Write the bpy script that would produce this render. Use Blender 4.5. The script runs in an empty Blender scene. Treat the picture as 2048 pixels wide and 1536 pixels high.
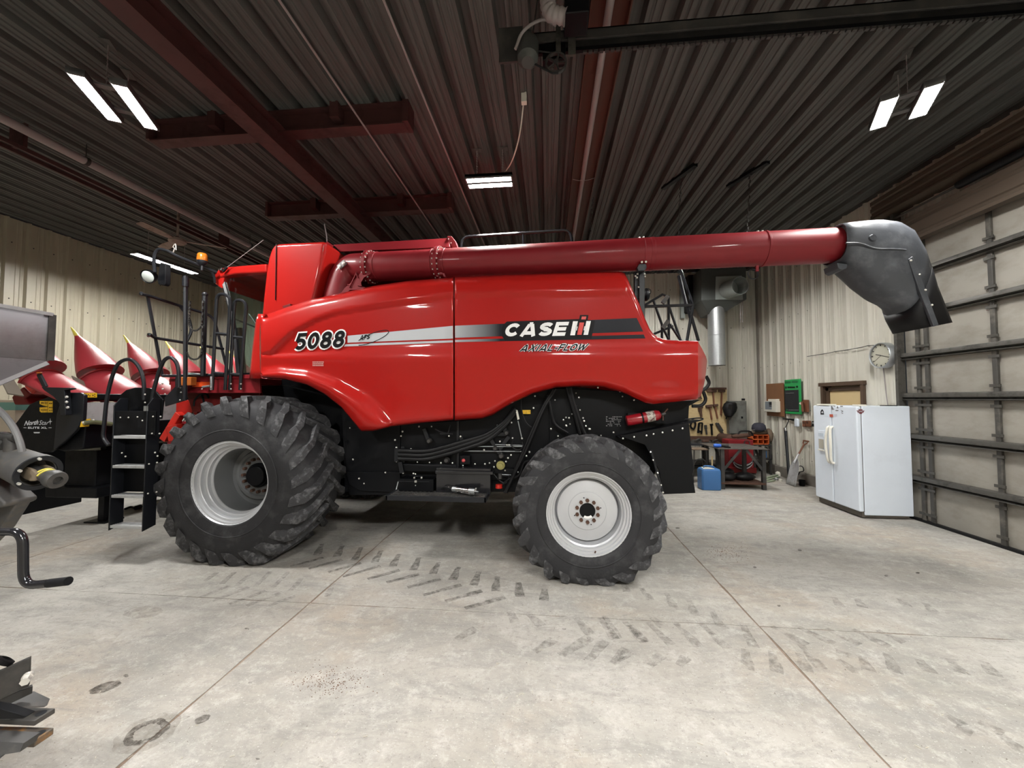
import bpy, bmesh, math, random
from mathutils import Vector, Matrix
random.seed(7)
SC = bpy.context.scene
COL = SC.collection
# ------------------------------------------------------------------ camera
FPX, HCAM = 769.0, 1.79
PSI, PITCH = math.radians(5.35), math.radians(2.25)
FWD = Vector((-math.sin(PSI) * math.cos(PITCH), math.cos(PSI) * math.cos(PITCH), math.sin(PITCH)))
RIGHT = Vector((math.cos(PSI), math.sin(PSI), 0))
UP = RIGHT.cross(FWD)
EYE = Vector((0, 0, HCAM))
cd = bpy.data.cameras.new('camera')
cd.sensor_fit = 'HORIZONTAL'
cd.sensor_width = 36.0
cd.lens = 36.0 * FPX / 2048.0
cd.clip_start = 0.05
cam = bpy.data.objects.new('camera', cd)
COL.objects.link(cam)
cam.matrix_world = Matrix(((RIGHT.x, UP.x, -FWD.x, EYE.x), (RIGHT.y, UP.y, -FWD.y, EYE.y), (RIGHT.z, UP.z, -FWD.z, EYE.z), (0, 0, 0, 1)))
SC.camera = cam
# ------------------------------------------------------------------ world, exposure
w = bpy.data.worlds.new('world')
SC.world = w
w.use_nodes = True
w.node_tree.nodes['Background'].inputs[0].default_value = (0.5, 0.55, 0.6, 1)
w.node_tree.nodes['Background'].inputs[1].default_value = 0.02
SC.view_settings.view_transform = 'Standard'
SC.view_settings.look = 'None'
SC.view_settings.gamma = 1.0
SC.view_settings.use_curve_mapping = False
SC.view_settings.exposure = EXPOSURE = 1.0
LAMP = 230.0            # emission strength of the LED strips
SC.cycles.max_bounces = 6
SC.cycles.diffuse_bounces = 4
SC.cycles.glossy_bounces = 3
SC.cycles.transmission_bounces = 4
SC.cycles.transparent_max_bounces = 8
SC.cycles.sample_clamp_indirect = 6.0
SC.cycles.caustics_reflective = False
SC.cycles.caustics_refractive = False
SC.cycles.use_denoising = True
# room (metres)
XL, XR, YB, YF, ZC = -9.9, 5.45, 10.5, -5.5, 5.15

# ------------------------------------------------------------------ helpers
def ray(px, py):
    return RIGHT * ((px - 1024) / FPX) + UP * ((768 - py) / FPX) + FWD
def aY(px, py, Y):
    d = ray(px, py); return EYE + d * (Y / d.y)
def aX(px, py, X):
    d = ray(px, py); return EYE + d * (X / d.x)
def aZ(px, py, Z):
    d = ray(px, py); return EYE + d * ((Z - HCAM) / d.z)
def LY(pts, Y):
    return [aY(x, y, Y) for x, y in pts]
def V(*a):
    return Vector(a)

def interp(pts, x):
    if x <= pts[0][0]: return pts[0][1]
    for (x0, y0), (x1, y1) in zip(pts, pts[1:]):
        if x <= x1:
            return y0 + (y1 - y0) * (x - x0) / max(x1 - x0, 1e-9)
    return pts[-1][1]

def smoothpath(pts, n=6):
    """Catmull-Rom through 3-D points."""
    P = [Vector(p) for p in pts]
    P = [P[0] * 2 - P[1]] + P + [P[-1] * 2 - P[-2]]
    out = []
    for i in range(1, len(P) - 2):
        a, b, c, d = P[i - 1], P[i], P[i + 1], P[i + 2]
        for k in range(n):
            t = k / n
            out.append(0.5 * (2 * b + (c - a) * t + (2 * a - 5 * b + 4 * c - d) * t * t + (3 * b - a - 3 * c + d) * t ** 3))
    out.append(P[-2])
    return out

def rounded(pts, r, n=5):
    """Polyline with its inner corners rounded."""
    P = [Vector(p) for p in pts]
    out = [P[0]]
    for a, b, c in zip(P, P[1:], P[2:]):
        u, v = (a - b), (c - b)
        q = min(r, u.length * .49, v.length * .49)
        s, e = b + u.normalized() * q, b + v.normalized() * q
        for k in range(n + 1):
            t = k / n
            out.append(s * (1 - t) ** 2 + b * 2 * t * (1 - t) + e * t * t)
    out.append(P[-1])
    return out

BASE = {}
class MB:
    def __init__(self):
        self.v, self.f = [], []
    def add(self, verts, faces):
        o = len(self.v)
        self.v += [Vector(p) for p in verts]
        self.f += [tuple(i + o for i in f) for f in faces]
        return self
    def box(self, lo, hi):
        x0, y0, z0 = lo; x1, y1, z1 = hi
        return self.add([(x0, y0, z0), (x1, y0, z0), (x1, y1, z0), (x0, y1, z0), (x0, y0, z1), (x1, y0, z1), (x1, y1, z1), (x0, y1, z1)],
                        [(0, 3, 2, 1), (4, 5, 6, 7), (0, 1, 5, 4), (1, 2, 6, 5), (2, 3, 7, 6), (3, 0, 4, 7)])
    def beam(self, p0, p1, wd, ht, up=(0, 0, 1)):
        p0, p1 = Vector(p0), Vector(p1)
        d = (p1 - p0).normalized(); up = Vector(up)
        if abs(d.dot(up)) > .99: up = Vector((1, 0, 0))
        s = d.cross(up).normalized() * wd / 2; u = s.cross(d).normalized() * ht / 2
        return self.add([p0 - s - u, p0 + s - u, p0 + s + u, p0 - s + u, p1 - s - u, p1 + s - u, p1 + s + u, p1 - s + u],
                        [(0, 1, 2, 3), (7, 6, 5, 4), (0, 4, 5, 1), (1, 5, 6, 2), (2, 6, 7, 3), (3, 7, 4, 0)])
    def tube(self, pts, r, n=8):
        P = [Vector(p) for p in pts]
        rr = r if isinstance(r, (list, tuple)) else [r] * len(P)
        t0 = (P[1] - P[0]).normalized()
        ref = Vector((0, 0, 1)) if abs(t0.z) < .9 else Vector((1, 0, 0))
        nrm = t0.cross(ref).normalized()
        verts = []
        for i, p in enumerate(P):
            t = (P[min(i + 1, len(P) - 1)] - P[max(i - 1, 0)]).normalized()
            nrm = (nrm - t * nrm.dot(t)).normalized()
            b = t.cross(nrm)
            for k in range(n):
                a = 2 * math.pi * k / n
                verts.append(p + (nrm * math.cos(a) + b * math.sin(a)) * rr[i])
        faces = []
        for i in range(len(P) - 1):
            for k in range(n):
                faces.append((i * n + k, i * n + (k + 1) % n, (i + 1) * n + (k + 1) % n, (i + 1) * n + k))
        faces.append(tuple(reversed(range(n))))
        faces.append(tuple(range((len(P) - 1) * n, len(P) * n)))
        return self.add(verts, faces)
    def cyl(self, p0, p1, r0, r1=None, n=16):
        return self.tube([p0, p1], [r0, r0 if r1 is None else r1], n)
    def sphere(self, c, r, n=8, m=5, scale=(1, 1, 1)):
        c = Vector(c); verts = []; faces = []
        for j in range(1, m):
            th = math.pi * j / m
            for k in range(n):
                a = 2 * math.pi * k / n
                verts.append(c + Vector((r * scale[0] * math.sin(th) * math.cos(a), r * scale[1] * math.sin(th) * math.sin(a), r * scale[2] * math.cos(th))))
        verts += [c + Vector((0, 0, r * scale[2])), c - Vector((0, 0, r * scale[2]))]
        T, B = len(verts) - 2, len(verts) - 1
        for j in range(m - 2):
            for k in range(n):
                faces.append((j * n + k, (j + 1) * n + k, (j + 1) * n + (k + 1) % n, j * n + (k + 1) % n))
        for k in range(n):
            faces.append((T, k, (k + 1) % n)); faces.append((B, (m - 2) * n + (k + 1) % n, (m - 2) * n + k))
        return self.add(verts, faces)
    def prism(self, poly, vec):
        P = [Vector(p) for p in poly]; n = len(P); vec = Vector(vec)
        return self.add(P + [p + vec for p in P], [tuple(range(n)), tuple(reversed(range(n, 2 * n)))] + [(i, i + n, (i + 1) % n + n, (i + 1) % n) for i in range(n)])
    def lathe(self, prof, c, axis, n=48, closed=False):
        """prof: (radius, distance along axis) pairs."""
        c = Vector(c); ax = Vector(axis).normalized()
        ref = Vector((0, 0, 1)) if abs(ax.z) < .9 else Vector((1, 0, 0))
        u = ax.cross(ref).normalized(); v = ax.cross(u)
        verts = []
        for r, h in prof:
            for k in range(n):
                a = 2 * math.pi * k / n
                verts.append(c + ax * h + (u * math.cos(a) + v * math.sin(a)) * max(r, 1e-4))
        m = len(prof); faces = []
        for i in range(m if closed else m - 1):
            j = (i + 1) % m
            for k in range(n):
                faces.append((i * n + k, i * n + (k + 1) % n, j * n + (k + 1) % n, j * n + k))
        return self.add(verts, faces)
    def loft(self, secs, cap=True):
        n = len(secs[0]); verts = [p for s in secs for p in s]; faces = []
        for i in range(len(secs) - 1):
            for k in range(n):
                faces.append((i * n + k, i * n + (k + 1) % n, (i + 1) * n + (k + 1) % n, (i + 1) * n + k))
        if cap:
            faces.append(tuple(reversed(range(n)))); faces.append(tuple(range((len(secs) - 1) * n, len(secs) * n)))
        return self.add(verts, faces)
    def grid(self, rows):
        n = len(rows[0]); m = len(rows)
        return self.add([p for r in rows for p in r], [(i * n + k, i * n + k + 1, (i + 1) * n + k + 1, (i + 1) * n + k) for i in range(m - 1) for k in range(n - 1)])
    def build(self, name, mat, parent=None, angle=35, bevel=0, solid=0, seg=2, recalc=True):
        off = BASE.get(parent.name, Vector()) if parent is not None else Vector()
        me = bpy.data.meshes.new(name)
        me.from_pydata([p - off for p in self.v], [], self.f)
        if recalc:
            bm = bmesh.new(); bm.from_mesh(me)
            bmesh.ops.recalc_face_normals(bm, faces=bm.faces)
            bm.to_mesh(me); bm.free()
        me.polygons.foreach_set('use_smooth', [True] * len(me.polygons))
        me.set_sharp_from_angle(angle=math.radians(angle))
        me.materials.append(mat)
        o = bpy.data.objects.new(name, me)
        COL.objects.link(o)
        if parent is not None:
            o.parent = parent
        BASE[o.name] = off
        if solid:
            s = o.modifiers.new('solid', 'SOLIDIFY'); s.thickness = solid; s.offset = 0
        if bevel:
            b = o.modifiers.new('bevel', 'BEVEL'); b.width = bevel; b.segments = seg; b.limit_method = 'ANGLE'; b.angle_limit = math.radians(40)
            b.harden_normals = True
        return o

def thing(name, label, cat, loc=(0, 0, 0), group=None):
    o = bpy.data.objects.new(name, None)
    o.empty_display_size = .1
    COL.objects.link(o)
    o.location = loc
    BASE[o.name] = Vector(loc)
    o['label'] = label; o['category'] = cat
    if group: o['group'] = group
    return o
def part_empty(name, parent):
    o = bpy.data.objects.new(name, None); COL.objects.link(o); o.parent = parent
    BASE[o.name] = BASE[parent.name]
    return o
def tag(o, label, cat, group=None):
    o['label'] = label; o['category'] = cat
    if group: o['group'] = group
    return o
def structure(o):
    o['kind'] = 'structure'; return o
def stuff(o):
    o['kind'] = 'stuff'; return o
def dup(o, parent=None, delta=None):
    c = o.copy(); COL.objects.link(c); BASE[c.name] = BASE.get(o.name, Vector())
    if parent is not None: c.parent = parent
    if delta is not None: c.location = c.location + Vector(delta)
    for ch in list(o.children): dup(ch, c)
    return c

# ------------------------------------------------------------------ materials
def srgb(r, g, b):
    f = lambda c: (c / 255 / 12.92) if c <= 10 else ((c / 255 + .055) / 1.055) ** 2.4
    return (f(r), f(g), f(b), 1)
def mat(name, col, rough=.5, metal=0, var=.12, scale=6, bump=0, bscale=40, coat=0, dirt=None, dscale=3, dlo=.5, dhi=.75, rvar=.1, spec=.5, stretch=None):
    """Principled material whose colour, roughness and relief are broken up by noise; dirt = a second colour laid on in patches."""
    m = bpy.data.materials.new(name); m.use_nodes = True
    t = m.node_tree; N = t.nodes; Lk = t.links
    b = N['Principled BSDF']
    col = tuple(col) if len(col) == 4 else tuple(col) + (1,)
    tc = N.new('ShaderNodeNewGeometry')
    src = tc.outputs['Position']
    if stretch:
        mp = N.new('ShaderNodeMapping'); mp.inputs['Scale'].default_value = stretch
        Lk.new(src, mp.inputs['Vector']); src = mp.outputs['Vector']
    n = N.new('ShaderNodeTexNoise'); n.inputs['Scale'].default_value = scale; n.inputs['Detail'].default_value = 6
    Lk.new(src, n.inputs['Vector'])
    mx = N.new('ShaderNodeMix'); mx.data_type = 'RGBA'
    mx.inputs['A'].default_value = tuple(c * (1 - var) for c in col[:3]) + (1,)
    mx.inputs['B'].default_value = tuple(min(1, c * (1 + var)) for c in col[:3]) + (1,)
    Lk.new(n.outputs['Fac'], mx.inputs['Factor'])
    out = mx.outputs['Result']
    mr = N.new('ShaderNodeMapRange')
    mr.inputs['To Min'].default_value = max(0, rough - rvar); mr.inputs['To Max'].default_value = min(1, rough + rvar)
    Lk.new(n.outputs['Fac'], mr.inputs['Value'])
    rout = mr.outputs['Result']
    if dirt:
        n2 = N.new('ShaderNodeTexNoise'); n2.inputs['Scale'].default_value = dscale; n2.inputs['Detail'].default_value = 8; n2.inputs['Roughness'].default_value = .65
        Lk.new(src, n2.inputs['Vector'])
        m2 = N.new('ShaderNodeMapRange'); m2.inputs['From Min'].default_value = dlo; m2.inputs['From Max'].default_value = dhi
        Lk.new(n2.outputs['Fac'], m2.inputs['Value'])
        x2 = N.new('ShaderNodeMix'); x2.data_type = 'RGBA'
        x2.inputs['B'].default_value = tuple(dirt) if len(dirt) == 4 else tuple(dirt) + (1,)
        Lk.new(out, x2.inputs['A']); Lk.new(m2.outputs['Result'], x2.inputs['Factor'])
        out = x2.outputs['Result']
        x3 = N.new('ShaderNodeMix'); x3.inputs['B'].default_value = .85
        Lk.new(rout, x3.inputs['A']); Lk.new(m2.outputs['Result'], x3.inputs['Factor'])
        rout = x3.outputs['Result']
    Lk.new(out, b.inputs['Base Color']); Lk.new(rout, b.inputs['Roughness'])
    b.inputs['Metallic'].default_value = metal
    b.inputs['Specular IOR Level'].default_value = spec
    if coat:
        b.inputs['Coat Weight'].default_value = coat; b.inputs['Coat Roughness'].default_value = .06
    if bump:
        n3 = N.new('ShaderNodeTexNoise'); n3.inputs['Scale'].default_value = bscale; n3.inputs['Detail'].default_value = 5
        Lk.new(src, n3.inputs['Vector'])
        bp = N.new('ShaderNodeBump'); bp.inputs['Strength'].default_value = bump; bp.inputs['Distance'].default_value = .01
        Lk.new(n3.outputs['Fac'], bp.inputs['Height']); Lk.new(bp.outputs['Normal'], b.inputs['Normal'])
    return m
def emat(name, col, strength):
    m = bpy.data.materials.new(name); m.use_nodes = True
    t = m.node_tree; t.nodes.clear()
    e = t.nodes.new('ShaderNodeEmission'); o = t.nodes.new('ShaderNodeOutputMaterial')
    e.inputs[0].default_value = tuple(col) + (1,); e.inputs[1].default_value = strength
    t.links.new(e.outputs[0], o.inputs[0]); return m

M = {}
M['red'] = mat('red_paint', (.37, .0105, .008), .35, coat=.5, var=.03, scale=1.5, rvar=.04, spec=.12)
M['dullred'] = mat('weathered_red_paint', (.20, .012, .017), .45, coat=.15, var=.12, rvar=.08, spec=.25)
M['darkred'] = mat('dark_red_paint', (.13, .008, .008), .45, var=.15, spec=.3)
M['brightred'] = mat('red_part_paint', (.5, .02, .012), .4, var=.1)
M['snout'] = mat('sunfaded_red_plastic', (.34, .035, .045), .38, var=.12, scale=2, dirt=(.5, .2, .2), dscale=2.5, dlo=.62, dhi=.9)
M['black'] = mat('black_paint', (.003, .0034, .0046), .45, var=.3, dirt=(.007, .007, .008), dscale=4, spec=.18)
M['satin'] = mat('satin_black_steel', (.010, .011, .014), .38, var=.2, spec=.35)
M['gloss'] = mat('gloss_black_paint', (.012, .012, .014), .15, var=.1)
M['hose'] = mat('black_hose_rubber', (.006, .006, .007), .5, var=.2, spec=.3)
M['rubber'] = mat('tyre_rubber', (.025, .025, .0275), .7, var=.25, bump=.2, bscale=50, dirt=(.085, .085, .088), dscale=5, dlo=.50, dhi=.85, spec=.3)
M['tread'] = mat('scuffed_tread_rubber', (.042, .042, .045), .75, var=.35, scale=12, bump=.3, bscale=60, dirt=(.17, .17, .175), dscale=14, dlo=.5, dhi=.72, spec=.3)
M['boot'] = mat('grey_rubber_spout', (.055, .060, .070), .5, var=.2, scale=4, dirt=(.17, .18, .20), dscale=3.5, dlo=.48, dhi=.8, bump=.2, bscale=12)
M['rim'] = mat('silver_rim_paint', (.52, .53, .55), .38, metal=.25, var=.05)
M['steel'] = mat('galvanised_steel', (.42, .44, .45), .42, metal=.8, var=.15, scale=30)
M['zinc'] = mat('zinc_bolt', (.75, .73, .68), .35, metal=.6, var=.1)
M['chrome'] = mat('chrome', (.8, .8, .8), .12, metal=1, var=.03)
M['rust'] = mat('rusty_steel', (.09, .045, .03), .8, metal=.2, var=.3, scale=20, bump=.3, bscale=80)
M['darksteel'] = mat('dark_worn_steel', (.042, .041, .040), .5, metal=.3, var=.3, scale=14, dirt=(.10, .09, .08), dscale=6)
M['greysheet'] = mat('grey_sheet_steel', (.30, .29, .31), .42, metal=.25, var=.06, scale=3, dirt=(.22, .21, .2), dscale=4)
M['white'] = mat('white_enamel', (.70, .76, .84), .32, var=.03, dirt=(.60, .65, .72), dscale=2, dlo=.6, dhi=1)
M['alu'] = mat('aluminium', (.50, .51, .52), .42, metal=.35, var=.12, dirt=(.34, .33, .31), dscale=8)
M['cream'] = mat('cream_plastic', (.72, .70, .62), .4, var=.05)
M['whitepaint'] = mat('white_print', (.85, .85, .85), .4, var=.02)
M['silver'] = mat('silver_print', (.55, .57, .60), .4, var=.02)
M['blackprint'] = mat('black_print', (.006, .006, .007), .45, var=.05, spec=.15)
M['navyprint'] = mat('dark_stripe_print', (.010, .011, .015), .45, var=.05, spec=.15)
M['riminner'] = mat('shaded_dusty_rim', (.17, .175, .18), .55, metal=.1, var=.12, dirt=(.12, .12, .12), dscale=2)  # shade inside the deep rim painted in as darker grey, along with dust
M['redprint'] = mat('red_print', (.6, .03, .02), .35, var=.03)
M['yellow'] = mat('yellow_plastic', (.70, .60, .10), .45, var=.08)
M['yellowdecal'] = mat('yellow_decal', (.75, .45, .02), .45, var=.1, dirt=(.25, .16, .03), dscale=30)
M['orange'] = mat('orange_lens', (.36, .10, .02), .25, var=.15)
M['reflector'] = mat('red_orange_reflector', (.95, .10, .02), .35, var=.08)
M['blue'] = mat('blue_plastic', (.045, .15, .36), .45, var=.1)
M['wood'] = mat('plywood', (.55, .42, .22), .7, var=.2, scale=5, stretch=(1, 1, 6), dirt=(.35, .24, .11), dscale=5)
M['brownwood'] = mat('brown_board', (.22, .10, .045), .6, var=.2, stretch=(1, 1, .3), scale=20)
M['oldwood'] = mat('weathered_timber', (.16, .115, .08), .85, var=.35, scale=12, stretch=(1, 3, 5))
M['green'] = mat('green_board_print', (.02, .34, .09), .4, var=.05)
M['chalk'] = mat('black_chalkboard', (.014, .016, .02), .6, var=.2)
M['brown'] = mat('brown_plastic', (.16, .06, .03), .45, var=.15)
M['greybox'] = mat('grey_enamel_box', (.15, .155, .14), .5, var=.12, dirt=(.08, .075, .065), dscale=5)
M['duct'] = mat('grey_duct_paint', (.055, .06, .057), .5, var=.15)
M['ductlight'] = mat('pale_duct_sheet', (.25, .28, .265), .5, var=.08)
M['beamred'] = mat('red_oxide_steel', (.055, .018, .017), .55, var=.25, scale=5, dirt=(.04, .015, .014), dscale=3)
M['primer'] = mat('orange_brown_primer', (.075, .026, .016), .55, var=.2, scale=4)
M['pvc'] = mat('dusty_conduit', (.27, .24, .24), .5, var=.15)
M['fan'] = mat('dusty_fan_blade', (.26, .21, .18), .55, var=.3, dirt=(.12, .09, .07), dscale=8)
M['lampbody'] = mat('white_lamp_housing', (.7, .7, .68), .4, var=.05)
M['oilrag'] = mat('dirty_cloth', (.10, .07, .045), .9, var=.4, scale=18, bump=.4, bscale=60)
M['lampgrey'] = mat('grey_lamp_back', (.12, .12, .12), .5)
M['led'] = emat('led_strip', (1.0, .985, .95), LAMP)
def clear_glass(nm, tint, refl):
    m = bpy.data.materials.new(nm); m.use_nodes = True
    t = m.node_tree; t.nodes.clear(); N = t.nodes; L_ = t.links
    o = N.new('ShaderNodeOutputMaterial'); mx = N.new('ShaderNodeMixShader'); tr = N.new('ShaderNodeBsdfTransparent'); gl = N.new('ShaderNodeBsdfGlossy'); fr = N.new('ShaderNodeLayerWeight')
    tr.inputs[0].default_value = tint + (1,); gl.inputs['Roughness'].default_value = .02; fr.inputs[0].default_value = refl
    mr = N.new('ShaderNodeMapRange'); mr.inputs['To Min'].default_value = .05; mr.inputs['To Max'].default_value = .6; L_.new(fr.outputs[1], mr.inputs['Value']); L_.new(mr.outputs[0], mx.inputs[0]); L_.new(tr.outputs[0], mx.inputs[1]); L_.new(gl.outputs[0], mx.inputs[2]); L_.new(mx.outputs[0], o.inputs[0])
    return m
M['glass'] = clear_glass('cab_glass', (.86, .93, .90), .25)
M['clearglass'] = clear_glass('clock_glass', (.97, .97, .97), .15)
# ------------------------------------------------------------------ room: floor
def floor_material():
    m = bpy.data.materials.new('dusty_concrete'); m.use_nodes = True
    t = m.node_tree; N = t.nodes; Lk = t.links; b = N['Principled BSDF']
    g = N.new('ShaderNodeNewGeometry'); P = g.outputs['Position']
    def noise(scale, detail=6, rough=.6, stretch=None, dist=0):
        n = N.new('ShaderNodeTexNoise'); n.inputs['Scale'].default_value = scale; n.inputs['Detail'].default_value = detail; n.inputs['Roughness'].default_value = rough
        n.inputs['Distortion'].default_value = dist
        s = P
        if stretch:
            mp = N.new('ShaderNodeMapping'); mp.inputs['Scale'].default_value = stretch; Lk.new(P, mp.inputs['Vector']); s = mp.outputs['Vector']
        Lk.new(s, n.inputs['Vector']); return n.outputs['Fac']
    def ramp(fac, lo, hi):
        r = N.new('ShaderNodeMapRange'); r.inputs['From Min'].default_value = lo; r.inputs['From Max'].default_value = hi
        Lk.new(fac, r.inputs['Value']); return r.outputs['Result']
    def mix(a, bcol, fac):
        x = N.new('ShaderNodeMix'); x.data_type = 'RGBA'
        if isinstance(a, tuple): x.inputs['A'].default_value = a
        else: Lk.new(a, x.inputs['A'])
        x.inputs['B'].default_value = bcol
        Lk.new(fac, x.inputs['Factor']); return x.outputs['Result']
    c = mix((.34, .318, .283, 1), (.43, .412, .375, 1), ramp(noise(.55, 6), .40, .60))
    c = mix(c, (.255, .25, .235, 1), ramp(noise(.9, 10, .74, (.7, 1.5, 1), .4), .47, .70))
    c = mix(c, (.40, .325, .25, 1), ramp(noise(.75, 6, .6, (1, 1.1, 1)), .52, .80))
    c = mix(c, (.24, .232, .215, 1), ramp(noise(3.5, 14, .82, (.5, 1.6, 1), .7), .49, .68))
    c = mix(c, (.50, .48, .445, 1), ramp(noise(6.5, 14, .84), .50, .68))
    c = mix(c, (.25, .235, .21, 1), ramp(noise(22, 9, .85), .52, .68))
    c = mix(c, (.12, .10, .085, 1), ramp(noise(55, 3, .6), .66, .73))
    c = mix(c, (.58, .565, .535, 1), ramp(noise(70, 3, .6, (1, 1.6, 1)), .63, .72))
    Lk.new(c, b.inputs['Base Color'])
    b.inputs['Roughness'].default_value = .8; b.inputs['Specular IOR Level'].default_value = .3
    n3 = noise(60, 8, .7)
    bp = N.new('ShaderNodeBump'); bp.inputs['Strength'].default_value = .25; bp.inputs['Distance'].default_value = .006
    Lk.new(n3, bp.inputs['Height']); Lk.new(bp.outputs['Normal'], b.inputs['Normal'])
    return m
M['concrete'] = floor_material()
M['jointdirt'] = mat('joint_dirt', (.20, .145, .11), .95, var=.4, scale=14, dirt=(.31, .26, .21), dscale=3)
M['curb'] = mat('concrete_curb', (.20, .18, .155), .85, var=.2, dirt=(.10, .09, .075), dscale=3, bump=.3)
fl = structure(MB().box((XL - .3, YF - .3, -.25), (XR + .3, YB + .3, -.004)).build('floor', M['jointdirt']))
def wobble(a, b, n=26, amp=.005):
    return [Vector(a).lerp(Vector(b), k / n) + Vector((random.uniform(-amp, amp), random.uniform(-amp, amp), 0)) for k in range(n)]
xs = [XL - .2, -5.85, -2.09, 1.65, XR + .2]
ys = [YF - .2, -.6, 3.27, 7.2, YB + .2]
for i in range(4):
    for j in range(4):
        g = .008; gy = .0035
        x0, x1, y0, y1 = xs[i] + g, xs[i + 1] - g, ys[j] + gy, ys[j + 1] - gy
        if j == 3 or j == 0: pass
        poly = wobble((x0, y0, 0), (x1, y0, 0)) + wobble((x1, y0, 0), (x1, y1, 0)) + wobble((x1, y1, 0), (x0, y1, 0)) + wobble((x0, y1, 0), (x0, y0, 0))
        MB().prism([p + Vector((0, 0, -.03)) for p in poly], (0, 0, .03)).build('slab', M['concrete'], fl)

# ------------------------------------------------------------------ room: corrugated walls and ceiling
def wall_mat(name, col, streak):
    m = mat(name, col, .45, var=.07, scale=1.2, stretch=(3, 3, .25), dirt=streak, dscale=3, dlo=.55, dhi=.95)
    return m
M['wall'] = wall_mat('beige_ribbed_steel', (.40, .365, .28), (.24, .21, .155))
M['wallr'] = wall_mat('pale_ribbed_steel', (.55, .53, .46), (.33, .30, .24))
M['ceil'] = mat('sooty_ribbed_steel', (.100, .104, .099), .6, spec=.2, var=.3, scale=3, stretch=(14, .35, 1), dirt=(.050, .047, .044), dscale=2, dlo=.45, dhi=.75)
RIB = [(.0, 0), (.10, 0), (.108, .006), (.122, .006), (.13, 0), (.165, 0), (.173, .006), (.187, .006), (.195, 0), (.225, 0), (.25, .042), (.28, .042)]
def corr(a0, a1, per=.305, prof=RIB, hs=1.0):
    out = []; a = a0
    while a < a1:
        for u, h in prof:
            if a + u * per / .305 <= a1: out.append((a + u * per / .305, h * hs))
        a += per
    out.append((a1, out[-1][1]))
    return out
def wall_x(mb, X, y0, y1, z0, z1, s):      # wall in the plane x = X, ribs stand out along s
    pr = corr(y0, y1); n = len(pr)
    mb.grid([[V(X + s * h, y, z0) for y, h in pr], [V(X + s * h, y, z1) for y, h in pr]])
def wall_y(mb, Y, x0, x1, z0, z1, s):
    pr = corr(x0, x1)
    mb.grid([[V(x, Y + s * h, z0) for x, h in pr], [V(x, Y + s * h, z1) for x, h in pr]])
b = MB(); wall_x(b, XL, YF, YB, 0, ZC, 1); WL_ = structure(b.build('wall_left', M['wall'], angle=15, recalc=False))
b = MB(); wall_y(b, YB, XL, XR, 0, ZC, -1); WB_ = structure(b.build('wall_back', M['wallr'], angle=15, recalc=False))
DY0, DY1, DZ = -.25, 6.42, 4.27            # garage door opening
WY0, WY1, WZ = 7.22, 8.14, 2.04            # walk door opening
b = MB(); wall_x(b, XR, DY1 + .03, WY0, 0, ZC, -1); wall_x(b, XR, WY1, YB, 0, ZC, -1); wall_x(b, XR, WY0, WY1, WZ, ZC, -1)
wall_x(b, XR, YF, DY0, 0, ZC, -1); wall_x(b, XR, DY0, DY1 + .03, DZ, ZC, -1)
WR_ = structure(b.build('wall_right', M['wallr'], angle=15, recalc=False))
sc1, sc2, sc3 = MB(), MB(), MB()
for z in (.5, 1.55, 2.6, 3.65, 4.7):
    for k in range(54):
        y = YF + .305 * k + .04
        if y < YB: sc1.sphere((XL + .002, y, z), .012, 5, 4)
        if 8.3 < y < YB or 6.6 < y < 7.1: sc3.sphere((XR - .002, y, z), .012, 5, 4)
    for k in range(50):
        x = XL + .305 * k + .04
        if x < XR: sc2.sphere((x, YB - .002, z), .012, 5, 4)
for sc_, w_ in ((sc1, WL_), (sc2, WB_), (sc3, WR_)): stuff(sc_.build('sheet_screws', M['darksteel'], w_))
b = MB(); wall_y(b, YF, XL, XR, 0, ZC, 1); structure(b.build('wall_front', M['wall'], angle=15, recalc=False))
CEI = [(.0, .10), (.07, .10), (.09, .0), (.125, 0), (.132, .012), (.15, .012), (.157, 0), (.20, 0), (.207, .012), (.225, .012), (.232, 0), (.285, 0)]
pr = corr(XL, XR, .305, CEI)
structure(MB().grid([[V(x, YF, ZC + h) for x, h in pr], [V(x, YB, ZC + h) for x, h in pr]]).build('ceiling', M['ceil'], angle=15, recalc=False))
# unseen outer shell keeps stray light out behind the thin sheets
structure(MB().box((XL - .4, YF - .4, ZC + .14), (XR + .4, YB + .4, ZC + .24)).build('light_block_shell', M['beamred']))
b = MB()
b.box((XR - .07, WY1 + .02, 0), (XR + .02, YB, .22)); b.box((XR - .07, DY1 + .03, 0), (XR + .02, WY0 - .02, .22))
structure(b.build('baseboard_right', M['curb'], bevel=.012))
structure(MB().box((XL, YB - .07, 0), (XR - .07, YB + .02, .22)).build('baseboard_back', M['curb'], bevel=.012))
structure(MB().box((XL - .02, YF, 0), (XL + .07, YB - .07, .22)).build('baseboard_left', M['curb'], bevel=.012))
structure(MB().box((XR - .05, YB - .05, .22), (XR + .01, YB + .01, ZC)).build('shaded_corner_trim', M['curb']))  # trim coloured darker than the walls to paint in the corner's shade

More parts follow.
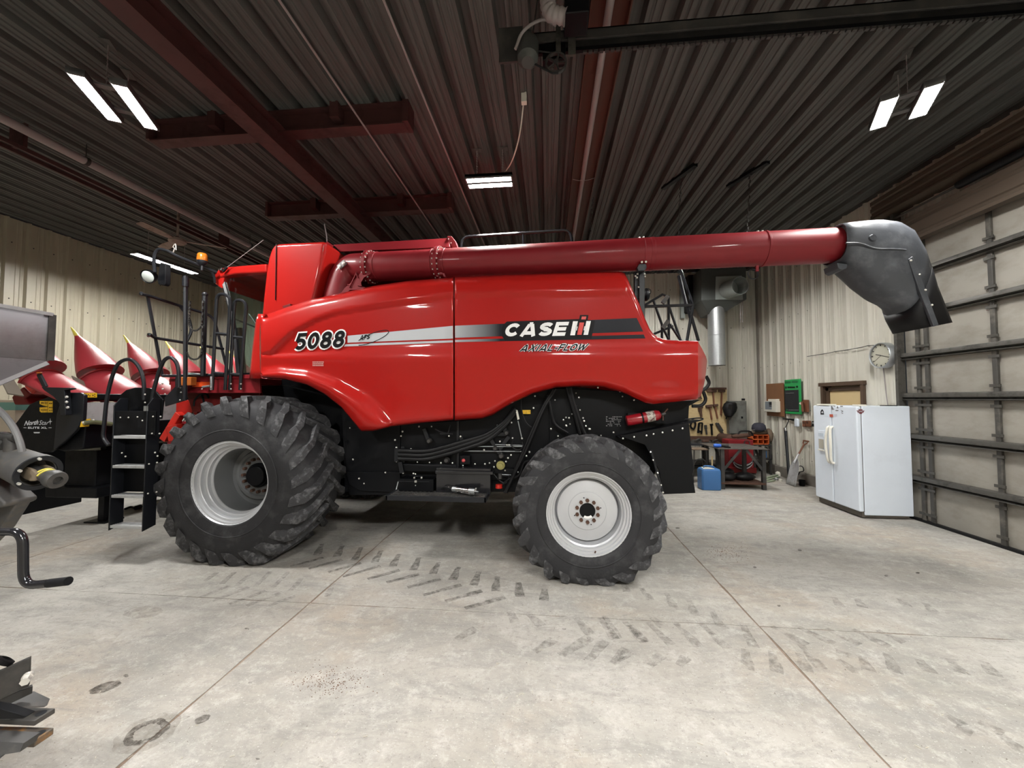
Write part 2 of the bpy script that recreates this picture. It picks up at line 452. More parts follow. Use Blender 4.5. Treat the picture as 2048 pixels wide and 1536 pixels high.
# ------------------------------------------------------------------ sectional garage door
M['doorskin'] = mat('dirty_door_steel', (.29, .27, .235), .5, var=.1, scale=1.6, dirt=(.19, .172, .145), dscale=2.2, dlo=.45, dhi=.8, stretch=(1, 1, 2))
M['doorsteel'] = mat('grimy_door_hardware', (.10, .095, .085), .45, metal=.5, var=.25, dirt=(.03, .028, .025), dscale=6)
M['doordark'] = mat('sooty_stile', (.05, .047, .042), .6, var=.4, dirt=(.17, .155, .13), dscale=5)
door = structure(MB().box((XR + .055, DY0, 0), (XR + .075, DY1, DZ)).build('door_1', M['doordark']))
NS = 7; SH = DZ / NS
sty = [6.20, 5.22, 3.9, 2.6, 1.3, .1]
for k in range(NS):
    z0, z1 = k * SH + .006, (k + 1) * SH - .006
    s = MB()
    pr = [(z0, 0), (z0 + .02, .0), (z0 + .03, .012), (z1 - .03, .012), (z1 - .02, 0), (z1, 0)]
    s.loft([[V(XR + .05, DY0, z0)] + [V(XR + .012 + h, DY0, z) for z, h in pr] + [V(XR + .05, DY0, z1)],
            [V(XR + .05, DY1, z0)] + [V(XR + .012 + h, DY1, z) for z, h in pr] + [V(XR + .05, DY1, z1)]])
    sec = s.build('door_section', M['doorskin'], door)
    for y in sty:
        if y < 3: continue
        wd = .055
        ys_ = (y, y - .13) if y == 6.20 else (y,)
        for yy in ys_:
            MB().box((XR - .012, yy - wd / 2 - .0, z0), (XR + .02, yy + wd / 2, z1)).build('stile', M['doordark'], sec, bevel=.006)
        for zz in (z0 + .12, z1 - .12):
            MB().box((XR - .02, y - .06 - (.13 if y == 6.20 else 0), zz - .018), (XR - .008, y + .06, zz + .018)).build('hinge', M['doorsteel'], sec)
    if k:
        z = k * SH
        m_ = MB()
        pr = [(.015, .055), (-.055, .045), (-.06, .03), (-.06, -.01), (-.012, -.03), (-.06, -.05), (.015, -.06)]
        m_.loft([[V(XR + dx, DY0, z + dz) for dx, dz in pr], [V(XR + dx, DY1 + .005, z + dz) for dx, dz in pr]])
        m_.build('strut', M['doorsteel'], door, angle=20)
MB().box((XR - .03, DY0, 0), (XR + .05, DY1, .035)).build('bottom_seal', M['hose'], door)
# track, jamb and header over the door
structure(MB().box((XR - .10, DY1 + .0, 0), (XR + .01, DY1 + .05, 4.55)).build('trim_3', M['doorsteel'], bevel=.004))
structure(MB().box((XR - .05, DY1 + .05, 0), (XR + .01, DY1 + .14, 4.6)).build('trim_4', M['wallr'], bevel=.004))
M['header'] = mat('brown_header_sheet', (.085, .062, .045), .5, var=.2, scale=2, stretch=(1, .5, 8))
hd = MB()
pr = [(4.96, 0), (4.90, 0), (4.885, .02), (4.86, .02), (4.845, 0), (4.79, 0), (4.775, .02), (4.75, .02), (4.735, 0), (4.70, 0), (4.68, -.02), (4.66, -.02)]
hd.loft([[V(5.2 + h, yy, z) for z, h in pr] + [V(5.44, yy, 4.66), V(5.44, yy, 4.96)] for yy in (-.4, 6.62)])
structure(hd.build('trim_5', M['header'], angle=15))
hd = MB(); pr = [(4.46, 0), (4.40, 0), (4.385, .02), (4.35, .02), (4.335, 0), (4.20, 0), (4.185, .02), (4.15, .02), (4.135, 0), (4.09, 0)]
hd.loft([[V(5.28 + h, yy, z) for z, h in pr] + [V(5.40, yy, 4.09), V(5.40, yy, 4.46)] for yy in (-.4, 6.55)])
structure(hd.build('trim_6', M['header'], angle=15))
t = thing('door_torsion_shaft', 'dark torsion spring shaft running in the slot above the garage door', 'shaft', (5.31, 3.1, 4.55))
MB().cyl((5.31, -.35, 4.56), (5.31, 6.5, 4.56), .016, n=10).build('shaft', M['doorsteel'], t)
for y0, y1 in ((3.4, 5.4), (.8, 2.8)):
    MB().cyl((5.31, y0, 4.56), (5.31, y1, 4.56), .05, n=14).build('spring', M['hose'], t)
for yy in (6.35, 3.1, -.2):
    MB().box((5.29, yy - .03, 4.47), (5.395, yy + .03, 4.64)).build('bracket', M['doorsteel'], t)
    MB().cyl((5.31, yy + .06, 4.56), (5.31, yy + .11, 4.56), .075, n=18).build('cable_drum', M['doorsteel'], t)
t = thing('door_track', 'black steel roller track sloping up beside the left edge of garage door', 'track', (5.3, 6.36, 4.2))
MB().beam((5.36, 6.37, 3.6), (5.36, 6.37, 4.15), .05, .04).beam((5.36, 6.37, 4.13), (5.0, 6.37, 4.42), .05, .04).build('track_channel', M['doorsteel'], t)

# ------------------------------------------------------------------ walk door behind the fridge
d2 = structure(MB().box((XR + .06, WY0, 0), (XR + .09, WY1, WZ)).build('door_2', mat('tan_door', (.60, .46, .25), .5, var=.05)))
M['jamb'] = mat('brown_door_frame', (.075, .045, .028), .6, var=.3)
f_ = MB(); f_.box((XR - .05, WY0 - .06, 0), (XR + .08, WY0, WZ)); f_.box((XR - .05, WY1, 0), (XR + .08, WY1 + .06, WZ)); f_.box((XR - .06, WY0 - .08, WZ), (XR + .08, WY1 + .10, WZ + .07))
f_.build('door_frame', M['jamb'], d2, bevel=.004)
MB().box((XR + .03, WY0 + .06, 0), (XR + .07, WY1 - .09, WZ - .1)).build('door_leaf', bpy.data.materials['tan_door'], d2)
MB().box((XR + .0, WY1 - .09, 0), (XR + .06, WY1 - .02, WZ)).box((XR + .0, WY0, WZ - .09), (XR + .06, WY1, WZ - .02)).build('door_stop', M['jamb'], d2)

# ------------------------------------------------------------------ steel framing under the ceiling
def ibeam(mb, p0, p1, wd, ht, tf=.016, tw=.012):
    p0, p1 = Vector(p0), Vector(p1); u = Vector((0, 0, 1))
    mb.beam(p0 + u * (ht / 2), p1 + u * (ht / 2), wd, tf); mb.beam(p0 - u * (ht / 2), p1 - u * (ht / 2), wd, tf); mb.beam(p0, p1, tw, ht)
    return mb
t = thing('steel_joist', 'long dark red steel I-beam running under the ceiling towards the back wall', 'beam', (-3.1, 3, 4.75))
ibeam(MB(), (-3.12, YF, 4.79), (-3.12, YB, 4.79), .20, .24).build('flanged_beam', M['beamred'], t)
for nm, Y, lab in (('cross_beam', 4.15, 'dark red cross beam under the ceiling, the one nearer the camera'), ('cross_beam', 6.1, 'dark red cross beam under the ceiling, the one nearer the back wall')):
    t = thing(nm, lab, 'beam', (-3.2, Y, 5), 'cross beams on the long joist')
    ibeam(MB(), (-4.75, Y, 5.02), (-1.6, Y, 5.02), .16, .24).build('flanged_beam', M['beamred'], t)
    for x in (-3.9, -2.4):
        MB().box((x - .05, Y - .14, 4.98), (x + .05, Y + .14, 5.16)).build('bracket', M['beamred'], t)
    MB().box((-1.62, Y - .1, 4.9), (-1.55, Y + .1, 5.15)).build('end_plate', M['beamred'], t)
    MB().box((-4.78, Y - .1, 4.9), (-4.74, Y + .1, 5.15)).build('end_plate', M['beamred'], t)
t = thing('channel_beam', 'wide orange brown channel beam flush with the ceiling above the combine', 'beam', (.52, 3, 5.1))
ch = MB(); ch.box((.36, YF, 5.10), (.70, YB, 5.125)); ch.box((.36, YF, 5.02), (.372, YB, 5.12)); ch.box((.688, YF, 5.02), (.70, YB, 5.12))
ch.build('channel', M['primer'], t)
t = thing('ceiling_conduit', 'grey conduit pipe strapped under the orange brown channel beam', 'pipe', (.53, 3, 5.03))
MB().cyl((.52, YF, 5.04), (.52, 9.3, 5.04), .034, n=12).build('pipe', M['pvc'], t)
for y in (3.0, 5.6, 8.3):
    MB().tube(smoothpath([(.36, y, 5.03), (.46, y, 5.0), (.52, y, 5.0), (.58, y, 5.0), (.70, y, 5.03)], 4), .004, 5).build('wire_strap', M['pvc'], t)
MB().cyl((.52, 9.1, 5.04), (.52, 9.3, 5.04), .042, n=12).build('coupling', M['cream'], t)
t = thing('conduit_run', 'pale pipe hung under the ceiling along the left wall side', 'pipe', (-6.0, 3, 4.9))
MB().cyl((-6.05, YF, 4.92), (-6.05, YB, 4.92), .05, n=12).build('pipe', M['pvc'], t)
for y in (1.9, 4.4, 7.2):
    MB().lathe([(.05, -.02), (.06, -.02), (.06, .02), (.05, .02)], (-6.05, y, 4.92), (0, 1, 0), 14).build('pipe_clamp', M['darksteel'], t)
    MB().cyl((-6.05, y, 4.97), (-6.05, y, 5.16), .006, n=6).build('hanger_rod', M['darksteel'], t)
t = thing('hoist_rail', 'dark double rail hung beside the pale ceiling pipe', 'rail', (-6.4, 3, 4.8))
MB().beam((-6.36, YF, 4.84), (-6.36, YB, 4.84), .03, .05).beam((-6.52, YF, 4.84), (-6.52, YB, 4.84), .03, .05).build('rail_bar', M['beamred'], t)
for y in (-2, 1, 4, 7, 9.5):
    MB().box((-6.54, y - .02, 4.86), (-6.34, y + .02, 5.16)).build('rail_hanger', M['beamred'], t)
for x, lab in ((-2.05, 'thin cable stretched under the ceiling right of the long joist'), (-1.25, 'thin cable stretched under the ceiling nearest the centre lamp')):
    c_ = MB().cyl((x, YF, 4.86), (x, YB, 4.86), .011, n=6).build('ceiling_cable', M['pvc']); tag(c_, lab, 'cable')

# ------------------------------------------------------------------ lamps
def lamp(x, y, z, rot, ln, wd, label, group=None, gap=.11, chain=True):
    t = thing('led_shop_light', label, 'light', (0, 0, 0), group)
    a = ln / 2; h = wd / 2
    hb_ = MB()
    for s in (-1, 1):      # two open-bottomed troughs, so the strips shine downwards only
        y0, y1 = sorted((s * gap / 2, s * h))
        hb_.box((-a - .025, y0 - .012, .012), (a + .025, y1 + .012, .05))
        hb_.box((-a - .025, y0 - .012, -.010), (a + .025, y0 - .002, .05)).box((-a - .025, y1 + .002, -.010), (a + .025, y1 + .012, .05))
        hb_.box((-a - .025, y0, -.010), (-a - .005, y1, .05)).box((a + .005, y0, -.010), (a + .025, y1, .05))
        MB().box((-a, y0, .0), (a, y1, .010)).build('led_strip', M['led'], t)
    hb_.build('housing', M['lampgrey'], t)
    for s in (-1, 1):
        MB().box((s * a * .57 - .03, -gap / 2, .03), (s * a * .57 + .03, gap / 2, .046)).build('bridge', M['lampgrey'], t)
    if chain:
        for s in (-1, 1):
            ch = MB(); n = max(2, int((ZC - z - .10) / .035))
            for k in range(n):
                ch.beam((s * a * .6 - .006, 0, .05 + k * .035), (s * a * .6 + .006, 0, .09 + k * .035), .004, .008)
            zt_ = ZC - z
            ch.beam((s * a * .6, 0, .05 + n * .035 - .02), (s * a * .6, 0, zt_ - .006), .008, .008)
            ch.build('chain', M['pvc'], t)
            MB().box((s * a * .6 - .07, -.04, zt_ - .010), (s * a * .6 + .07, .04, zt_ - .003)).build('ceiling_plate', M['ceil'], t)
    t.location = (x, y, z); t.rotation_euler = (0, 0, rot)
    return t
G_ = 'lamps hung under the shop ceiling'
lamp(-4.22, 3.3, 4.70, math.radians(118), .60, .40, 'twin strip lamp glowing at upper left of the joists', G_, .19)
lamp(3.55, 4.08, 4.70, math.radians(62), .46, .42, 'twin strip lamp glowing on the garage door side of the ceiling', G_, .18)
lamp(-.77, 5.0, 4.70, 0, .58, .22, 'twin strip lamp over the combine, left of the channel beam', G_, .05)
lamp(-7.9, 7.2, 4.60, math.radians(86), 1.2, .17, 'long lamp by the left wall behind the cab work light', G_, .04)
lamp(-3.6, -1.6, 4.70, math.radians(90), .9, .34, 'twin strip lamp behind the camera on the left', G_, .12)
lamp(.6, -.9, 4.70, 0, .9, .34, 'twin strip lamp behind the camera in the middle', G_, .12)
lamp(3.1, 8.0, 4.60, math.radians(90), .9, .155, 'long lamp in the back corner behind the unloading tube', G_, .06)
lamp(3.4, -1.6, 4.70, math.radians(90), 1.2, .34, 'twin strip lamp behind the camera on the right', G_, .12)
# cord of the centre lamp
t = thing('lamp_cord', 'pale cord looping from ceiling socket to the centre lamp', 'cord', aZ(1048, 200, 5.1))
s0 = aZ(1048, 198, 5.1); e0 = V(-.58, 5.0, 4.80)
MB().box(s0 + V(-.03, -.03, -.05), s0 + V(.03, .03, .06)).build('socket_box', M['cream'], t, bevel=.004)
MB().tube(smoothpath([s0, s0.lerp(e0, .3) + V(.03, 0, -.12), s0.lerp(e0, .65) + V(.03, 0, -.12), e0], 6), .008, 6).build('cable', M['cream'], t)

# ------------------------------------------------------------------ ceiling fan
fc = V(-6.5, 6.1, 4.58)
t = thing('ceiling_fan', 'dusty three bladed ceiling fan above the cab lights', 'fan', fc)
MB().lathe([(.001, -.06), (.09, -.055), (.13, -.02), (.12, .03), (.05, .06), (.02, .08), (.02, .57), (.001, .57)], fc, (0, 0, 1), 20).build('motor', M['fan'], t)
for k in range(3):
    a = math.radians(35 + 120 * k)
    u = V(math.cos(a), math.sin(a), 0); v_ = V(-u.y, u.x, .18)
    secs = []
    for r, hw in ((.11, .03), (.2, .055), (.45, .07), (.68, .062), (.70, .03)):
        c = fc + u * r
        secs.append([c - v_ * hw, c + v_ * hw, c + v_ * hw + V(0, 0, .008), c - v_ * hw + V(0, 0, .008)])
    MB().loft(secs).build('fan_blade', M['fan'], t)

# ------------------------------------------------------------------ garage door opener
t = thing('door_opener', 'dark garage door opener with motor and long rail under the ceiling', 'opener', (.2, 3.05, 4.7))
RY, RZ = 3.12, 4.66
MB().box((-.15, RY - .05, RZ + .08), (5.35, RY - .035, RZ + .16)).box((-.15, RY + .05, RZ + .08), (5.35, RY + .065, RZ + .16)).box((-.15, RY - .05, RZ + .15), (5.35, RY + .065, RZ + .16)).build('rail', M['darksteel'], t)
ch = MB()
for k in range(110):
    ch.box((.3 + k * .045, RY - .012, RZ - .006), (.3 + k * .045 + .03, RY + .012, RZ + .01))
stuff(ch.build('drive_chain', M['darksteel'], t))
MB().beam((-.1, RY + .02, RZ + .045), (5.35, RY + .02, RZ + .045), .03, .03).build('lower_rail', M['black'], t)
pl = aY(1022, 95, RY)
MB().box((pl.x - .10, RY - .02, pl.z - .14), (pl.x + .10, RY + .0, pl.z + .16)).build('end_plate', M['darksteel'], t)
mc = aY(1056, 105, RY - .05)
mo = MB().lathe([(.001, -.14), (.05, -.14), (.085, -.10), (.09, .06), (.075, .10), (.03, .12), (.03, .2), (.001, .2)], mc + V(0, 0, .02), (0, .25, 1), 20).build('motor', M['duct'], t)
pc = aY(1112, 126, RY - .06)
pu = MB().lathe([(.075, -.015), (.088, -.015), (.08, 0), (.088, .015), (.075, .015)], pc, (0, 1, 0), 24, closed=True)
pu.cyl(pc - V(0, .02, 0), pc + V(0, .05, 0), .02, n=10)
for k in range(5):
    a = k * 2 * math.pi / 5; pu.beam(pc, pc + V(math.cos(a), 0, math.sin(a)) * .078, .014, .02, (0, 1, 0))
pu.build('pulley', M['darksteel'], t)
MB().tube([mc + V(.05, 0, -.1), pc + V(-.03, 0, -.085), pc + V(.02, 0, -.085)], .008, 5).tube([mc + V(.02, 0, .02), pc + V(-.02, 0, .085)], .008, 5).build('belt', M['hose'], t)
MB().box((pc.x - .11, RY - .03, pc.z + .06), (pc.x + .08, RY + .06, pc.z + .20)).build('gear_box', M['black'], t, bevel=.01)
MB().box((pc.x + .1, RY - .06, pc.z + .06), (pc.x + .16, RY - .04, pc.z + .36)).box((pc.x + .0, RY - .06, pc.z + .1), (pc.x + .04, RY - .04, pc.z + .36)).build('mount_bracket', M['doorsteel'], t)
MB().tube(smoothpath([mc + V(-.10, -.06, -.02), mc + V(-.03, -.09, .10), mc + V(.12, -.09, .18), pc + V(.0, -.07, .25)], 6), .012, 8).build('power_cord', M['pvc'], t)
hg = aZ(1060, 20, 5.1)
for a_, b_ in ((mc.x + .03, mc.x + .08), (pc.x + .2, pc.x + .2)): MB().beam((a_, RY, RZ + .15), (b_, RY, 5.15), .05, .006).build('hanger_strap', M['darksteel'], t)
t = thing('flexible_duct', 'ribbed grey elbow duct entering a dark box above the opener', 'duct', aZ(1100, 10, 5.0))
p0, p1, p2 = aY(1093, -40, 2.80), aY(1096, 18, 2.80), aY(1132, 34, 2.80)
path = smoothpath([p0, p0.lerp(p1, .6), p1 + V(.02, 0, -.03), p2], 10)
rr = [.055 + .006 * math.cos(i * 2.1) for i in range(len(path))]
MB().tube(path, rr, 12).build('duct_hose', M['pvc'], t, angle=80)
MB().box(p2 + V(-.01, -.05, -.02), p2 + V(.17, .15, .2)).build('junction_box', M['black'], t, bevel=.01)

# hangers left over on the ceiling
for i, (px, py, pb, lab) in enumerate(((1362, 350, 478, 'twisted chain hanger dangling from a ceiling bracket above the spout tube'), (1500, 345, 470, 'black strap hanger dangling from ceiling bracket nearest the garage door'), (1186, 395, 470, 'short chain dangling beside the channel beam'))):
    p = aZ(px, py, 5.14); q = aY(px - 6, pb, p.y)
    t = thing('ceiling_hanger', lab, 'hanger', p)
    if i < 2: MB().beam(p + V(.12, -.25, 0), p + V(-.16, .35, 0), .07, .05).build('bracket_bar', M['black'], t)
    ch = MB(); n = 16
    for k in range(n):
        a = p.lerp(q, k / n); bb = p.lerp(q, (k + .8) / n)
        ch.beam(a + V(.006 * (-1) ** k, 0, 0), bb + V(.006 * (-1) ** k, 0, 0), .022, .012)
    ch.build('chain', M['darksteel'], t)
# ================================================================== combine harvester
YP = 4.20
CB = thing('combine_harvester', 'big red combine harvester with a long unloading tube parked in the middle of the shop', 'combine', (-1.2, 5.5, 0))

def seg_dist(p, a, b):
    ax, ay = a; bx, by = b; dx, dy = bx - ax, by - ay
    L2 = dx * dx + dy * dy
    t = max(0, min(1, ((p[0] - ax) * dx + (p[1] - ay) * dy) / L2)) if L2 else 0
    return math.hypot(p[0] - ax - t * dx, p[1] - ay - t * dy)
def poly_dist(p, pts):
    return min(seg_dist(p, a, b) for a, b in zip(pts, pts[1:]))
def sstep(a, b, x):
    t = max(0, min(1, (x - a) / (b - a))); return t * t * (3 - 2 * t)

F_TOP = [(521, 640), (533, 629), (571, 615), (623, 599), (683, 586), (746, 572), (815, 562), (906.5, 555)]
F_BOT = [(521, 750), (526, 756), (572, 759), (615, 770), (649, 788), (683, 815), (708, 845), (723, 862.5), (743, 862.5), (786, 852.5), (840, 846), (906.5, 840)]
R_TOP = [(909.5, 554.5), (1000, 550.5), (1100, 547), (1200, 544), (1241, 543), (1250, 547), (1257, 562), (1268, 586), (1279, 608), (1290, 637), (1299, 657), (1306, 667), (1315, 674), (1333, 679.5), (1360, 681), (1395, 681.5), (1404, 697), (1412, 713), (1414.5, 724)]
R_BOT = [(909.5, 841), (965, 837), (987, 829), (1021, 808), (1064, 788), (1112, 775), (1163, 772), (1206, 774), (1245, 785), (1274, 799), (1290, 806), (1305, 808.5), (1350, 804), (1392, 799.5), (1402, 792), (1409, 768), (1414.5, 724)]
CREASE = [(520, 709), (541, 707), (560, 687), (586, 663), (630, 640), (672, 626), (735, 615), (800, 605), (907, 591), (1000, 588), (1241, 585), (1300, 583)]
BAND0 = [(520, 708), (541, 708), (650, 697), (800, 688), (907, 684), (1420, 683)]
BAND1 = [(520, 712), (541, 714), (650, 716), (800, 718), (907, 718), (1395, 713), (1420, 713)]
RIDGE = [(521, 747), (530, 742), (557, 738), (615, 744), (672, 764), (729, 795), (760, 822), (781, 846)]
def surf(px, py):
    """How far the sheet metal lies behind the outermost plane of the side."""
    off = .03 * sstep(-4, 4, py - interp(CREASE, px)) * (1 - sstep(0, 1, (py - interp(BAND0, px)) / max(3, interp(BAND1, px) - interp(BAND0, px))))
    b1 = interp(BAND1, px)
    if py > b1: off += (py - b1) * .00045
    if px <= 907:
        d = poly_dist((px, py), F_TOP[1:])
        if d < 52: off += .07 * (1 - d / 52) ** 1.5
        if d < 14: off += .10 * (1 - d / 14) ** 2
        db = poly_dist((px, py), F_BOT[7:])
        if db < 9: off += .05 * (1 - db / 9) ** 2
        # wheel arch flare
        da = poly_dist((px, py), F_BOT[:9])
        dr = poly_dist((px, py), RIDGE)
        inside = px < 790 and py > interp(RIDGE, px) and px < 781
        if inside:
            s = dr / max(dr + da, 1e-6)
            off += -.085 * math.sin(min(1, s * 1.5 + .18) * math.pi / 2) + .10 * max(0, s - .6) ** 2 * 4
        elif px < 800 and dr < 10:
            off += -.03 * (1 - dr / 10) ** 2
    else:
        d = poly_dist((px, py), R_TOP[:6])
        if d < 46: off += .06 * (1 - d / 46)
        if d < 13: off += .10 * (1 - d / 13) ** 2
        d = poly_dist((px, py), R_TOP[5:16])
        if d < 7: off += .04 * (1 - d / 7) ** 2
        if px > 1396: off += (px - 1396) * .013
        d = poly_dist((px, py), R_BOT)
        if d < 11: off += .07 * (1 - d / 11) ** 1.6
        elif d < 16: off -= .006 * (1 - abs(d - 13) / 3)
        # shallow oval dent low on the rear
        e = math.hypot((px - 1330) / 36, (py - 777) / 16)
        if e < 1: off += .012 * (1 - e)
    return off
def sheet(top, bot, nm, mt, cols, M_=30):
    rows = []
    for j in range(M_ + 1):
        v = j / M_
        v = .5 - .5 * math.cos(math.pi * v) if False else v
        v = (v + .5 - .5 * math.cos(math.pi * v)) / 2
        rows.append([])
        for px in cols:
            t, b = interp(top, px), interp(bot, px)
            if b - t < .3: b = t + .3
            py = t + (b - t) * v
            rows[-1].append(aY(px, py, YP + surf(px, py)))
    mb = MB(); mb.grid(rows)
    o = mb.build(nm, mt, CB, angle=50, solid=0)
    # turn normals towards the camera side (-Y)
    me = o.data
    if sum(p.normal.y * p.area for p in me.polygons) > 0: me.flip_normals()
    s = o.modifiers.new('solid', 'SOLIDIFY'); s.thickness = .022; s.offset = -1
    return o
fc_ = sorted(set([521 + (906.5 - 521) * i / 96 for i in range(97)] + [p[0] for p in F_BOT if 521 <= p[0] <= 906.5]))
rc_ = sorted(set([909.5 + (1414.5 - 909.5) * i / 110 for i in range(111)] + [p[0] for p in R_TOP] + [1396]))
PF = sheet(F_TOP, F_BOT, 'side_panel', M['red'], fc_, 44)
PR = sheet(R_TOP, R_BOT, 'side_panel', M['red'], rc_, 40)
PF['label'] = 'front side panel with the model number'; PR['label'] = 'rear side panel with the maker name'

# ---- lettering and stripes, flat print lying on the panels
def decal_pt(px, py, lift=.004):
    return aY(px, py, YP + surf(px, py) - lift)
def decal(nm, polys, mt, parent, lift=.004, sub=12):
    """Flat print: polygons given on the panel, split so that they follow its surface."""
    mb = MB()
    for q in polys:
        if len(q) == 4:
            a, b, c, d = [Vector((x, y, 0)) for x, y in q]
            rows = []
            for j in range(4):
                l, r = a.lerp(d, j / 3), b.lerp(c, j / 3)
                rows.append([decal_pt(*(l.lerp(r, k / sub)).xy, lift) for k in range(sub + 1)])
            mb.grid(rows)
        else:
            mb.add([decal_pt(x, y, lift) for x, y in q], [tuple(range(len(q)))])
    return mb.build(nm, mt, parent, recalc=False)
def ribbon(path, wd, closed=False):
    """Quads of a stroke of width wd along a 2-D path, with mitred joins."""
    P = [Vector(p) for p in path]; n = len(P); L = []; R_ = []
    for i in range(n):
        if closed: a, c = P[i - 1], P[(i + 1) % n]
        else: a, c = P[max(i - 1, 0)], P[min(i + 1, n - 1)]
        u = (P[i] - a).normalized() if (P[i] - a).length > 1e-9 else (c - P[i]).normalized()
        v = (c - P[i]).normalized() if (c - P[i]).length > 1e-9 else u
        m = (u + v)
        m = m.normalized() if m.length > 1e-6 else u
        nn = Vector((-m.y, m.x)); k = min(1.6, 1 / max(.3, abs(nn.dot(Vector((-v.y, v.x))))))
        L.append(P[i] + nn * wd / 2 * k); R_.append(P[i] - nn * wd / 2 * k)
    idx = range(n if closed else n - 1)
    return [(tuple(L[i]), tuple(L[(i + 1) % n]), tuple(R_[(i + 1) % n]), tuple(R_[i])) for i in idx]
def arc(cx, cy, rx, ry, a0, a1, n=12):
    return [(cx + rx * math.cos(math.radians(a0 + (a1 - a0) * k / n)), cy + ry * math.sin(math.radians(a0 + (a1 - a0) * k / n))) for k in range(n + 1)]
GL = {   # heavy stroke letters in a box one unit high: (width, [(path, closed)])
    '5': (.78, [([(.70, .90), (.22, .90), (.14, .50)], 0), ([(.14, .47)] + arc(.38, .335, .27, .235, 120, -140, 12), 0)]),
    '0': (.80, [(arc(.40, .5, .27, .395, 0, 345, 16), 1)]),
    '8': (.80, [(arc(.40, .72, .225, .185, 0, 345, 14), 1), (arc(.40, .30, .265, .205, 0, 345, 14), 1)]),
    'C': (1.02, [(arc(.53, .5, .38, .355, 38, 322, 16), 0)]),
    'A': (1.16, [([(.16, .0), (.50, .88)], 0), ([(.66, .88), (1.0, .0)], 0), ([(.46, .90), (.70, .90)], 0), ([(.30, .25), (.86, .25)], 0)]),
    'S': (.98, [(arc(.49, .70, .33, .165, 20, 270, 10) + arc(.49, .305, .34, .17, 90, -160, 10), 0)]),
    'E': (.92, [([(.15, .0), (.15, 1.0)], 0), ([(.15, .87), (.90, .87)], 0), ([(.15, .5), (.84, .5)], 0), ([(.15, .13), (.90, .13)], 0)]),
    'X': (.95, [([(.08, .0), (.86, 1.0)], 0), ([(.12, 1.0), (.84, .0)], 0)]), 'I': (.30, [([(.15, .0), (.15, 1.0)], 0)]), 'L': (.72, [([(.12, 1.0), (.12, .0)], 0), ([(.12, .1), (.70, .1)], 0)]),
    'F': (.74, [([(.12, .0), (.12, 1.0)], 0), ([(.12, .9), (.72, .9)], 0), ([(.12, .5), (.64, .5)], 0)]), 'O': (.98, [(arc(.49, .5, .38, .40, 0, 345, 16), 1)]), '-': (.5, [([(.05, .42), (.45, .42)], 0)]),
    'W': (1.3, [([(.10, 1.0), (.34, .05)], 0), ([(.34, .05), (.65, .9)], 0), ([(.65, .9), (.92, .05)], 0), ([(.92, .05), (1.22, 1.0)], 0)]),
}
def strokes(txt, wd, gap=.06):
    out = []; x = 0
    for ch in txt:
        w_, paths = GL[ch]
        for p, cl in paths:
            out.append(([(x + a, b) for a, b in p], cl))
        x += w_ + gap
    return out, x - gap
def stroke_text(nm, txt, quad, wd, mt, parent, lift, extra=0, shear=0, gap=.06):
    """quad: corner pixels bottom-left, bottom-right, top-right, top-left."""
    st, W = strokes(txt, wd, gap)
    bl, br, tr, tl = [Vector(p) for p in quad]
    polys = []
    for p, cl in st:
        for q in ribbon(p, wd + extra, cl):
            r = []
            for x, y in q:
                u = (x + shear * (y - .5)) / W
                r.append(tuple((bl.lerp(br, u)).lerp(tl.lerp(tr, u), y)))
            polys.append(r)
    mb = MB()
    for k, q in enumerate(polys): mb.add([decal_pt(x, y, lift + k * .00006) for x, y in q], [(0, 1, 2, 3)])
    return mb.build(nm, mt, parent, recalc=False)
def font_mesh(txt, shear=0, offset=0, space=1.0):
    cu = bpy.data.curves.new('lettering', 'FONT'); cu.body = txt; cu.shear = shear; cu.offset = offset; cu.resolution_u = 3; cu.space_character = space
    ob = bpy.data.objects.new('lettering', cu); COL.objects.link(ob)
    dg = bpy.context.evaluated_depsgraph_get(); dg.update()
    me = bpy.data.meshes.new_from_object(ob.evaluated_get(dg))
    vs = [v.co.xy.copy() for v in me.vertices]; fs = [tuple(p.vertices) for p in me.polygons]
    bpy.data.objects.remove(ob); bpy.data.curves.remove(cu); bpy.data.meshes.remove(me)
    return vs, fs
def font_text(nm, txt, fn, mt, parent, shear=0, offset=0, space=1.0, grow=0):
    """Print txt in the default face; fn maps (0..1, 0..1) to a 3-D point."""
    base, _ = font_mesh(txt, shear, offset, space)
    x0, x1 = min(v.x for v in base), max(v.x for v in base); y0, y1 = min(v.y for v in base), max(v.y for v in base)
    vs, fs = font_mesh(txt, shear, offset + grow, space) if grow else (base, _)
    return MB().add([fn((v.x - x0) / (x1 - x0), (v.y - y0) / (y1 - y0)) for v in vs], fs).build(nm, mt, parent, recalc=False)
def quadmap(quad, pt):
    bl, br, tr, tl = [Vector(p) for p in quad]
    return lambda u, v: pt(*(bl.lerp(br, u)).lerp(tl.lerp(tr, u), v))

# silver to black stripe
def grad_mat():
    m = bpy.data.materials.new('stripe_fade_print'); m.use_nodes = True
    t = m.node_tree; N = t.nodes; b = N['Principled BSDF']
    g = N.new('ShaderNodeNewGeometry'); s = N.new('ShaderNodeSeparateXYZ'); r = N.new('ShaderNodeMapRange'); x = N.new('ShaderNodeMix'); x.data_type = 'RGBA'
    t.links.new(g.outputs['Position'], s.inputs[0]); t.links.new(s.outputs['X'], r.inputs['Value'])
    r.inputs['From Min'].default_value = aY(885, 665, YP).x; r.inputs['From Max'].default_value = aY(1000, 665, YP).x
    t.links.new(r.outputs[0], x.inputs['Factor'])
    x.inputs['A'].default_value = (.50, .52, .55, 1); x.inputs['B'].default_value = (.010, .011, .016, 1); b.inputs['Specular IOR Level'].default_value = .2
    t.links.new(x.outputs['Result'], b.inputs['Base Color']); b.inputs['Roughness'].default_value = .32
    return m
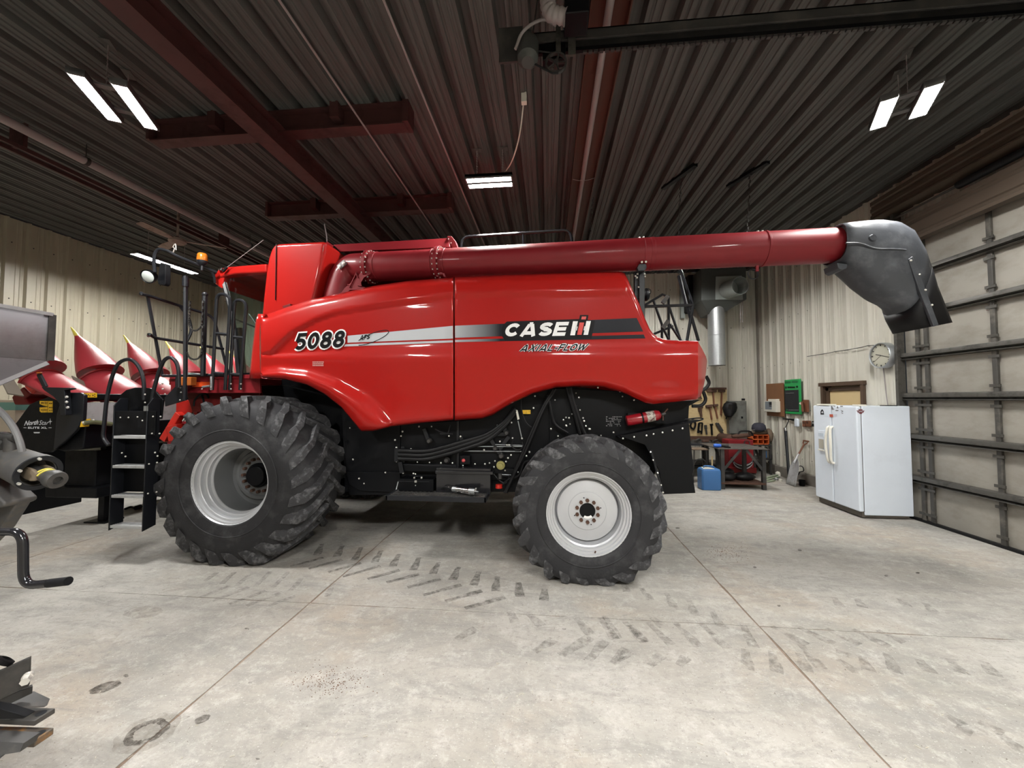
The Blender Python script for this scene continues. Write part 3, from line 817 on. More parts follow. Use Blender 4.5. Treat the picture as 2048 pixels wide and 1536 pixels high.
M['stripe'] = grad_mat()
decal('stripe_decal', [[(695, 671.5), (906, 651.7), (906, 677), (695, 685.5)], [(691, 688.5), (906, 680.5), (906, 684.8), (688, 693)]], M['stripe'], PF, .004)
decal('stripe_decal', [[(910, 651.5), (1273.5, 636), (1286.5, 663), (910, 675.5)], [(910, 679.8), (1287.5, 669), (1291, 676.8), (910, 684.2)]], M['stripe'], PR, .004)
q5 = [(588, 700), (688, 694), (692, 661), (592, 667)]
stroke_text('model_number', '5088', q5, .22, M['whitepaint'], PF, .009, .17, .10, .07)
stroke_text('model_number', '5088', q5, .22, M['blackprint'], PF, .015, 0, .10, .07)
qA = [(714, 684), (740, 681.5), (741, 671), (719, 673)]
stroke_text('lettering', 'AFS', [(719, 680.5), (739, 678.5), (741, 668.5), (721, 670.5)], .23, M['blackprint'], PF, .010, 0, .05, .10)
ell = [(745 + 33 * math.cos(a) * .98 + 0, 675.5 - 9 * math.sin(a) - 12 * math.cos(a)) for a in [math.radians(-150 + 10 * k) for k in range(31)]]
decal('swoosh_decal', [list(q) for q in ribbon(ell, 1.5)], M['navyprint'], PF, .008, 1)
# maker name
qC = [(1008, 673.5), (1132, 671.5), (1137, 643.5), (1013, 646.5)]
decal('badge_backing', [[(1006, 650), (1014, 643), (1160, 638), (1190, 641), (1183, 677), (1010, 681), (1004, 672), (1003, 660)], [(1158, 642), (1175, 642), (1177, 630), (1160, 630)]], M['blackprint'], PR, .0065)
stroke_text('maker_name', 'CASE', qC, .255, M['whitepaint'], PR, .015, 0, .14, .07)
def sl(x0, x1, y0, y1, k=.21):   # slanted bar
    return [(x0 + (672 - y0) * k, y0), (x1 + (672 - y0) * k, y0), (x1 + (672 - y1) * k, y1), (x0 + (672 - y1) * k, y1)]
decal('maker_name', [sl(1140, 1149.5, 642.5, 670.5), sl(1166.5, 1175.5, 642, 669.8), sl(1148, 1153, 653, 661), sl(1163.5, 1168, 652.6, 660.6)], M['whitepaint'], PR, .015, 2)
decal('maker_emblem', [sl(1151.6, 1164.6, 643, 671), sl(1153.5, 1166.5, 630.5, 642)], M['blackprint'], PR, .017, 2)
decal('maker_emblem', [sl(1153.6, 1162.6, 645, 669.5), sl(1155.5, 1164.5, 633, 638.8)], M['redprint'], PR, .019, 2)
qX = [(1040, 703), (1172, 700.8), (1176, 687.2), (1044, 689.5)]
stroke_text('model_name', 'AXIAL-FLOW', qX, .22, M['whitepaint'], PR, .008, .16, .35, .12)
stroke_text('model_name', 'AXIAL-FLOW', qX, .21, M['blackprint'], PR, .014, 0, .35, .12)
# faded small print under the model number
pr_ = []
for k in range(3):
    x = 625
    while x < 646:
        w_ = random.uniform(1.2, 2.6); pr_.append([(x, 723 + k * 3.4), (x + w_, 723 + k * 3.4), (x + w_, 725.2 + k * 3.4), (x, 725.2 + k * 3.4)]); x += w_ + .5
stuff(decal('small_print', pr_, mat('faded_print', (.55, .3, .28), .5), PF, .004, 1))

# ---- far side of the body: plain panel of the same outline
far = PF.copy(); COL.objects.link(far); far.parent = CB; far.scale = (1, -1, 1); far.location = (0, 2 * (5.68 - 5.5), 0); far['label'] = 'far side panel'
far = PR.copy(); COL.objects.link(far); far.parent = CB; far.scale = (1, -1, 1); far.location = (0, 2 * (5.68 - 5.5), 0); far['label'] = 'far side panel'

# ---- body behind the panels
def P_(px, py, Y): return aY(px, py, Y)
bx = MB(); bx.box((-3.35, 4.62, 2.12), (.70, 6.75, 3.05)); bx.build('body_shell', M['darkred'], CB, bevel=.03)
MB().box((.55, 4.42, 2.0), (1.42, 6.93, 2.36)).build('rear_hood', M['red'], CB, bevel=.05)
# corner panel next to the cab
cp = MB(); pts = [(516, 640), (531, 628), (520, 640), (520, 752), (503, 756), (500, 757)]
rows = []
for py, xl, xr in ((628, 518, 532), (640, 513.5, 521), (660, 511, 519), (700, 506, 519), (740, 502, 520), (757, 500, 522)):
    rows.append([aY(xl - 1, py, 4.42), aY(xl, py, 4.33), aY(xl + 3, py, 4.28), aY(xr, py, 4.27), aY(xr, py, 4.36)])
cp.grid(rows); o = cp.build('corner_panel', M['red'], CB, angle=60, solid=.01)
# grain tank front hood
hs = [(519, 660), (521, 636), (525, 590), (530, 545), (535, 515), (541, 497), (547, 489), (556, 486), (600, 483.5), (652, 481), (642, 535), (625, 610), (618, 660)]
h0 = LY(hs, 4.46)
hb = MB(); hb.prism(h0, (0, 2.4, 0)); hb.build('grain_tank_hood', M['red'], CB, bevel=.05, seg=3)
sd = MB(); sd.loft([[aY(653, 482, 4.49), aY(667, 491, 4.72), aY(667, 491, 5.2), aY(653, 482, 5.2)], [aY(624, 612, 4.49), aY(640, 600, 4.72), aY(640, 600, 5.2), aY(624, 612, 5.2)]]).build('hood_side', M['dullred'], CB, bevel=.01)
sm = MB(); sm.beam(aY(552.5, 488, 4.452), aY(551, 600, 4.452), .006, .01, (0, 1, 0)).build('hood_seam', M['black'], CB)
br = MB(); br.prism(LY([(564, 612), (580, 607), (582, 612), (567, 617)], 4.41), (0, .06, 0)); br.build('hood_latch', M['darkred'], CB, bevel=.004)
# grain tank walls and folded extensions
MB().box((aY(650, 500, 4.9).x, 4.95, 2.9), (aY(910, 500, 4.9).x, 6.6, 3.42)).build('grain_tank', M['darkred'], CB, bevel=.02)
ex = MB(); a0, a1, b0, b1 = aY(667, 489, 4.86), aY(897, 476, 4.86), aY(900, 494, 4.80), aY(679, 503, 4.80)
ex.prism([a0, a1, b0, b1], (0, .03, 0)); ex.prism([a0 + V(0, 0, 0), a1, a1 + V(0, 1.6, .04), a0 + V(0, 1.6, .04)], (0, 0, -.02)); ex.build('tank_extension', M['dullred'], CB, bevel=.006)
eb = MB(); eb.prism(LY([(894, 472), (903, 472), (911, 482), (916, 497), (908, 499), (897, 484)], 4.84), (0, .10, 0)); eb.build('extension_bracket', M['snout'], CB, bevel=.006)
bo = MB()
for px, py in ((897, 478), (902, 486), (660, 502), (658, 507), (700, 503), (730, 501), (655, 500)): bo.sphere(aY(px, py, 4.83), .008, 6, 4)
stuff(bo.build('bolts', M['zinc'], CB))

# ---- unloading auger
AX0, AX1 = V(-1.98, 4.70, 3.415), V(3.02, 4.31, 3.40)
axd = (AX1 - AX0).normalized()
def ax_at(px):     # the point of the tube axis seen at this pixel column
    lo, hi = -.2, 1.3
    for _ in range(40):
        m_ = (lo + hi) / 2; p = AX0.lerp(AX1, m_) - EYE
        if 1024 + FPX * p.dot(RIGHT) / p.dot(FWD) < px: lo = m_
        else: hi = m_
    return AX0.lerp(AX1, lo)
def ax_fix():
    """Aim the axis through the tube's middle line in the photograph, at its true distance."""
    global AX0, AX1, axd
    AX0, AX1 = aY(742, 534.5, 4.70), aY(1672, 491, 4.31); axd = (AX1 - AX0).normalized()
ax_fix()
RT = .182
tube = MB()
q0, q1 = ax_at(745), ax_at(1672)
tube.lathe([(.001, 0), (RT, 0), (RT, (q1 - q0).length), (.001, (q1 - q0).length)], q0, axd, 40)
AU = tube.build('unloading_auger', M['dullred'], CB)
for px, hw, rr in ((742, .022, .212), (880, .022, .214), (1286, .004, .1865), (1302, .02, .1855), (1526, .01, .190), (757, .012, .189), (868, .012, .188), (893, .01, .188)):
    c = ax_at(px); MB().lathe([(RT - .01, -hw), (rr, -hw), (rr, hw), (RT - .01, hw)], c, axd, 40).build('tube_flange', M['dullred'], AU, bevel=.003)
s1 = axd.cross(V(0, 0, 1)).normalized(); s2 = s1.cross(axd)
bo = MB()
for px in (742, 880):
    c = ax_at(px)
    for k in range(20):
        a = 2 * math.pi * k / 20; d = s1 * math.cos(a) + s2 * math.sin(a)
        bo.cyl(c + d * .2 - axd * .036, c + d * .2 + axd * .036, .009, n=6)
for px in (1272 + 10, 1520):
    c = ax_at(px)
    for a in (math.pi / 2 - .03, ):
        d = s2; bo.cyl(c + d * (RT - .005) - axd * .02, c + d * (RT + .022) - axd * .02, .012, n=6); bo.cyl(c + d * (RT - .005) + axd * .025, c + d * (RT + .022) + axd * .025, .012, n=6)
stuff(bo.build('flange_bolts', M['zinc'], AU))
# elbow turning down to the tank sump
el = [ax_at(743), ax_at(726), aY(706, 537, 4.74), aY(690, 553, 4.74), aY(681, 580, 4.72), aY(674, 612, 4.70), aY(664, 680, 4.70)]
pth = smoothpath(el, 5)
MB().tube(pth, [RT * .99] * 6 + [RT * .97] * (len(pth) - 6), 24).build('auger_elbow', M['dullred'], AU, angle=50)
gs = MB(); gs.prism(LY([(707, 561), (722, 545), (733, 538), (742, 540), (741, 548), (728, 555), (722, 565), (723, 572), (730, 575), (729, 579), (700, 580), (690, 588), (680, 588), (690, 575)], 4.55), (0, .012, 0)); gs.build('elbow_gusset', M['dullred'], AU, bevel=.003)
for pts in ([(699, 575), (713, 546)], [(712, 545), (716, 556)], [(695, 569), (702, 571)], [(716, 571), (724, 572)], [(731, 529), (722, 540)]):
    MB().beam(aY(*pts[0], 4.545), aY(*pts[1], 4.545), .012, .02, (0, 1, 0)).build('gusset_rib', M['dullred'], AU, bevel=.003)
pl = MB(); pl.prism(LY([(673, 531), (687, 519), (693, 527), (679, 539)], 4.53), (0, .02, 0)); pl.build('lamp_plate', M['pvc'], AU, bevel=.003)
for px, py in ((679.5, 533), (687, 526.5)):
    c = aY(px, py, 4.52); MB().lathe([(.001, -.012), (.018, -.012), (.022, 0), (.001, 0)], c, (0, 1, 0), 16).lathe([(.001, -.018), (.008, -.018), (.008, -.01)], c, (0, 1, 0), 10).build('plate_bolt', M['zinc'], AU)
# saddle straps and cradle that carry the tube
sd = MB(); sd.prism(LY([(872, 552), (874, 545), (888, 544), (891, 553), (887, 553), (885, 548), (877, 549), (876, 553)], 4.52), (0, .05, 0)); sd.build('tube_saddle', M['snout'], AU, bevel=.004)
cr = MB()
cr.beam(aY(1283, 541, 4.42), aY(1283, 640, 4.42), .062, .05, (0, 1, 0)); cr.beam(aY(1272, 545, 4.47), aY(1272, 600, 4.47), .04, .05, (0, 1, 0))
cr.prism(LY([(1278, 528), (1292, 527), (1294, 535), (1290, 541), (1277, 542), (1274, 536)], 4.30), (0, .06, 0))
cr.build('auger_cradle', M['satin'], CB, bevel=.005)
bo = MB()
for px, py in ((1284, 524), (1292, 523.5)): bo.cyl(aY(px, py, 4.29), aY(px, py, 4.36), .012, n=6)
for px, py in ((1275, 548), (1274, 555), (1271, 552), (1289, 548), (1277, 574), (1290, 553)): bo.sphere(aY(px, py, 4.39), .012, 6, 4)
stuff(bo.build('bolts', M['zinc'], CB))
rg = MB(); rg.beam(aY(1514, 531, 4.32), aY(1514, 543, 4.32), .03, .02, (0, 1, 0)).build('hook_plate', M['dullred'], AU, bevel=.003)
c = aY(1506, 548, 4.32)
MB().tube([c + V(math.cos(a), .1 * math.cos(a), math.sin(a)) * .055 for a in [k * 2 * math.pi / 18 for k in range(19)]], .006, 6).build('hanging_ring', M['satin'], AU)
# rubber spout
sec = [((1667, 456), (1667, 525), .185), ((1684, 453), (1680, 531), .20), ((1700, 451.5), (1692, 545), .21), ((1722, 449), (1706, 558), .215), ((1748, 448), (1724, 576), .22), ((1776, 451), (1752, 598), .22), ((1801, 466), (1777, 610), .22), ((1820, 498), (1788, 618), .215), ((1833, 535), (1792, 628), .21), ((1845, 574), (1796, 641), .205), ((1878, 650), (1807, 664), .19)]
def spout_sec(t_, b_, hw, Y):
    T, B = aY(*t_, Y), aY(*b_, Y)
    out = []
    u = (T - B) / 2; c = (T + B) / 2
    for k in range(20):
        a = 2 * math.pi * k / 20
        ca, sa = math.cos(a), math.sin(a)
        e = .62
        x = math.copysign(abs(ca) ** e, ca); y = math.copysign(abs(sa) ** e, sa)
        out.append(c + u * y + V(0, hw * x, 0))
    return out
SP = MB().loft([spout_sec(a, b, h, 4.27) for a, b, h in sec[:-2]], cap=False).build('rubber_spout', M['boot'], AU, angle=45, solid=.012)
MB().loft([spout_sec(a, b, h + .006, 4.27) for a, b, h in sec[-3:]], cap=False).build('spout_skirt', M['hose'], SP, angle=45, solid=.012)
for px in (1672, 1683):
    c = ax_at(px); MB().lathe([(RT, -.008), (.208, -.008), (.212, 0), (.208, .008), (RT, .008)], c, axd, 40).build('hose_clamp', M['darksteel'], SP)
MB().prism(LY([(1817, 518), (1826, 512), (1845, 560), (1878, 650), (1868, 653), (1838, 578)], 4.035), (0, .03, 0)).build('spout_flap', M['boot'], SP, bevel=.006)
rd = [aY(x, y, 4.038) for x, y in ((1692, 486), (1720, 487), (1752, 497), (1790, 498), (1812, 500))]
MB().tube(smoothpath(rd, 4), .008, 6).build('moulded_rib', M['boot'], SP)
c = aY(1745, 476, 4.05); MB().lathe([(.001, -.012), (.03, -.012), (.036, 0), (.036, .03), (.001, .03)], c, (0, 1, 0), 20).build('spout_boss', M['boot'], SP)
bo = MB()
for px, py in ((1822, 521), (1839, 549), (1851, 580), (1864, 610)): bo.sphere(aY(px, py, 4.03), .010, 8, 5)
bo.build('spout_bolts', M['zinc'], SP)
MB().prism(LY([(1730, 447), (1732, 442.5), (1748, 441.5), (1752, 446)], 4.2), (0, .12, 0)).build('top_lug', M['boot'], SP, bevel=.005)
MB().prism(LY([(1674, 525), (1696, 528), (1694, 537), (1684, 540), (1677, 536)], 4.17), (0, .2, 0)).build('lower_lug', M['boot'], SP, bevel=.008)

# ---- top hand rail on the engine deck
tr = rounded([aY(921, 505, 5.2), aY(924, 474, 5.2), aY(1141, 460, 5.2), aY(1145, 492, 5.2)], .12)
MB().tube(tr, .02, 8).build('deck_rail', M['gloss'], CB)
MB().cyl(aY(1046, 466, 5.2), aY(1047, 500, 5.2), .014, n=8).build('rail_post', M['gloss'], CB)
MB().box((-1.3, 4.9, 3.0), (.6, 6.7, 3.12)).build('engine_deck', M['darkred'], CB, bevel=.02)
# antenna and marker on the tank
MB().tube(smoothpath([aY(654, 484, 5.3), aY(653, 470, 5.3), aY(650, 455, 5.3), aY(649, 448, 5.3)], 3), .008, 6).build('antenna', M['pvc'], CB)

# ---- rear ladder frame and rails over the back hood
def tubes(nm, paths, r, mt, parent, n=7, rad=0):
    mb = MB()
    for p in paths: mb.tube(rounded(p, rad) if rad else p, r, n)
    return mb.build(nm, mt, parent)
YR = 4.75
tubes('rear_rail', [[aY(1286, 613, YR), aY(1386, 610, YR)], [aY(1386, 611, YR), aY(1374, 682, YR)], [aY(1382, 630, YR), aY(1397, 682, YR)]], .018, M['satin'], CB)
tubes('rear_rail', [[aY(1357, 546, 5.3), aY(1360, 537, 5.3), aY(1386, 612, YR)], [aY(1359, 552, 4.9), aY(1373, 612, YR)], [aY(1357, 552, 5.0), aY(1381, 636, YR)]], .018, M['satin'], CB)
tubes('ladder_frame', [[aY(1307, 601, 5.0), aY(1324, 650, 5.0), aY(1324, 684, 5.0)], [aY(1337, 592, 5.0), aY(1338, 684, 5.0)], [aY(1338, 612, 5.0), aY(1362, 684, 5.0)], [aY(1308, 668, 5.0), aY(1346, 652, 5.0)], [aY(1290, 610, 5.0), aY(1325, 589, 5.0), aY(1337, 594, 5.0)], [aY(1324, 652, 5.0), aY(1340, 684, 5.0)], [aY(1340, 648, 5.0), aY(1362, 682, 5.0)]], .016, M['satin'], CB)
for (x0, y0, x1, y1) in ((1325, 607, 1336, 592), (1325, 657, 1337, 641)):
    MB().beam(aY(x0, y0, 4.98), aY(x1, y1, 4.98), .05, .03, (0, 1, 0)).build('rear_lamp', M['darksteel'], CB, bevel=.005)
MB().sphere(aY(1292, 590, 4.9), .07, 12, 8, (.7, 1, 1.1)).build('work_lamp', M['black'], CB)
tubes('wire_loop', [smoothpath([aY(1288, 582, 4.85), aY(1292, 577, 4.85), aY(1301, 580, 4.85), aY(1300, 588, 4.85), aY(1292, 592, 4.85)], 4)], .005, M['hose'], CB, 5)
# ---- black lower body between the wheels
YU = 4.58
lb = MB(); lb.prism(LY([(560, 770), (690, 800), (1120, 770), (1400, 800), (1378, 812), (1376, 850), (1330, 868), (1300, 984), (690, 984), (684, 800)], YU + .02), (0, 2.3, 0)); lb.build('lower_body', M['black'], CB)
MB().prism(LY([(566, 757), (640, 772), (720, 850), (735, 864), (700, 880), (694, 990), (560, 990), (520, 800)], 4.84), (0, .02, 0)).build('wheel_well', M['black'], CB)
def plate(nm, pts, Y, th=.02, m='black', parent=CB, bev=.004):
    return MB().prism(LY(pts, Y), (0, th, 0)).build(nm, M[m], parent, bevel=bev)
plate('side_plate', [(694, 858), (800, 848), (800, 990), (700, 990), (690, 940)], YU, .03)
plate('side_plate', [(802, 848), (914, 842), (914, 946), (802, 946)], YU - .01, .03)
plate('side_plate', [(917, 842), (960, 838), (1030, 800), (1100, 775), (1100, 960), (917, 960)], YU - .01, .03)
plate('skid_plate', [(692, 944), (800, 944), (800, 985), (720, 982), (698, 968)], YU - .03, .03)
plate('chassis_rail', [(806, 930), (1035, 938), (1035, 948), (806, 942)], YU - .06, .06)
plate('cross_rail', [(806, 928), (912, 930), (912, 934), (806, 932)], YU - .05, .04, 'satin')
plate('vertical_rail', [(913, 842), (918, 842), (918, 940), (913, 940)], YU - .03, .03, 'satin')
# rear engine side plate, straw shield
plate('rear_side_plate', [(1096, 776), (1240, 782), (1305, 806), (1392, 800), (1375, 812), (1377, 845), (1262, 868), (1240, 900), (1100, 900)], YU - .03, .03)
plate('straw_shield', [(1238, 872), (1378, 845), (1384, 905), (1388, 938), (1385, 948), (1391, 986), (1326, 989), (1318, 940), (1290, 890)], 4.34, .025, 'black')
plate('shield_hinge', [(1300, 900), (1304, 899), (1328, 984), (1323, 985)], 4.335, .02, 'satin')
plate('shield_ledge', [(1236, 874), (1384, 842), (1408, 840), (1300, 868), (1244, 880)], 4.36, .18, 'black')
hk = MB()
hk.tube(smoothpath([aY(1362, 846, 4.4), aY(1390, 843, 4.4), aY(1406, 838, 4.4), aY(1396, 836, 4.4), aY(1370, 839, 4.4)], 5), .008, 6)
hk.build('shield_hook', M['satin'], CB)
# diagonal straps and levers
def straps(items, nm='lever', m='satin', Y=YU - .05, w=.045):
    for a, b in items:
        MB().beam(aY(*a, Y), aY(*b, Y), w, .02, (0, 1, 0)).build(nm, M[m], CB, bevel=.004)
straps([((848, 857), (858, 884)), ((921, 873), (931, 900)), ((978, 874), (1004, 913)), ((985, 869), (1013, 868)), ((1005, 840), (1011, 865)), ((1018, 873), (996, 903)), ((806, 893), (806, 925))])
straps([((793, 896), (793, 923)), ((800, 924), (804, 946))], 'hose_clamp_bar', 'satin', YU - .08, .05)
tubes('hose', [smoothpath([aY(797, y0, YU - .08), aY(850, y0 + 1, YU - .09), aY(890, (y0 + y1) / 2 - 1, YU - .09), aY(930, y1 - 6, YU - .09), aY(975, y2, YU - .08), aY(1010, y3, YU - .07), aY(1030, y3 - 26, YU - .05)], 6) for y0, y1, y2, y3 in ((901, 888, 868, 842), (909, 895, 873, 846), (917, 903, 880, 851))], .026, M['hose'], CB, 9)
for pts, r in (([(1112, 778), (1090, 812), (1073, 850), (1052, 900), (1020, 965), (1012, 985)], .022), ([(1107, 779), (1085, 815), (1066, 856), (1045, 905), (1024, 955), (1008, 985)], .018),
               ([(1097, 790), (1104, 830), (1112, 850), (1136, 866)], .016), ([(1042, 798), (1043, 820), (1052, 845), (1068, 858)], .008), ([(1026, 880), (1024, 893), (1036, 900), (1046, 893), (1044, 884)], .006),
               ([(1060, 921), (1048, 926), (1038, 950), (1018, 958), (1004, 970)], .012), ([(985, 946), (1000, 962), (1012, 966), (1020, 950)], .008), ([(905, 868), (885, 865), (870, 858)], .01), ([(900, 850), (895, 866), (880, 868)], .008),
               ([(1140, 775), (1146, 800), (1162, 850), (1172, 872)], .024), ([(1134, 775), (1138, 790), (1150, 830), (1160, 868)], .018)):
    tubes('hose', [smoothpath([aY(x, y, YU - .10) for x, y in pts], 5)], r, M['hose'], CB, 7)
tubes('hose', [smoothpath([aY(1412, 752, 4.6), aY(1418, 765, 4.6), aY(1413, 775, 4.6), aY(1404, 782, 4.6)], 5), smoothpath([aY(1407, 784, 4.6), aY(1411, 800, 4.6), aY(1402, 811, 4.6), aY(1384, 812, 4.6)], 5)], .02, M['hose'], CB, 8)
tubes('cable_rod', [[aY(920, 893, YU - .06), aY(1048, 893, YU - .06)], [aY(990, 889, YU - .06), aY(1046, 891, YU - .06)], [aY(922, 902, YU - .06), aY(1046, 903, YU - .06)], [aY(1036, 842, YU - .06), aY(1044, 878, YU - .06)], [aY(1002, 949, YU - .08), aY(1022, 950, YU - .08)]], .006, M['steel'], CB, 6)
bo = MB(); random.seed(3)
pts = [(700, 856), (706, 919), (718, 957), (728, 967), (771, 945), (790, 880), (802, 872), (805, 863), (793, 895), (793, 923), (838, 853), (863, 853), (857, 882), (881, 906), (892, 921), (835, 924), (859, 925), (882, 926), (905, 926), (822, 898), (806, 946), (827, 947), (898, 872), (921, 873), (931, 900), (1010, 866), (990, 897), (1002, 912), (1016, 916), (1022, 910), (970, 928), (979, 926), (988, 934), (1010, 941), (990, 922), (1012, 923), (1036, 944), (950, 928), (926, 931), (1072, 782), (1070, 792), (1067, 816), (995, 851), (1025, 876), (1044, 877), (1014, 890), (1018, 890), (968, 900), (1000, 883)]
pts += [(1105, 838), (1110, 800), (1133, 852), (1140, 848), (1144, 828), (1152, 786), (1158, 795), (1160, 820), (1166, 836), (1168, 842), (1180, 858), (1127, 840), (1132, 835), (1138, 836), (1152, 812), (1148, 803), (1164, 855), (1172, 852), (1178, 858), (1102, 858), (1116, 872), (1227, 865), (1202, 871), (1240, 783), (1268, 800), (1245, 793), (1344, 800), (1354, 801), (1132, 851), (1196, 775), (1056, 880), (1059, 904), (1053, 912), (1023, 845)]
for x, y in pts: bo.sphere(aY(x, y, YU - .075), random.choice((.009, .011, .012)), 6, 4)
stuff(bo.build('bolts', M['zinc'], CB))
bo = MB()
for x, y in ((1246, 877), (1268, 874), (1293, 871), (1307, 868), (1325, 865), (1345, 861), (1365, 857), (1301, 904), (1306, 920), (1315, 946), (1322, 970), (1326, 985)): bo.sphere(aY(x, y, 4.325), .011, 6, 4)
stuff(bo.build('bolts', M['zinc'], CB))
for x, y, r in ((1013, 866, .02), (990, 897, .02), (1002, 912, .022), (858, 882, .02), (893, 921, .022)):
    c = aY(x, y, YU - .08); MB().lathe([(.001, -.02), (r, -.02), (r * 1.5, .0), (r * 1.6, .03)], c, (0, 1, 0), 14).build('pivot_boss', M['darksteel'], CB)
c = aY(1001, 931, YU - .09); MB().lathe([(.001, -.03), (.03, -.03), (.03, 0), (.05, 0), (.052, .03)], c, (0, 1, 0), 18).build('pump_flange', mat('olive_zinc', (.35, .32, .12), .4, metal=.5), CB)
MB().lathe([(.001, 0), (.022, 0), (.022, .06), (.001, .06)], aY(1000, 947, YU - .12) , (0, 0, -1), 14).build('filter_head', M['darksteel'], CB)
MB().lathe([(.001, 0), (.04, 0), (.042, .04), (.001, .04)], aY(998, 969, YU - .12), (0, 0, -1), 16).build('filter_cap', M['brightred'], CB)
MB().box(aY(920, 929, YU - .09), aY(943, 909, YU)).build('switch_box', M['black'], CB, bevel=.006)
MB().sphere(aY(927, 921, YU - .10), .022, 10, 6, (1, .6, 1)).build('red_switch', mat('pinkish_red_plastic', (.6, .08, .09), .4), CB)
plate('warning_decal', [(1045, 820), (1061, 820), (1061, 828), (1045, 828)], YU - .045, .004, 'yellowdecal', CB, 0)
plate('cable_tag', [(1031, 820), (1035, 820), (1039, 838), (1035, 840)], YU - .06, .01, 'cream', CB, .001)
# printed fluid chart
ch = MB()
random.seed(5)
for r in range(7):
    x = 1212
    while x < 1242:
        w_ = random.uniform(1.5, 4); y = 833 + r * 3
        if random.random() < .75: ch.add(LY([(x, y), (x + w_, y), (x + w_, y + 1.1), (x, y + 1.1)], YU - .034), [(0, 1, 2, 3)])
        x += w_ + 1
stuff(ch.build('printed_chart', mat('grey_print', (.3, .3, .3), .5), CB))
# service step with boxes
zs = aY(870, 985, 4.35).z
st = MB(); X0, X1 = aY(772, 994, 4.18).x, aY(972, 1003, 4.18).x
zt = .715
MB().box((X0, 4.17, zt - .05), (X1, 4.19, zt + .004)).box((X0, 4.44, zt - .05), (X1, 4.46, zt + .004)).box((X0, 4.17, zt - .05), (X0 + .02, 4.46, zt + .004)).box((X1 - .02, 4.17, zt - .05), (X1, 4.46, zt + .004)).build('service_step', M['satin'], CB, bevel=.003)
tr = MB()
for k in range(5): tr.box((X0, 4.20 + k * .055, zt - .012), (X1, 4.225 + k * .055, zt))
n = 22
for k in range(n): tr.box((X0 + (X1 - X0) * k / n, 4.18, zt - .014), (X0 + (X1 - X0) * k / n + .018, 4.45, zt - .002))
stuff(tr.build('step_grating', M['darksteel'], CB))
tubes('step_strut', [[aY(791, 986, 4.47), aY(797, 963, 4.5)]], .01, M['steel'], CB)
def tbox(nm, x0, x1, yt, yb, Y0, Y1, m, parent=CB, bev=.006):
    a, b_ = aY(x0, yb, Y0), aY(x1, yt, Y0)
    return MB().box((a.x, Y0, max(a.z, 0)), (b_.x, Y1, b_.z)).build(nm, M[m], parent, bevel=bev)
tb = tbox('tool_box', 797, 867, 959, 986, 4.42, 4.6, 'black'); MB().box(aY(796, 962, 4.41), aY(868, 958, 4.6) + V(0, .0, 0)).build('lid', M['satin'], tb, bevel=.003)
tubes('handle', [rounded([aY(829, 956, 4.45), aY(829, 953, 4.45), aY(844, 953, 4.45), aY(844, 956, 4.45)], .01)], .006, M['satin'], tb, 6)
for x in (828.5, 843): MB().sphere(aY(x, 955.5, 4.44), .012, 8, 5).build('handle_screw', M['zinc'], tb)
MB().box(aY(829, 965, 4.41), aY(834, 961, 4.42)).build('latch', M['zinc'], tb)
MB().sphere(aY(831, 971, 4.418), .007, 8, 5).build('keyhole', M['zinc'], tb)
bb = tbox('battery_box', 872, 981, 944, 987, 4.40, 4.6, 'gloss'); MB().box(aY(870, 948, 4.385), aY(986, 943, 4.385) + V(0, .22, 0)).box(aY(872, 943, 4.41), aY(982, 937, 4.41) + V(0, .19, 0)).build('lid', M['gloss'], bb, bevel=.008)
bo = MB()
for x, y in ((897, 975), (952, 977), (831, 948)): bo.sphere(aY(x, y, 4.395), .009, 6, 4)
stuff(bo.build('bolts', M['zinc'], bb))
# grease gun lying on the step
gg = thing('grease_gun', 'shiny silver grease gun lying on the black perforated step', 'grease gun', (aY(930, 985, 4.3).x, 4.28, zt))
g0, g1 = V(aY(908, 985, 4.28).x, 4.33, zt + .052), V(aY(952, 985, 4.28).x, 4.25, zt + .052)
MB().cyl(g0, g1, .027, n=16).build('barrel', M['chrome'], gg)
gd = (g1 - g0).normalized()
MB().cyl(g0.lerp(g1, .7), g0.lerp(g1, .98), .030, n=16).cyl(g0 - gd * .03, g0 + gd * .02, .030, n=12).build('end_cap', M['steel'], gg)
MB().cyl(g1, g1 + gd * .035, .008, n=8).build('plunger', M['steel'], gg)
MB().tube([g0 + V(-.02, .0, .0), g0 + V(.10, -.05, -.02), g0 + V(.24, -.11, -.026)], .008, 6).build('lever', M['chrome'], gg)
MB().tube(smoothpath([g0 + V(-.03, 0, 0), g0 + V(-.12, .02, .02), g0 + V(-.17, .06, -.01), g0 + V(-.05, .09, .06), g0 + V(.1, .08, .0)], 5), .006, 6).build('grease_hose', M['hose'], gg)

# fire extinguisher on the rear side
fe = thing('fire_extinguisher', 'red fire extinguisher strapped on the black rear side of combine', 'extinguisher', aY(1290, 838, 4.45))
e0, e1 = aY(1253, 842, 4.44), aY(1322, 829, 4.44); ed = (e1 - e0).normalized(); el_ = (e1 - e0).length
MB().lathe([(.001, 0), (.052, .0), (.06, .012), (.06, el_ - .05), (.045, el_ - .015), (.02, el_), (.001, el_)], e0, ed, 24).build('cylinder', mat('extinguisher_red', (.30, .01, .018), .3, coat=.4), fe)
MB().lathe([(.0605, el_ * .57), (.0612, el_ * .57), (.0612, el_ * .80), (.0605, el_ * .80)], e0, ed, 24).build('label_band', mat('worn_paper_label', (.5, .47, .42), .6, dirt=(.10, .03, .03), dscale=40, dlo=.45, dhi=.6), fe)
MB().lathe([(.0605, el_ * .42), (.064, el_ * .42), (.064, el_ * .47), (.0605, el_ * .47)], e0, ed, 24).build('strap', M['black'], fe)
MB().cyl(e1 - ed * .005, e1 + ed * .05, .018, n=10).build('valve', M['darksteel'], fe)
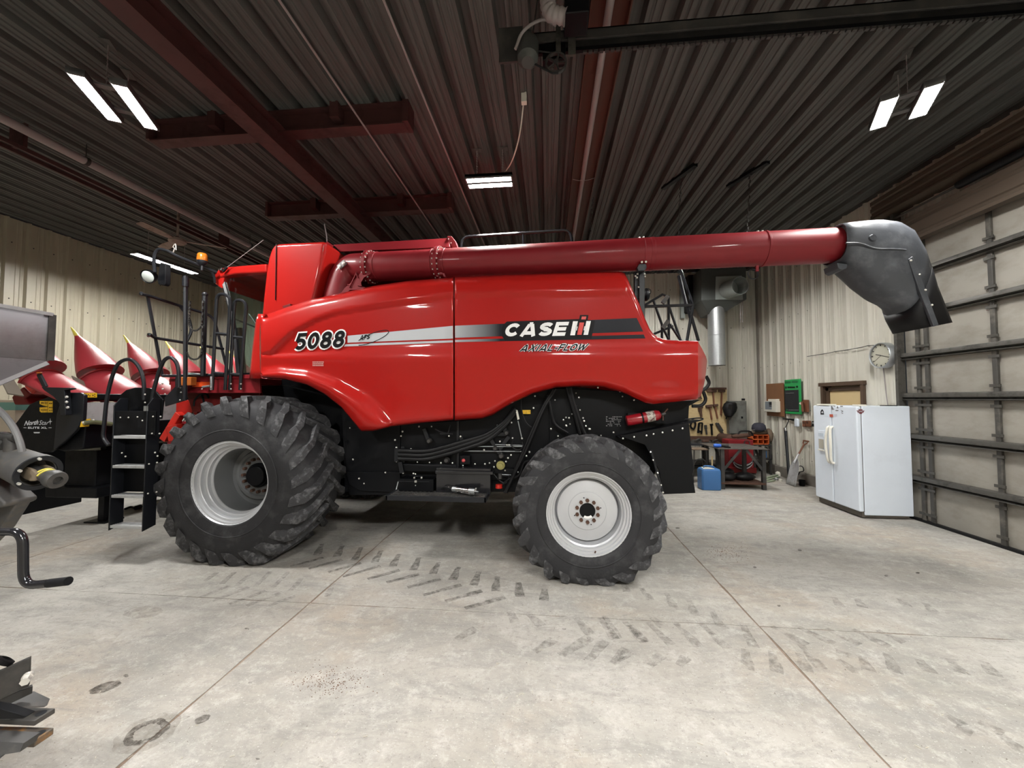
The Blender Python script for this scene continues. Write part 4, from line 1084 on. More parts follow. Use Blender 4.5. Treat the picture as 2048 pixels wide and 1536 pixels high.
MB().beam(e1 + ed * .02, e1 + ed * .075 + V(0, 0, .05), .02, .012).beam(e1 + ed * .02 + V(0, 0, -.01), e1 + ed * .02 + V(.0, 0, -.07), .018, .012).build('handle', M['rust'], fe)
MB().box(aY(1256, 846, 4.47), aY(1330, 826, 4.545)).build('mount_bracket', M['black'], fe)

# ================================================================== wheels
def tyre(cx, y0, cz, wd, R, rr, nl, sweep, lugh=.045, lw=.085, sign=1, lug_over=.56, lugs=False):
    """Tractor tyre, axis along Y, outer face at y0, tread bars moulded in."""
    mb = MB(); Rc = R - lugh; s = sign; H = Rc - rr
    prof = [(rr, .10), (rr + .012, .045), (rr + .03, .025), (rr + .25 * H, .008), (rr + .5 * H, 0), (rr + .70 * H, .012), (rr + .86 * H, .045), (rr + .95 * H, .10), (Rc - .005, .18), (Rc + .003, .34), (Rc + .006, .5)]
    prof = prof + [(r, 1 - h) for r, h in reversed(prof[:-1])]
    if not lugs: mb.lathe([(r, h * wd * s) for r, h in prof], (cx, y0, cz), (0, 1, 0), 80)
    for f in (.30,):
        r_ = rr + f * H
        if not lugs: mb.lathe([(r_ - .008, -.001 * s), (r_ - .003, -.006 * s), (r_ + .003, -.006 * s), (r_ + .008, -.001 * s)], (cx, y0, cz), (0, 1, 0), 80)
    def rad(h):
        hh = min(h, 1 - h)
        pts = [(0, rr + .5 * H), (.012, rr + .70 * H), (.045, rr + .86 * H), (.10, rr + .95 * H), (.18, Rc - .005), (.34, Rc + .003), (.5, Rc + .006)]
        return interp(pts, hh)
    for side in (0, 1) if lugs else ():
        for k in range(nl):
            a0 = 2 * math.pi * (k + (.5 if side else 0)) / nl
            secs = []
            for i in range(8):
                t = i / 7
                h = -.005 + (lug_over + .005) * t if i else .004
                h = .004 + (lug_over - .004) * (t ** 1.0)
                if i == 0: h = .006
                ang = a0 + sweep * t ** .85
                rb = rad(h) - .02
                top = R - (.004 if i else 0)
                if i == 0: rb, top = rr + .66 * H, rr + .74 * H
                elif i == 1: h = .03; rb, top = rad(.03) - .02, R - .055
                elif i == 2: h = .085; rb = rad(h) - .02; top = R - .006
                hw = lw / 2 * (1.1 - .25 * t)
                hy = (1 - h if side else h) * wd * s
                if i == 0: hy -= (-.006 if side else .006) * s
                def pt(r, d):
                    a = ang + d / R
                    return V(cx + r * math.cos(a), y0 + hy, cz + r * math.sin(a))
                secs.append([pt(rb, -hw * 1.35), pt(rb, hw * 1.35), pt(top, hw * .85), pt(top, -hw * .85)])
            mb.loft(secs)
    for v in mb.v:      # weight flattens the foot of the tyre on the floor
        if v.z < .004:
            v.x = cx + (v.x - cx) * (1 + (.004 - v.z) * .6); v.z = .004
    return mb
def front_wheel(cx, y0, cz, s, lab):
    wh = part_empty('front_wheel', CB); wh['label'] = lab
    tyre(cx, y0, cz, .84, .95, .435, 24, .42, .06, .085, s).build('tire', M['rubber'], wh, angle=30)
    stuff(tyre(cx, y0, cz, .84, .95, .435, 24, .42, .06, .085, s, lugs=True).build('tread', M['tread'], wh, angle=30, bevel=.008))
    prof = [(.44, .06), (.452, .035), (.452, .05), (.430, .056), (.428, .10), (.405, .104), (.398, .112), (.405, .125), (.403, .165), (.378, .17), (.368, .18), (.376, .195), (.372, .235), (.352, .245), (.350, .255)]
    MB().lathe([(r, h * .84 * s) for r, h in prof], (cx, y0, cz), (0, 1, 0), 64).build('rim', M['rim'], wh, angle=25)
    prof2 = [(.350, .255), (.348, .56), (.36, .60), (.37, .72), (.42, .76), (.452, .80)]
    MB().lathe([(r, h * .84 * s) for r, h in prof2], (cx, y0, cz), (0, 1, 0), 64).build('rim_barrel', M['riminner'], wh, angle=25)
    prof = [(.352, .57), (.30, .575), (.285, .545), (.25, .54), (.24, .57), (.13, .575), (.125, .56), (.001, .56)]
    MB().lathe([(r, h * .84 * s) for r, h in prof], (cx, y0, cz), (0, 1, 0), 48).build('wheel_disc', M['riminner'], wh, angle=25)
    MB().lathe([(.15, .565), (.15, .52), (.135, .50), (.001, .50)], (cx, y0, cz), (0, 1, 0), 32).build('hub', M['black'], wh) if False else MB().lathe([(.145, .57 * .84 * s), (.145, .53 * .84 * s), (.13, .51 * .84 * s), (.001, .51 * .84 * s)], (cx, y0, cz), (0, 1, 0), 32).build('hub', M['black'], wh)
    nt = MB()
    for k in range(16):
        a = 2 * math.pi * k / 16; p = V(cx + .195 * math.cos(a), y0 + .575 * .84 * s, cz + .195 * math.sin(a)); nt.cyl(p, p - V(0, .045 * s, 0), .018, n=6)
    nt.build('wheel_nuts', M['rust'] if s > 0 else M['zinc'], wh)
    if s > 0:
        st = MB(); ring = [V(cx + .115 * math.cos(a), y0 + .49 * .84, cz + .115 * math.sin(a)) for a in [math.radians(190 + 10 * k) for k in range(10)]]
        r2 = [V(cx + .075 * math.cos(a), y0 + .49 * .84, cz + .075 * math.sin(a)) for a in [math.radians(190 + 10 * k) for k in range(10)]]
        st.grid([ring, r2]).build('hub_sticker', M['whitepaint'], wh)
    return wh
def rear_wheel(cx, y0, cz, s, lab):
    wh = part_empty('rear_wheel', CB); wh['label'] = lab
    tyre(cx, y0, cz, .46, .752, .405, 22, .40, .045, .070, s).build('tire', M['rubber'], wh, angle=30)
    stuff(tyre(cx, y0, cz, .46, .752, .405, 22, .40, .045, .070, s, lugs=True).build('tread', M['tread'], wh, angle=30, bevel=.006))
    W_ = .46
    prof = [(.405, .09), (.418, .055), (.418, .075), (.398, .08), (.392, .14), (.375, .145), (.370, .19), (.352, .195), (.345, .25), (.330, .27), (.322, .42), (.315, .46), (.306, .40), (.298, .37), (.19, .33), (.186, .315), (.178, .31), (.08, .31), (.078, .33)]
    MB().lathe([(r, h * W_ * s) for r, h in prof], (cx, y0, cz), (0, 1, 0), 64).build('rim', M['rim'], wh, angle=22)
    MB().lathe([(.404, .3 * W_ * s), (.404, .9 * W_ * s), (.42, .95 * W_ * s)], (cx, y0, cz), (0, 1, 0), 40).build('rim_back', M['rim'], wh)
    MB().lathe([(.079, .33 * W_ * s), (.079, .325 * W_ * s), (.001, .325 * W_ * s)], (cx, y0, cz), (0, 1, 0), 28).build('hub', M['black'], wh)
    nt = MB()
    for k in range(10):
        a = 2 * math.pi * (k + .5) / 10 + math.pi / 2 * .0; p = V(cx + .107 * math.cos(a), y0 + .31 * W_ * s, cz + .107 * math.sin(a)); nt.cyl(p, p - V(0, .018 * s, 0), .019, n=6)
    nt.build('wheel_nuts', M['rust'], wh)
    if s > 0:
        ho = MB()
        for a in (105, 15, 200, 285): p = V(cx + .135 * math.cos(math.radians(a)), y0 + .308 * W_, cz + .135 * math.sin(math.radians(a))); ho.cyl(p, p - V(0, .004, 0), .006, n=8)
        ho.build('bolt_holes', M['black'], wh)
        a_ = [math.radians(238 + 9 * k) for k in range(9)]
        MB().grid([[V(cx + .077 * math.cos(a), y0 + .325 * W_ - .006, cz + .077 * math.sin(a)) for a in a_], [V(cx + .052 * math.cos(a), y0 + .325 * W_ - .006, cz + .052 * math.sin(a)) for a in a_]]).build('hub_sticker', M['whitepaint'], wh)
        p = V(cx + .06, y0 + .04, cz - .365); MB().cyl(p, p + V(0, -.03, .02), .008, n=8).build('valve_stem', M['rust'], wh)
    return wh
FW = aY(467, 967, 3.95); RW = aY(1177, 1026, 3.84)
front_wheel(FW.x, 3.86, .885, 1, 'large front drive wheel with deep silver rim')
front_wheel(FW.x, 7.50, .885, -1, 'front drive wheel on the far side')
rear_wheel(RW.x, 3.80, .672, 1, 'smaller rear wheel with flat silver disc')
rear_wheel(RW.x, 7.56, .672, -1, 'rear wheel on the far side')
ax = MB(); ax.box((FW.x - .18, 4.6, .65), (FW.x + .18, 6.8, 1.12)); ax.cyl((FW.x, 4.25, .885), (FW.x, 7.1, .885), .12, n=16); ax.build('front_axle', M['black'], CB, bevel=.02)
ax = MB(); ax.box((RW.x - .12, 4.3, .52), (RW.x + .12, 7.1, .80)); ax.cyl((RW.x, 3.98, .672), (RW.x, 7.4, .672), .07, n=12); ax.build('rear_axle', M['black'], CB, bevel=.02)
MB().box((FW.x - .3, 4.25, .9), (FW.x + .3, 4.33, 1.6)).build('final_drive', M['black'], CB, bevel=.03) if False else None

# ================================================================== cab, platform, ladder
YC = 4.95
cg = aY(444, 556, YC)
# cab floor, frame and far wall
cabx0, cabx1 = aY(474, 745, YC).x, aY(533, 700, YC).x
MB().box((cabx0 - .2, YC - .02, 1.84), (-3.2, 6.6, 2.06)).build('cab_floor', M['black'], CB, bevel=.02)
gl = MB(); gp = LY([(446, 558), (534, 548), (534, 748), (478, 748), (466, 640)], YC); gl.prism(gp, (0, .006, 0)); gl.build('side_window', M['glass'], CB, angle=20)
wp = [aY(446, 558, YC), aY(466, 640, YC), aY(478, 748, YC)]
ws = MB(); rows = []
for p in wp:
    rows.append([V(p.x - .25 * math.sin(math.pi * k / 10), YC + (6.45 - YC) * k / 10, p.z) for k in range(11)])
ws.grid(rows); ws.build('windscreen', M['glass'], CB, solid=.006)
for Y, nm in ((YC - .005, 'near'), (6.45, 'far')):
    pth = [V(p.x, Y, p.z) for p in wp]
    MB().tube(smoothpath(pth, 4), .03, 6).build('cab_pillar', M['satin'], CB)
MB().tube([V(p.x - .18, 6.2, p.z) for p in wp], .035, 6).build('cab_pillar', M['cream'], CB)
MB().beam(aY(480, 750, YC), aY(534, 748, YC), .05, .05).build('window_sill', M['black'], CB)
fp = LY([(534, 556), (534, 748)], 6.45)
MB().prism([V(wp[0].x, 6.45, wp[0].z), V(-3.3, 6.45, wp[0].z), V(-3.3, 6.45, wp[2].z), V(wp[2].x, 6.45, wp[2].z), V(wp[1].x, 6.45, wp[1].z)], (0, .006, 0)).build('side_window', M['glass'], CB, angle=20)
MB().box((-3.45, 5.0, 2.0), (-3.38, 6.4, 2.55)).build('cab_back_wall', M['black'], CB)
se = MB(); se.box((-3.95, 5.4, 2.25), (-3.5, 5.95, 2.38)); se.box((-3.6, 5.4, 2.35), (-3.48, 5.95, 3.0)); se.build('seat', M['hose'], CB, bevel=.05)
sw = MB(); sw.lathe([(.17, -.012), (.19, 0), (.17, .012)], (-4.2, 5.65, 2.75), (.5, 0, .8), 24, closed=True); sw.cyl((-4.2, 5.65, 2.75), (-4.35, 5.65, 2.1), .035, n=10); sw.build('steering_wheel', M['hose'], CB)
tubes('window_bar', [[aY(470, 638, 5.3), aY(512, 655, 5.3)], [aY(498, 628, 5.3), aY(514, 650, 5.3)]], .012, M['satin'], CB, 6)
MB().beam(aY(478, 656, 5.1), aY(487, 752, 5.1), .06, .05, (0, 1, 0)).build('console_post', M['satin'], CB)
# roof
rt = [(432, 541), (437, 537), (452, 533), (534, 526.5), (534, 545), (470, 548), (447, 552), (441, 556), (436, 552)]
rf = MB(); rf.prism(LY(rt, YC - .06), (0, 1.66, 0)); rf.build('cab_roof', M['red'], CB, bevel=.03, seg=3)
nose = MB(); nose.prism(LY([(429, 548), (432, 541), (441, 545), (448, 552), (444, 577), (436, 573), (428, 566)], YC - .04), (0, 1.6, 0)); nose.build('roof_front', M['red'], CB, bevel=.02, seg=3)
MB().sphere(aY(441, 538, YC - .09), .03, 10, 6, (1.2, .6, .8)).build('roof_lamp', M['chrome'], CB)
MB().beam(aY(446, 543, YC - .1), aY(454, 534, YC - .1), .025, .025, (0, 1, 0)).build('antenna_base', M['hose'], CB)
MB().cyl(aY(452, 536, YC - .1), aY(527, 480, YC - .1), .004, n=5).build('antenna_whip', M['pvc'], CB)
# mirror arm with work light, mirror and beacon
ar = smoothpath([aY(434, 545, YC - .1), aY(410, 535, YC - .2), aY(388, 526, YC - .3), aY(352, 511, YC - .45), aY(335, 502, YC - .5), aY(318, 499, YC - .52), aY(310, 508, YC - .53), aY(308, 525, YC - .54), aY(310, 545, YC - .54)], 5)
MB().tube(ar, .02, 8).build('mirror_arm', M['satin'], CB)
MB().tube(smoothpath([aY(424, 545, YC - .15), aY(428, 553, YC - .12), aY(430, 566, YC - .1)], 4), .016, 7).build('arm_bracket', M['satin'], CB)
c = aY(296, 553, YC - .54); dirn = V(.15, -1, -.45).normalized()
wl = MB().lathe([(.001, .0), (.075, .0), (.085, -.01), (.085, .02), (.07, .07), (.03, .1), (.001, .1)], c, -dirn, 24).build('work_light', M['black'], CB)
MB().lathe([(.001, -.016), (.05, -.014), (.072, -.004)], c, -dirn, 24).build('lamp_lens', mat('pale_lens', (.55, .6, .58), .2, coat=.5), wl)
MB().tube([aY(309, 545, YC - .54), aY(300, 548, YC - .53), c - dirn * .05], .01, 6).build('lamp_stem', M['satin'], wl)
MB().prism(LY([(319, 525), (331, 527), (330, 566), (327, 571), (316, 569), (314, 560)], YC - .56), (.02, .06, 0)).build('mirror', M['black'], CB, bevel=.012)
c = aY(404, 532, YC - .25); zz = V(0, 0, 1)
bc = MB().lathe([(.001, -.06), (.018, -.06), (.016, 0), (.045, .02), (.06, .05), (.06, .07), (.001, .07)], c, zz, 20).build('beacon', M['satin'], CB)
MB().lathe([(.058, .07), (.062, .08), (.058, .15), (.045, .17), (.001, .175)], c, zz, 20).build('beacon_lens', mat('amber_lens', (.50, .14, .015), .15, coat=.6), bc)
MB().tube(smoothpath([aY(345, 508, YC - .45), aY(349, 497, YC - .45), aY(346, 494, YC - .45), aY(351, 488, YC - .45), aY(352, 500, YC - .45)], 4), .006, 5).build('loose_wire', M['zinc'], CB)

# platform deck
YD = 4.45
dk = MB(); pD = aY(339, 753, YD)
MB().box((aY(338, 753, YD).x, YD, 1.97), (aY(520, 753, YD).x, YC + .2, 2.05)).build('platform_deck', M['darkred'], CB, bevel=.008)
plate('platform_skirt', [(341, 756), (505, 752), (520, 756), (520, 786), (341, 786)], YD - .012, .03, 'dullred')
plate('platform_edge', [(339, 752), (507, 749), (507, 757), (339, 758)], YD - .03, .05, 'dullred')
plate('lower_frame', [(372, 786), (520, 784), (520, 800), (440, 806), (430, 824), (385, 824)], YD + .15, .05, 'darkred')
plate('side_bracket', [(352, 771), (371, 768), (372, 800), (366, 802), (330, 813), (329, 795)], 4.36, .02, 'satin')
plate('red_reflector', [(384, 764), (419, 763.5), (419, 774), (384, 774)], YD - .03, .012, 'reflector')
mk = tbox('marker_lamp', 358, 382, 754, 771, 4.30, 4.38, 'orange'); MB().box(aY(350, 772, 4.32), aY(358, 753, 4.32) + V(0, .06, 0)).build('lamp_base', M['satin'], mk)
bo = MB()
for x, y in ((325, 767), (325, 778), (330, 788), (326, 778), (361, 775), (362, 785), (360, 800), (371, 800), (320, 769), (404, 778), (422, 775)): bo.sphere(aY(x, y, 4.33), .010, 6, 4)
for x, y in ((449, 768), (449, 778), (462, 768), (462, 778), (482, 768), (482, 778)): bo.sphere(aY(x, y, 4.36), .010, 6, 4)
stuff(bo.build('bolts', M['zinc'], CB))
tubes('drain_pipe', [[aY(423, 753, 4.34), aY(423, 780, 4.34)], [aY(405, 774, 4.34), aY(420, 772, 4.34)]], .014, M['steel'], CB)
# red lift gear between the platform and the tire
red = MB(); red.beam(aY(362, 827, 4.75), aY(330, 880, 4.75), .09, .10, (0, 1, 0)); red.beam(aY(350, 850, 4.7), aY(356, 880, 4.7), .16, .12, (0, 1, 0)); red.build('lift_arm', M['brightred'], CB, bevel=.01)
MB().box(aY(395, 830, 4.8), aY(352, 800, 4.8) + V(0, .3, 0)).build('feeder_support', M['red'], CB, bevel=.01)
for k in range(3):
    MB().tube([aY(366 + k * 5, 842, 4.66), aY(376 + k * 5, 826, 4.66)], .014, 8).build('hydraulic_coupler', M['chrome'], CB)
for pts in ([(388, 812), (390, 800), (400, 790), (412, 788), (418, 796)], [(404, 790), (408, 805), (404, 820), (416, 826)], [(380, 826), (372, 835), (384, 850), (396, 842)]):
    MB().tube(smoothpath([aY(x, y, 4.6) for x, y in pts], 5), .014, 7).build('hose', M['hose'], CB)
# feeder house towards the header
fh = MB(); fh.prism([V(-4.0, 5.15, 1.75), V(-4.0, 5.15, 1.05), V(-5.55, 5.15, .75), V(-5.55, 5.15, 1.45)], (0, 1.1, 0)); fh.build('feeder_house', M['dullred'], CB, bevel=.02)

# hand rails round the platform
def yl(px):   # the front rail runs back from the ladder corner
    return 4.32 + (px - 285) / 155 * .9
fr = lambda *pts: [aY(x, y, yl(x)) for x, y in pts]
tubes('platform_rail', [rounded([aY(283, 586, 4.30), aY(281, 588, 4.24)] + fr((296, 591), (360, 612), (417, 629), (429, 640), (457, 750)), .06), fr((295, 591), (325, 752)), rounded([aY(297, 672, 4.40), aY(298, 668, 4.3)] + fr((310, 676), (447, 698)), .05), rounded(fr((360, 612), (377, 633), (384, 662), (373, 684)), .08)], .019, M['satin'], CB)
tubes('post', [[aY(371, 552, 4.30), aY(371, 752, 4.30), aY(370, 800, 4.3)]], .024, M['satin'], CB)
MB().cyl(aY(371, 556, 4.30), aY(371, 573, 4.30), .034, n=12).build('post_collar', M['satin'], CB)
tubes('post', [[aY(410, 592, 4.34), aY(406, 752, 4.34)]], .028, M['satin'], CB)
MB().sphere(aY(410, 589, 4.34), .034, 10, 6).build('post_knob', M['satin'], CB)
for p0, p1, sag in (((377, 600), (406, 600), 60), ((376, 640), (405, 640), 22), ((374, 704), (404, 704), 13)):
    pass
def chain(pts, nm='chain'):
    P = smoothpath(pts, 8); mb = MB()
    for i in range(len(P) - 1):
        a, b_ = P[i], P[i + 1]
        mb.beam(a, a.lerp(b_, .8), .022 if i % 2 else .009, .009 if i % 2 else .022, (0, 1, 0))
    return stuff(mb.build(nm, M['darksteel'], CB))
chain([aY(380, 602, 4.3), aY(379, 630, 4.3), aY(378, 648, 4.3), aY(386, 661, 4.3), aY(398, 658, 4.3), aY(404, 645, 4.3), aY(406, 600, 4.3)])
chain([aY(374, 704, 4.3), aY(378, 714, 4.3), aY(388, 719, 4.3), aY(398, 715, 4.3), aY(404, 700, 4.3), aY(405, 650, 4.3)])
def uloop(x0, x1, xb0, xb1, yt, yb, bars, Y):
    a = rounded([aY(xb0, yb, Y), aY(x0, yt, Y), aY(x1, yt + 5, Y), aY(xb1, yb, Y)], .11)
    tubes('grab_rail', [a] + [[aY(p, y, Y), aY(q, y + 2, Y)] for p, q, y in bars], .019, M['satin'], CB)
uloop(434, 461, 424, 450, 586, 780, [(433, 455, 667), (430, 449, 746)], 4.36)
uloop(469, 493, 459, 480, 598, 780, [(468, 488, 674), (462, 481, 748)], 4.40)
tubes('platform_rail', [[aY(372, 748, 4.4), aY(448, 751, 4.42)], [aY(325, 752, 4.34), aY(425, 750, 4.4)]], .017, M['satin'], CB)

# ladder
LX0, LX1, LYA, LYB = aY(217, 1050, 3.79).x, aY(284, 1050, 3.79).x, 3.79, 3.93
la = part_empty('ladder', CB)
for X, nm in ((LX0, 'a'), (LX1, 'b')):
    a, th = X, .012
    MB().prism([V(a, LYA, .70), V(a, LYA, 1.72), V(a, LYA + .06, 1.80), V(a, LYB, 1.80), V(a, LYB, .70)], (th, 0, 0)).build('stringer', M['satin'], la, bevel=.003)
    MB().prism([V(a - .004, LYA, .37), V(a - .004, LYA, .74), V(a - .004, LYB, .76), V(a - .004, LYB, .40)], (th, 0, 0)).build('lower_stringer', M['satin'], la, bevel=.003)
for z in (1.39, 1.07, .75, .425):
    sm_ = MB(); sm_.box((LX0 + .012, LYA + .005, z - .03), (LX1, LYB, z - .012))
    for k in range(6): sm_.box((LX0 + .012, LYA + .004 + k * .022, z - .03), (LX1, LYA + .016 + k * .022, z))
    sm_.build('step', M['alu'], la, bevel=.003)
MB().box((LX0 + .012, LYB - .015, .76), (LX1, LYB, 1.38)).build('riser_plate', M['black'], la)
MB().box((LX0, LYA + .01, 1.40), (LX1 + .1, LYA + .03, 1.66)).build('upper_plate', M['black'], la, bevel=.004)
up = [(236, 800), (236, 792), (246, 780), (262, 771), (300, 768), (330, 780), (330, 800)]
MB().prism(LY([(232, 838), (234, 805), (240, 790), (252, 780), (270, 775), (300, 776), (312, 784), (326, 800), (322, 838)], 3.945), (0, .02, 0)).build('backing_plate', M['black'], la, bevel=.004)
bo = MB()
for x, y in ((241, 835), (257, 835), (275, 834), (306, 833), (321, 833), (285, 841), (304, 867), (319, 867), (244, 906), (251, 913), (310, 905), (315, 912), (298, 928), (314, 925), (296, 987), (313, 984), (290, 805), (290, 789)): bo.sphere(aY(x, y, 3.80 if x < 290 else 3.78), .009, 6, 4)
stuff(bo.build('bolts', M['zinc'], la))
MB().box(aY(287, 822, 3.79), aY(296, 812, 3.79) + V(0, .003, 0)).build('label_plate', M['steel'], la)
def hl(pts): return [aY(x, y, 3.86) for x, y in pts]
tubes('hand_rail', [rounded(hl([(217, 890), (206, 876), (209, 842), (213, 800), (222, 758), (236, 724), (262, 716), (280, 735), (288, 762), (288, 800)]), .1)], .019, M['satin'], la, 9)
tubes('hand_rail', [rounded(hl([(299, 898), (300, 840), (306, 785), (318, 742), (328, 720), (340, 713), (352, 722), (357, 738), (358, 775)]), .08)], .019, M['satin'], la, 9)
# ================================================================== corn head beside the combine
HY = 4.50
CH = thing('corn_head', 'black and red corn header with tall row dividers tipped up, standing by the left wall', 'header', (-6.6, 6.5, 0))
HX = -6.06
ep = [(103, 791), (90, 796), (75, 801), (58.6, 809), (47, 824.5), (35, 841), (27.5, 850), (39, 865.5), (47, 892.5), (56, 904), (100, 905), (129, 884), (150, 862), (165, 838), (167.6, 800), (166, 788), (158, 785), (127, 785)]
MB().prism(LY(ep, HY), (0, .04, 0)).build('end_panel', M['black'], CH, bevel=.012)
fl_ = [(126, 785), (160, 785), (167.5, 790), (165, 838), (150, 862), (129, 882), (106, 900), (110, 856), (112, 830), (120, 806)]
MB().prism(LY(fl_, HY - .03), (0, .05, 0)).build('end_flange', M['satin'], CH, bevel=.012)
MB().prism(LY([(82, 774), (140, 775.5), (140, 778), (128, 781), (131, 830), (121, 831), (118, 806), (106, 793), (88, 781)], HY - .12), (0, .07, 0)).build('hinge_bracket', M['satin'], CH, bevel=.006)
MB().beam(aY(78, 748, HY), aY(92, 775, HY), .05, .03, (0, 1, 0)).build('latch_lever', M['satin'], CH, bevel=.005)
MB().sphere(aY(78.5, 746, HY - .02), .028, 10, 6, (1.2, 1, .5)).build('lever_knob', M['orange'], CH)
for x, y in ((133.5, 794), (135.5, 815), (133, 804)): MB().sphere(aY(x, y, HY - .10), .018, 8, 5).build('bolt', M['zinc'], CH)
MB().prism(LY([(80, 802), (96, 802), (96, 813), (88, 811.5), (80, 808)], HY), (0, -.004, 0)).prism(LY([(97, 802), (105.5, 802), (105.5, 825), (97, 825)], HY), (0, -.004, 0)).prism(LY([(80, 815), (96, 814), (96, 825), (83, 825), (80, 822)], HY), (0, -.004, 0)).build('warning_decal', M['yellowdecal'], CH)
rand = random.Random(2)
ig = MB()
for x0, x1, y in ((82, 95, 805), (82, 95, 819), (98, 105, 806), (98, 105, 814), (98, 105, 820)):
    x = x0
    while x < x1:
        w_ = rand.uniform(.8, 2.2); ig.add(LY([(x, y), (min(x + w_, x1), y), (min(x + w_, x1), y + 2), (x, y + 2)], HY - .006), [(0, 1, 2, 3)]); x += w_ + .8
stuff(ig.build('decal_print', M['blackprint'], CH))
pt = lambda x, y: aY(x, y, HY - .003)
font_text('lettering', 'North', quadmap([(48, 851.5), (76, 849), (78, 839.5), (50, 842)], pt), M['silver'], CH, .25, .03)
font_text('lettering', 'Star', quadmap([(77.5, 850), (97, 849.5), (99, 841.5), (79.5, 840.5)], pt), M['silver'], CH, .15, .0)
MB().add(LY([(100.5, 836), (101.3, 842), (104.5, 843), (101.3, 844), (100.5, 850), (99.6, 844), (96.5, 843), (99.6, 842)], HY - .003), [tuple(range(8))]).build('star_emblem', M['silver'], CH, recalc=False)
font_text('lettering', 'ELITE XL', quadmap([(56, 857.5), (94, 857.5), (94, 853.5), (56, 853.5)], pt), M['silver'], CH, 0, .04, 1.1)
MB().add(LY([(47, 855), (53, 855), (53, 856), (47, 856)], HY - .003) + LY([(97, 855), (103, 855), (103, 856), (97, 856)], HY - .003) + LY([(67, 864), (80, 864), (79, 866.5), (68, 866.5)], HY - .003), [(0, 1, 2, 3), (4, 5, 6, 7), (8, 9, 10, 11)]).build('lettering', M['silver'], CH, recalc=False)
# main frame, running along the shop depth
HYE = 9.2
z_ = lambda py: HCAM - (py - 797) / 769 * 5.04
MB().box((HX - .12, HY + .02, z_(799)), (HX, HYE, z_(786))).build('top_tube', M['black'], CH, bevel=.02)
MB().prism([V(HX - .03, HY + .05, z_(803)), V(HX - .16, HY + .05, z_(815)), V(HX - .16, HY + .05, z_(845)), V(HX - .04, HY + .05, z_(850))], (0, HYE - HY - .1, 0)).build('auger_trough', M['alu'], CH, bevel=.01)
MB().box((HX - .2, HY + .02, z_(802)), (HX - .1, HYE, z_(799))).build('red_rail', M['darkred'], CH)
MB().prism([V(HX - .02, HY + .05, z_(848)), V(HX - .8, HY + .05, z_(836)), V(HX - .9, HY + .05, z_(880)), V(HX - .35, HY + .05, z_(903)), V(HX - .05, HY + .05, z_(897))], (0, HYE - HY - .1, 0)).build('lower_frame', M['black'], CH, bevel=.02)
MB().box((HX - .9, HY + .05, z_(840)), (HX - .2, HYE, z_(812))).build('gear_deck', M['black'], CH)
def hx(px, py): return aX(px, py, HX + .012)
def hq(nm, q, m, th=.006): return MB().prism([hx(*p) for p in q], (-th, 0, 0)).build(nm, M[m], CH)
hq('warning_decal', [(168.5, 786), (194, 785.5), (194, 795), (169, 795)], 'yellowdecal'); hq('warning_decal', [(164, 839.5), (182, 837), (178, 853), (160.5, 854)], 'yellowdecal')
ig = MB()
for x, y in ((172, 791), (175, 789), (178, 791), (184, 790), (188, 788), (188, 792)): ig.add([hx(x, y) + V(.004, 0, 0), hx(x + 2.4, y - .4) + V(.004, 0, 0), hx(x + 2.4, y + 1.4) + V(.004, 0, 0), hx(x, y + 1.6) + V(.004, 0, 0)], [(0, 1, 2, 3)])
stuff(ig.build('decal_print', M['blackprint'], CH))
MB().tube([hx(166, 846), hx(186, 844), hx(205, 846), hx(222, 848)], .03, 10).build('driveshaft_shield', mat('olive_shield', (.22, .23, .13), .35, metal=.5), CH)
for x, y in ((167, 845), (178, 843), (186, 841)): MB().sphere(hx(x, y), .02, 8, 5).build('bolt', M['zinc'], CH)
for y in (5.1, 6.9, 8.6):      # stand legs
    MB().box((HX - .5, y, 0.0), (HX - .4, y + .1, 1.15)).box((HX - .62, y - .08, 0), (HX - .28, y + .18, .02)).build('stand_leg', M['black'], CH, bevel=.004)
cart = MB()
cart.box((HX - .95, HY + .3, .42), (HX - .15, HYE - .2, .56)); cart.box((HX - .8, HY + .4, .56), (HX - .3, HYE - .3, 1.06))
cart.build('transport_cart', M['black'], CH, bevel=.01)
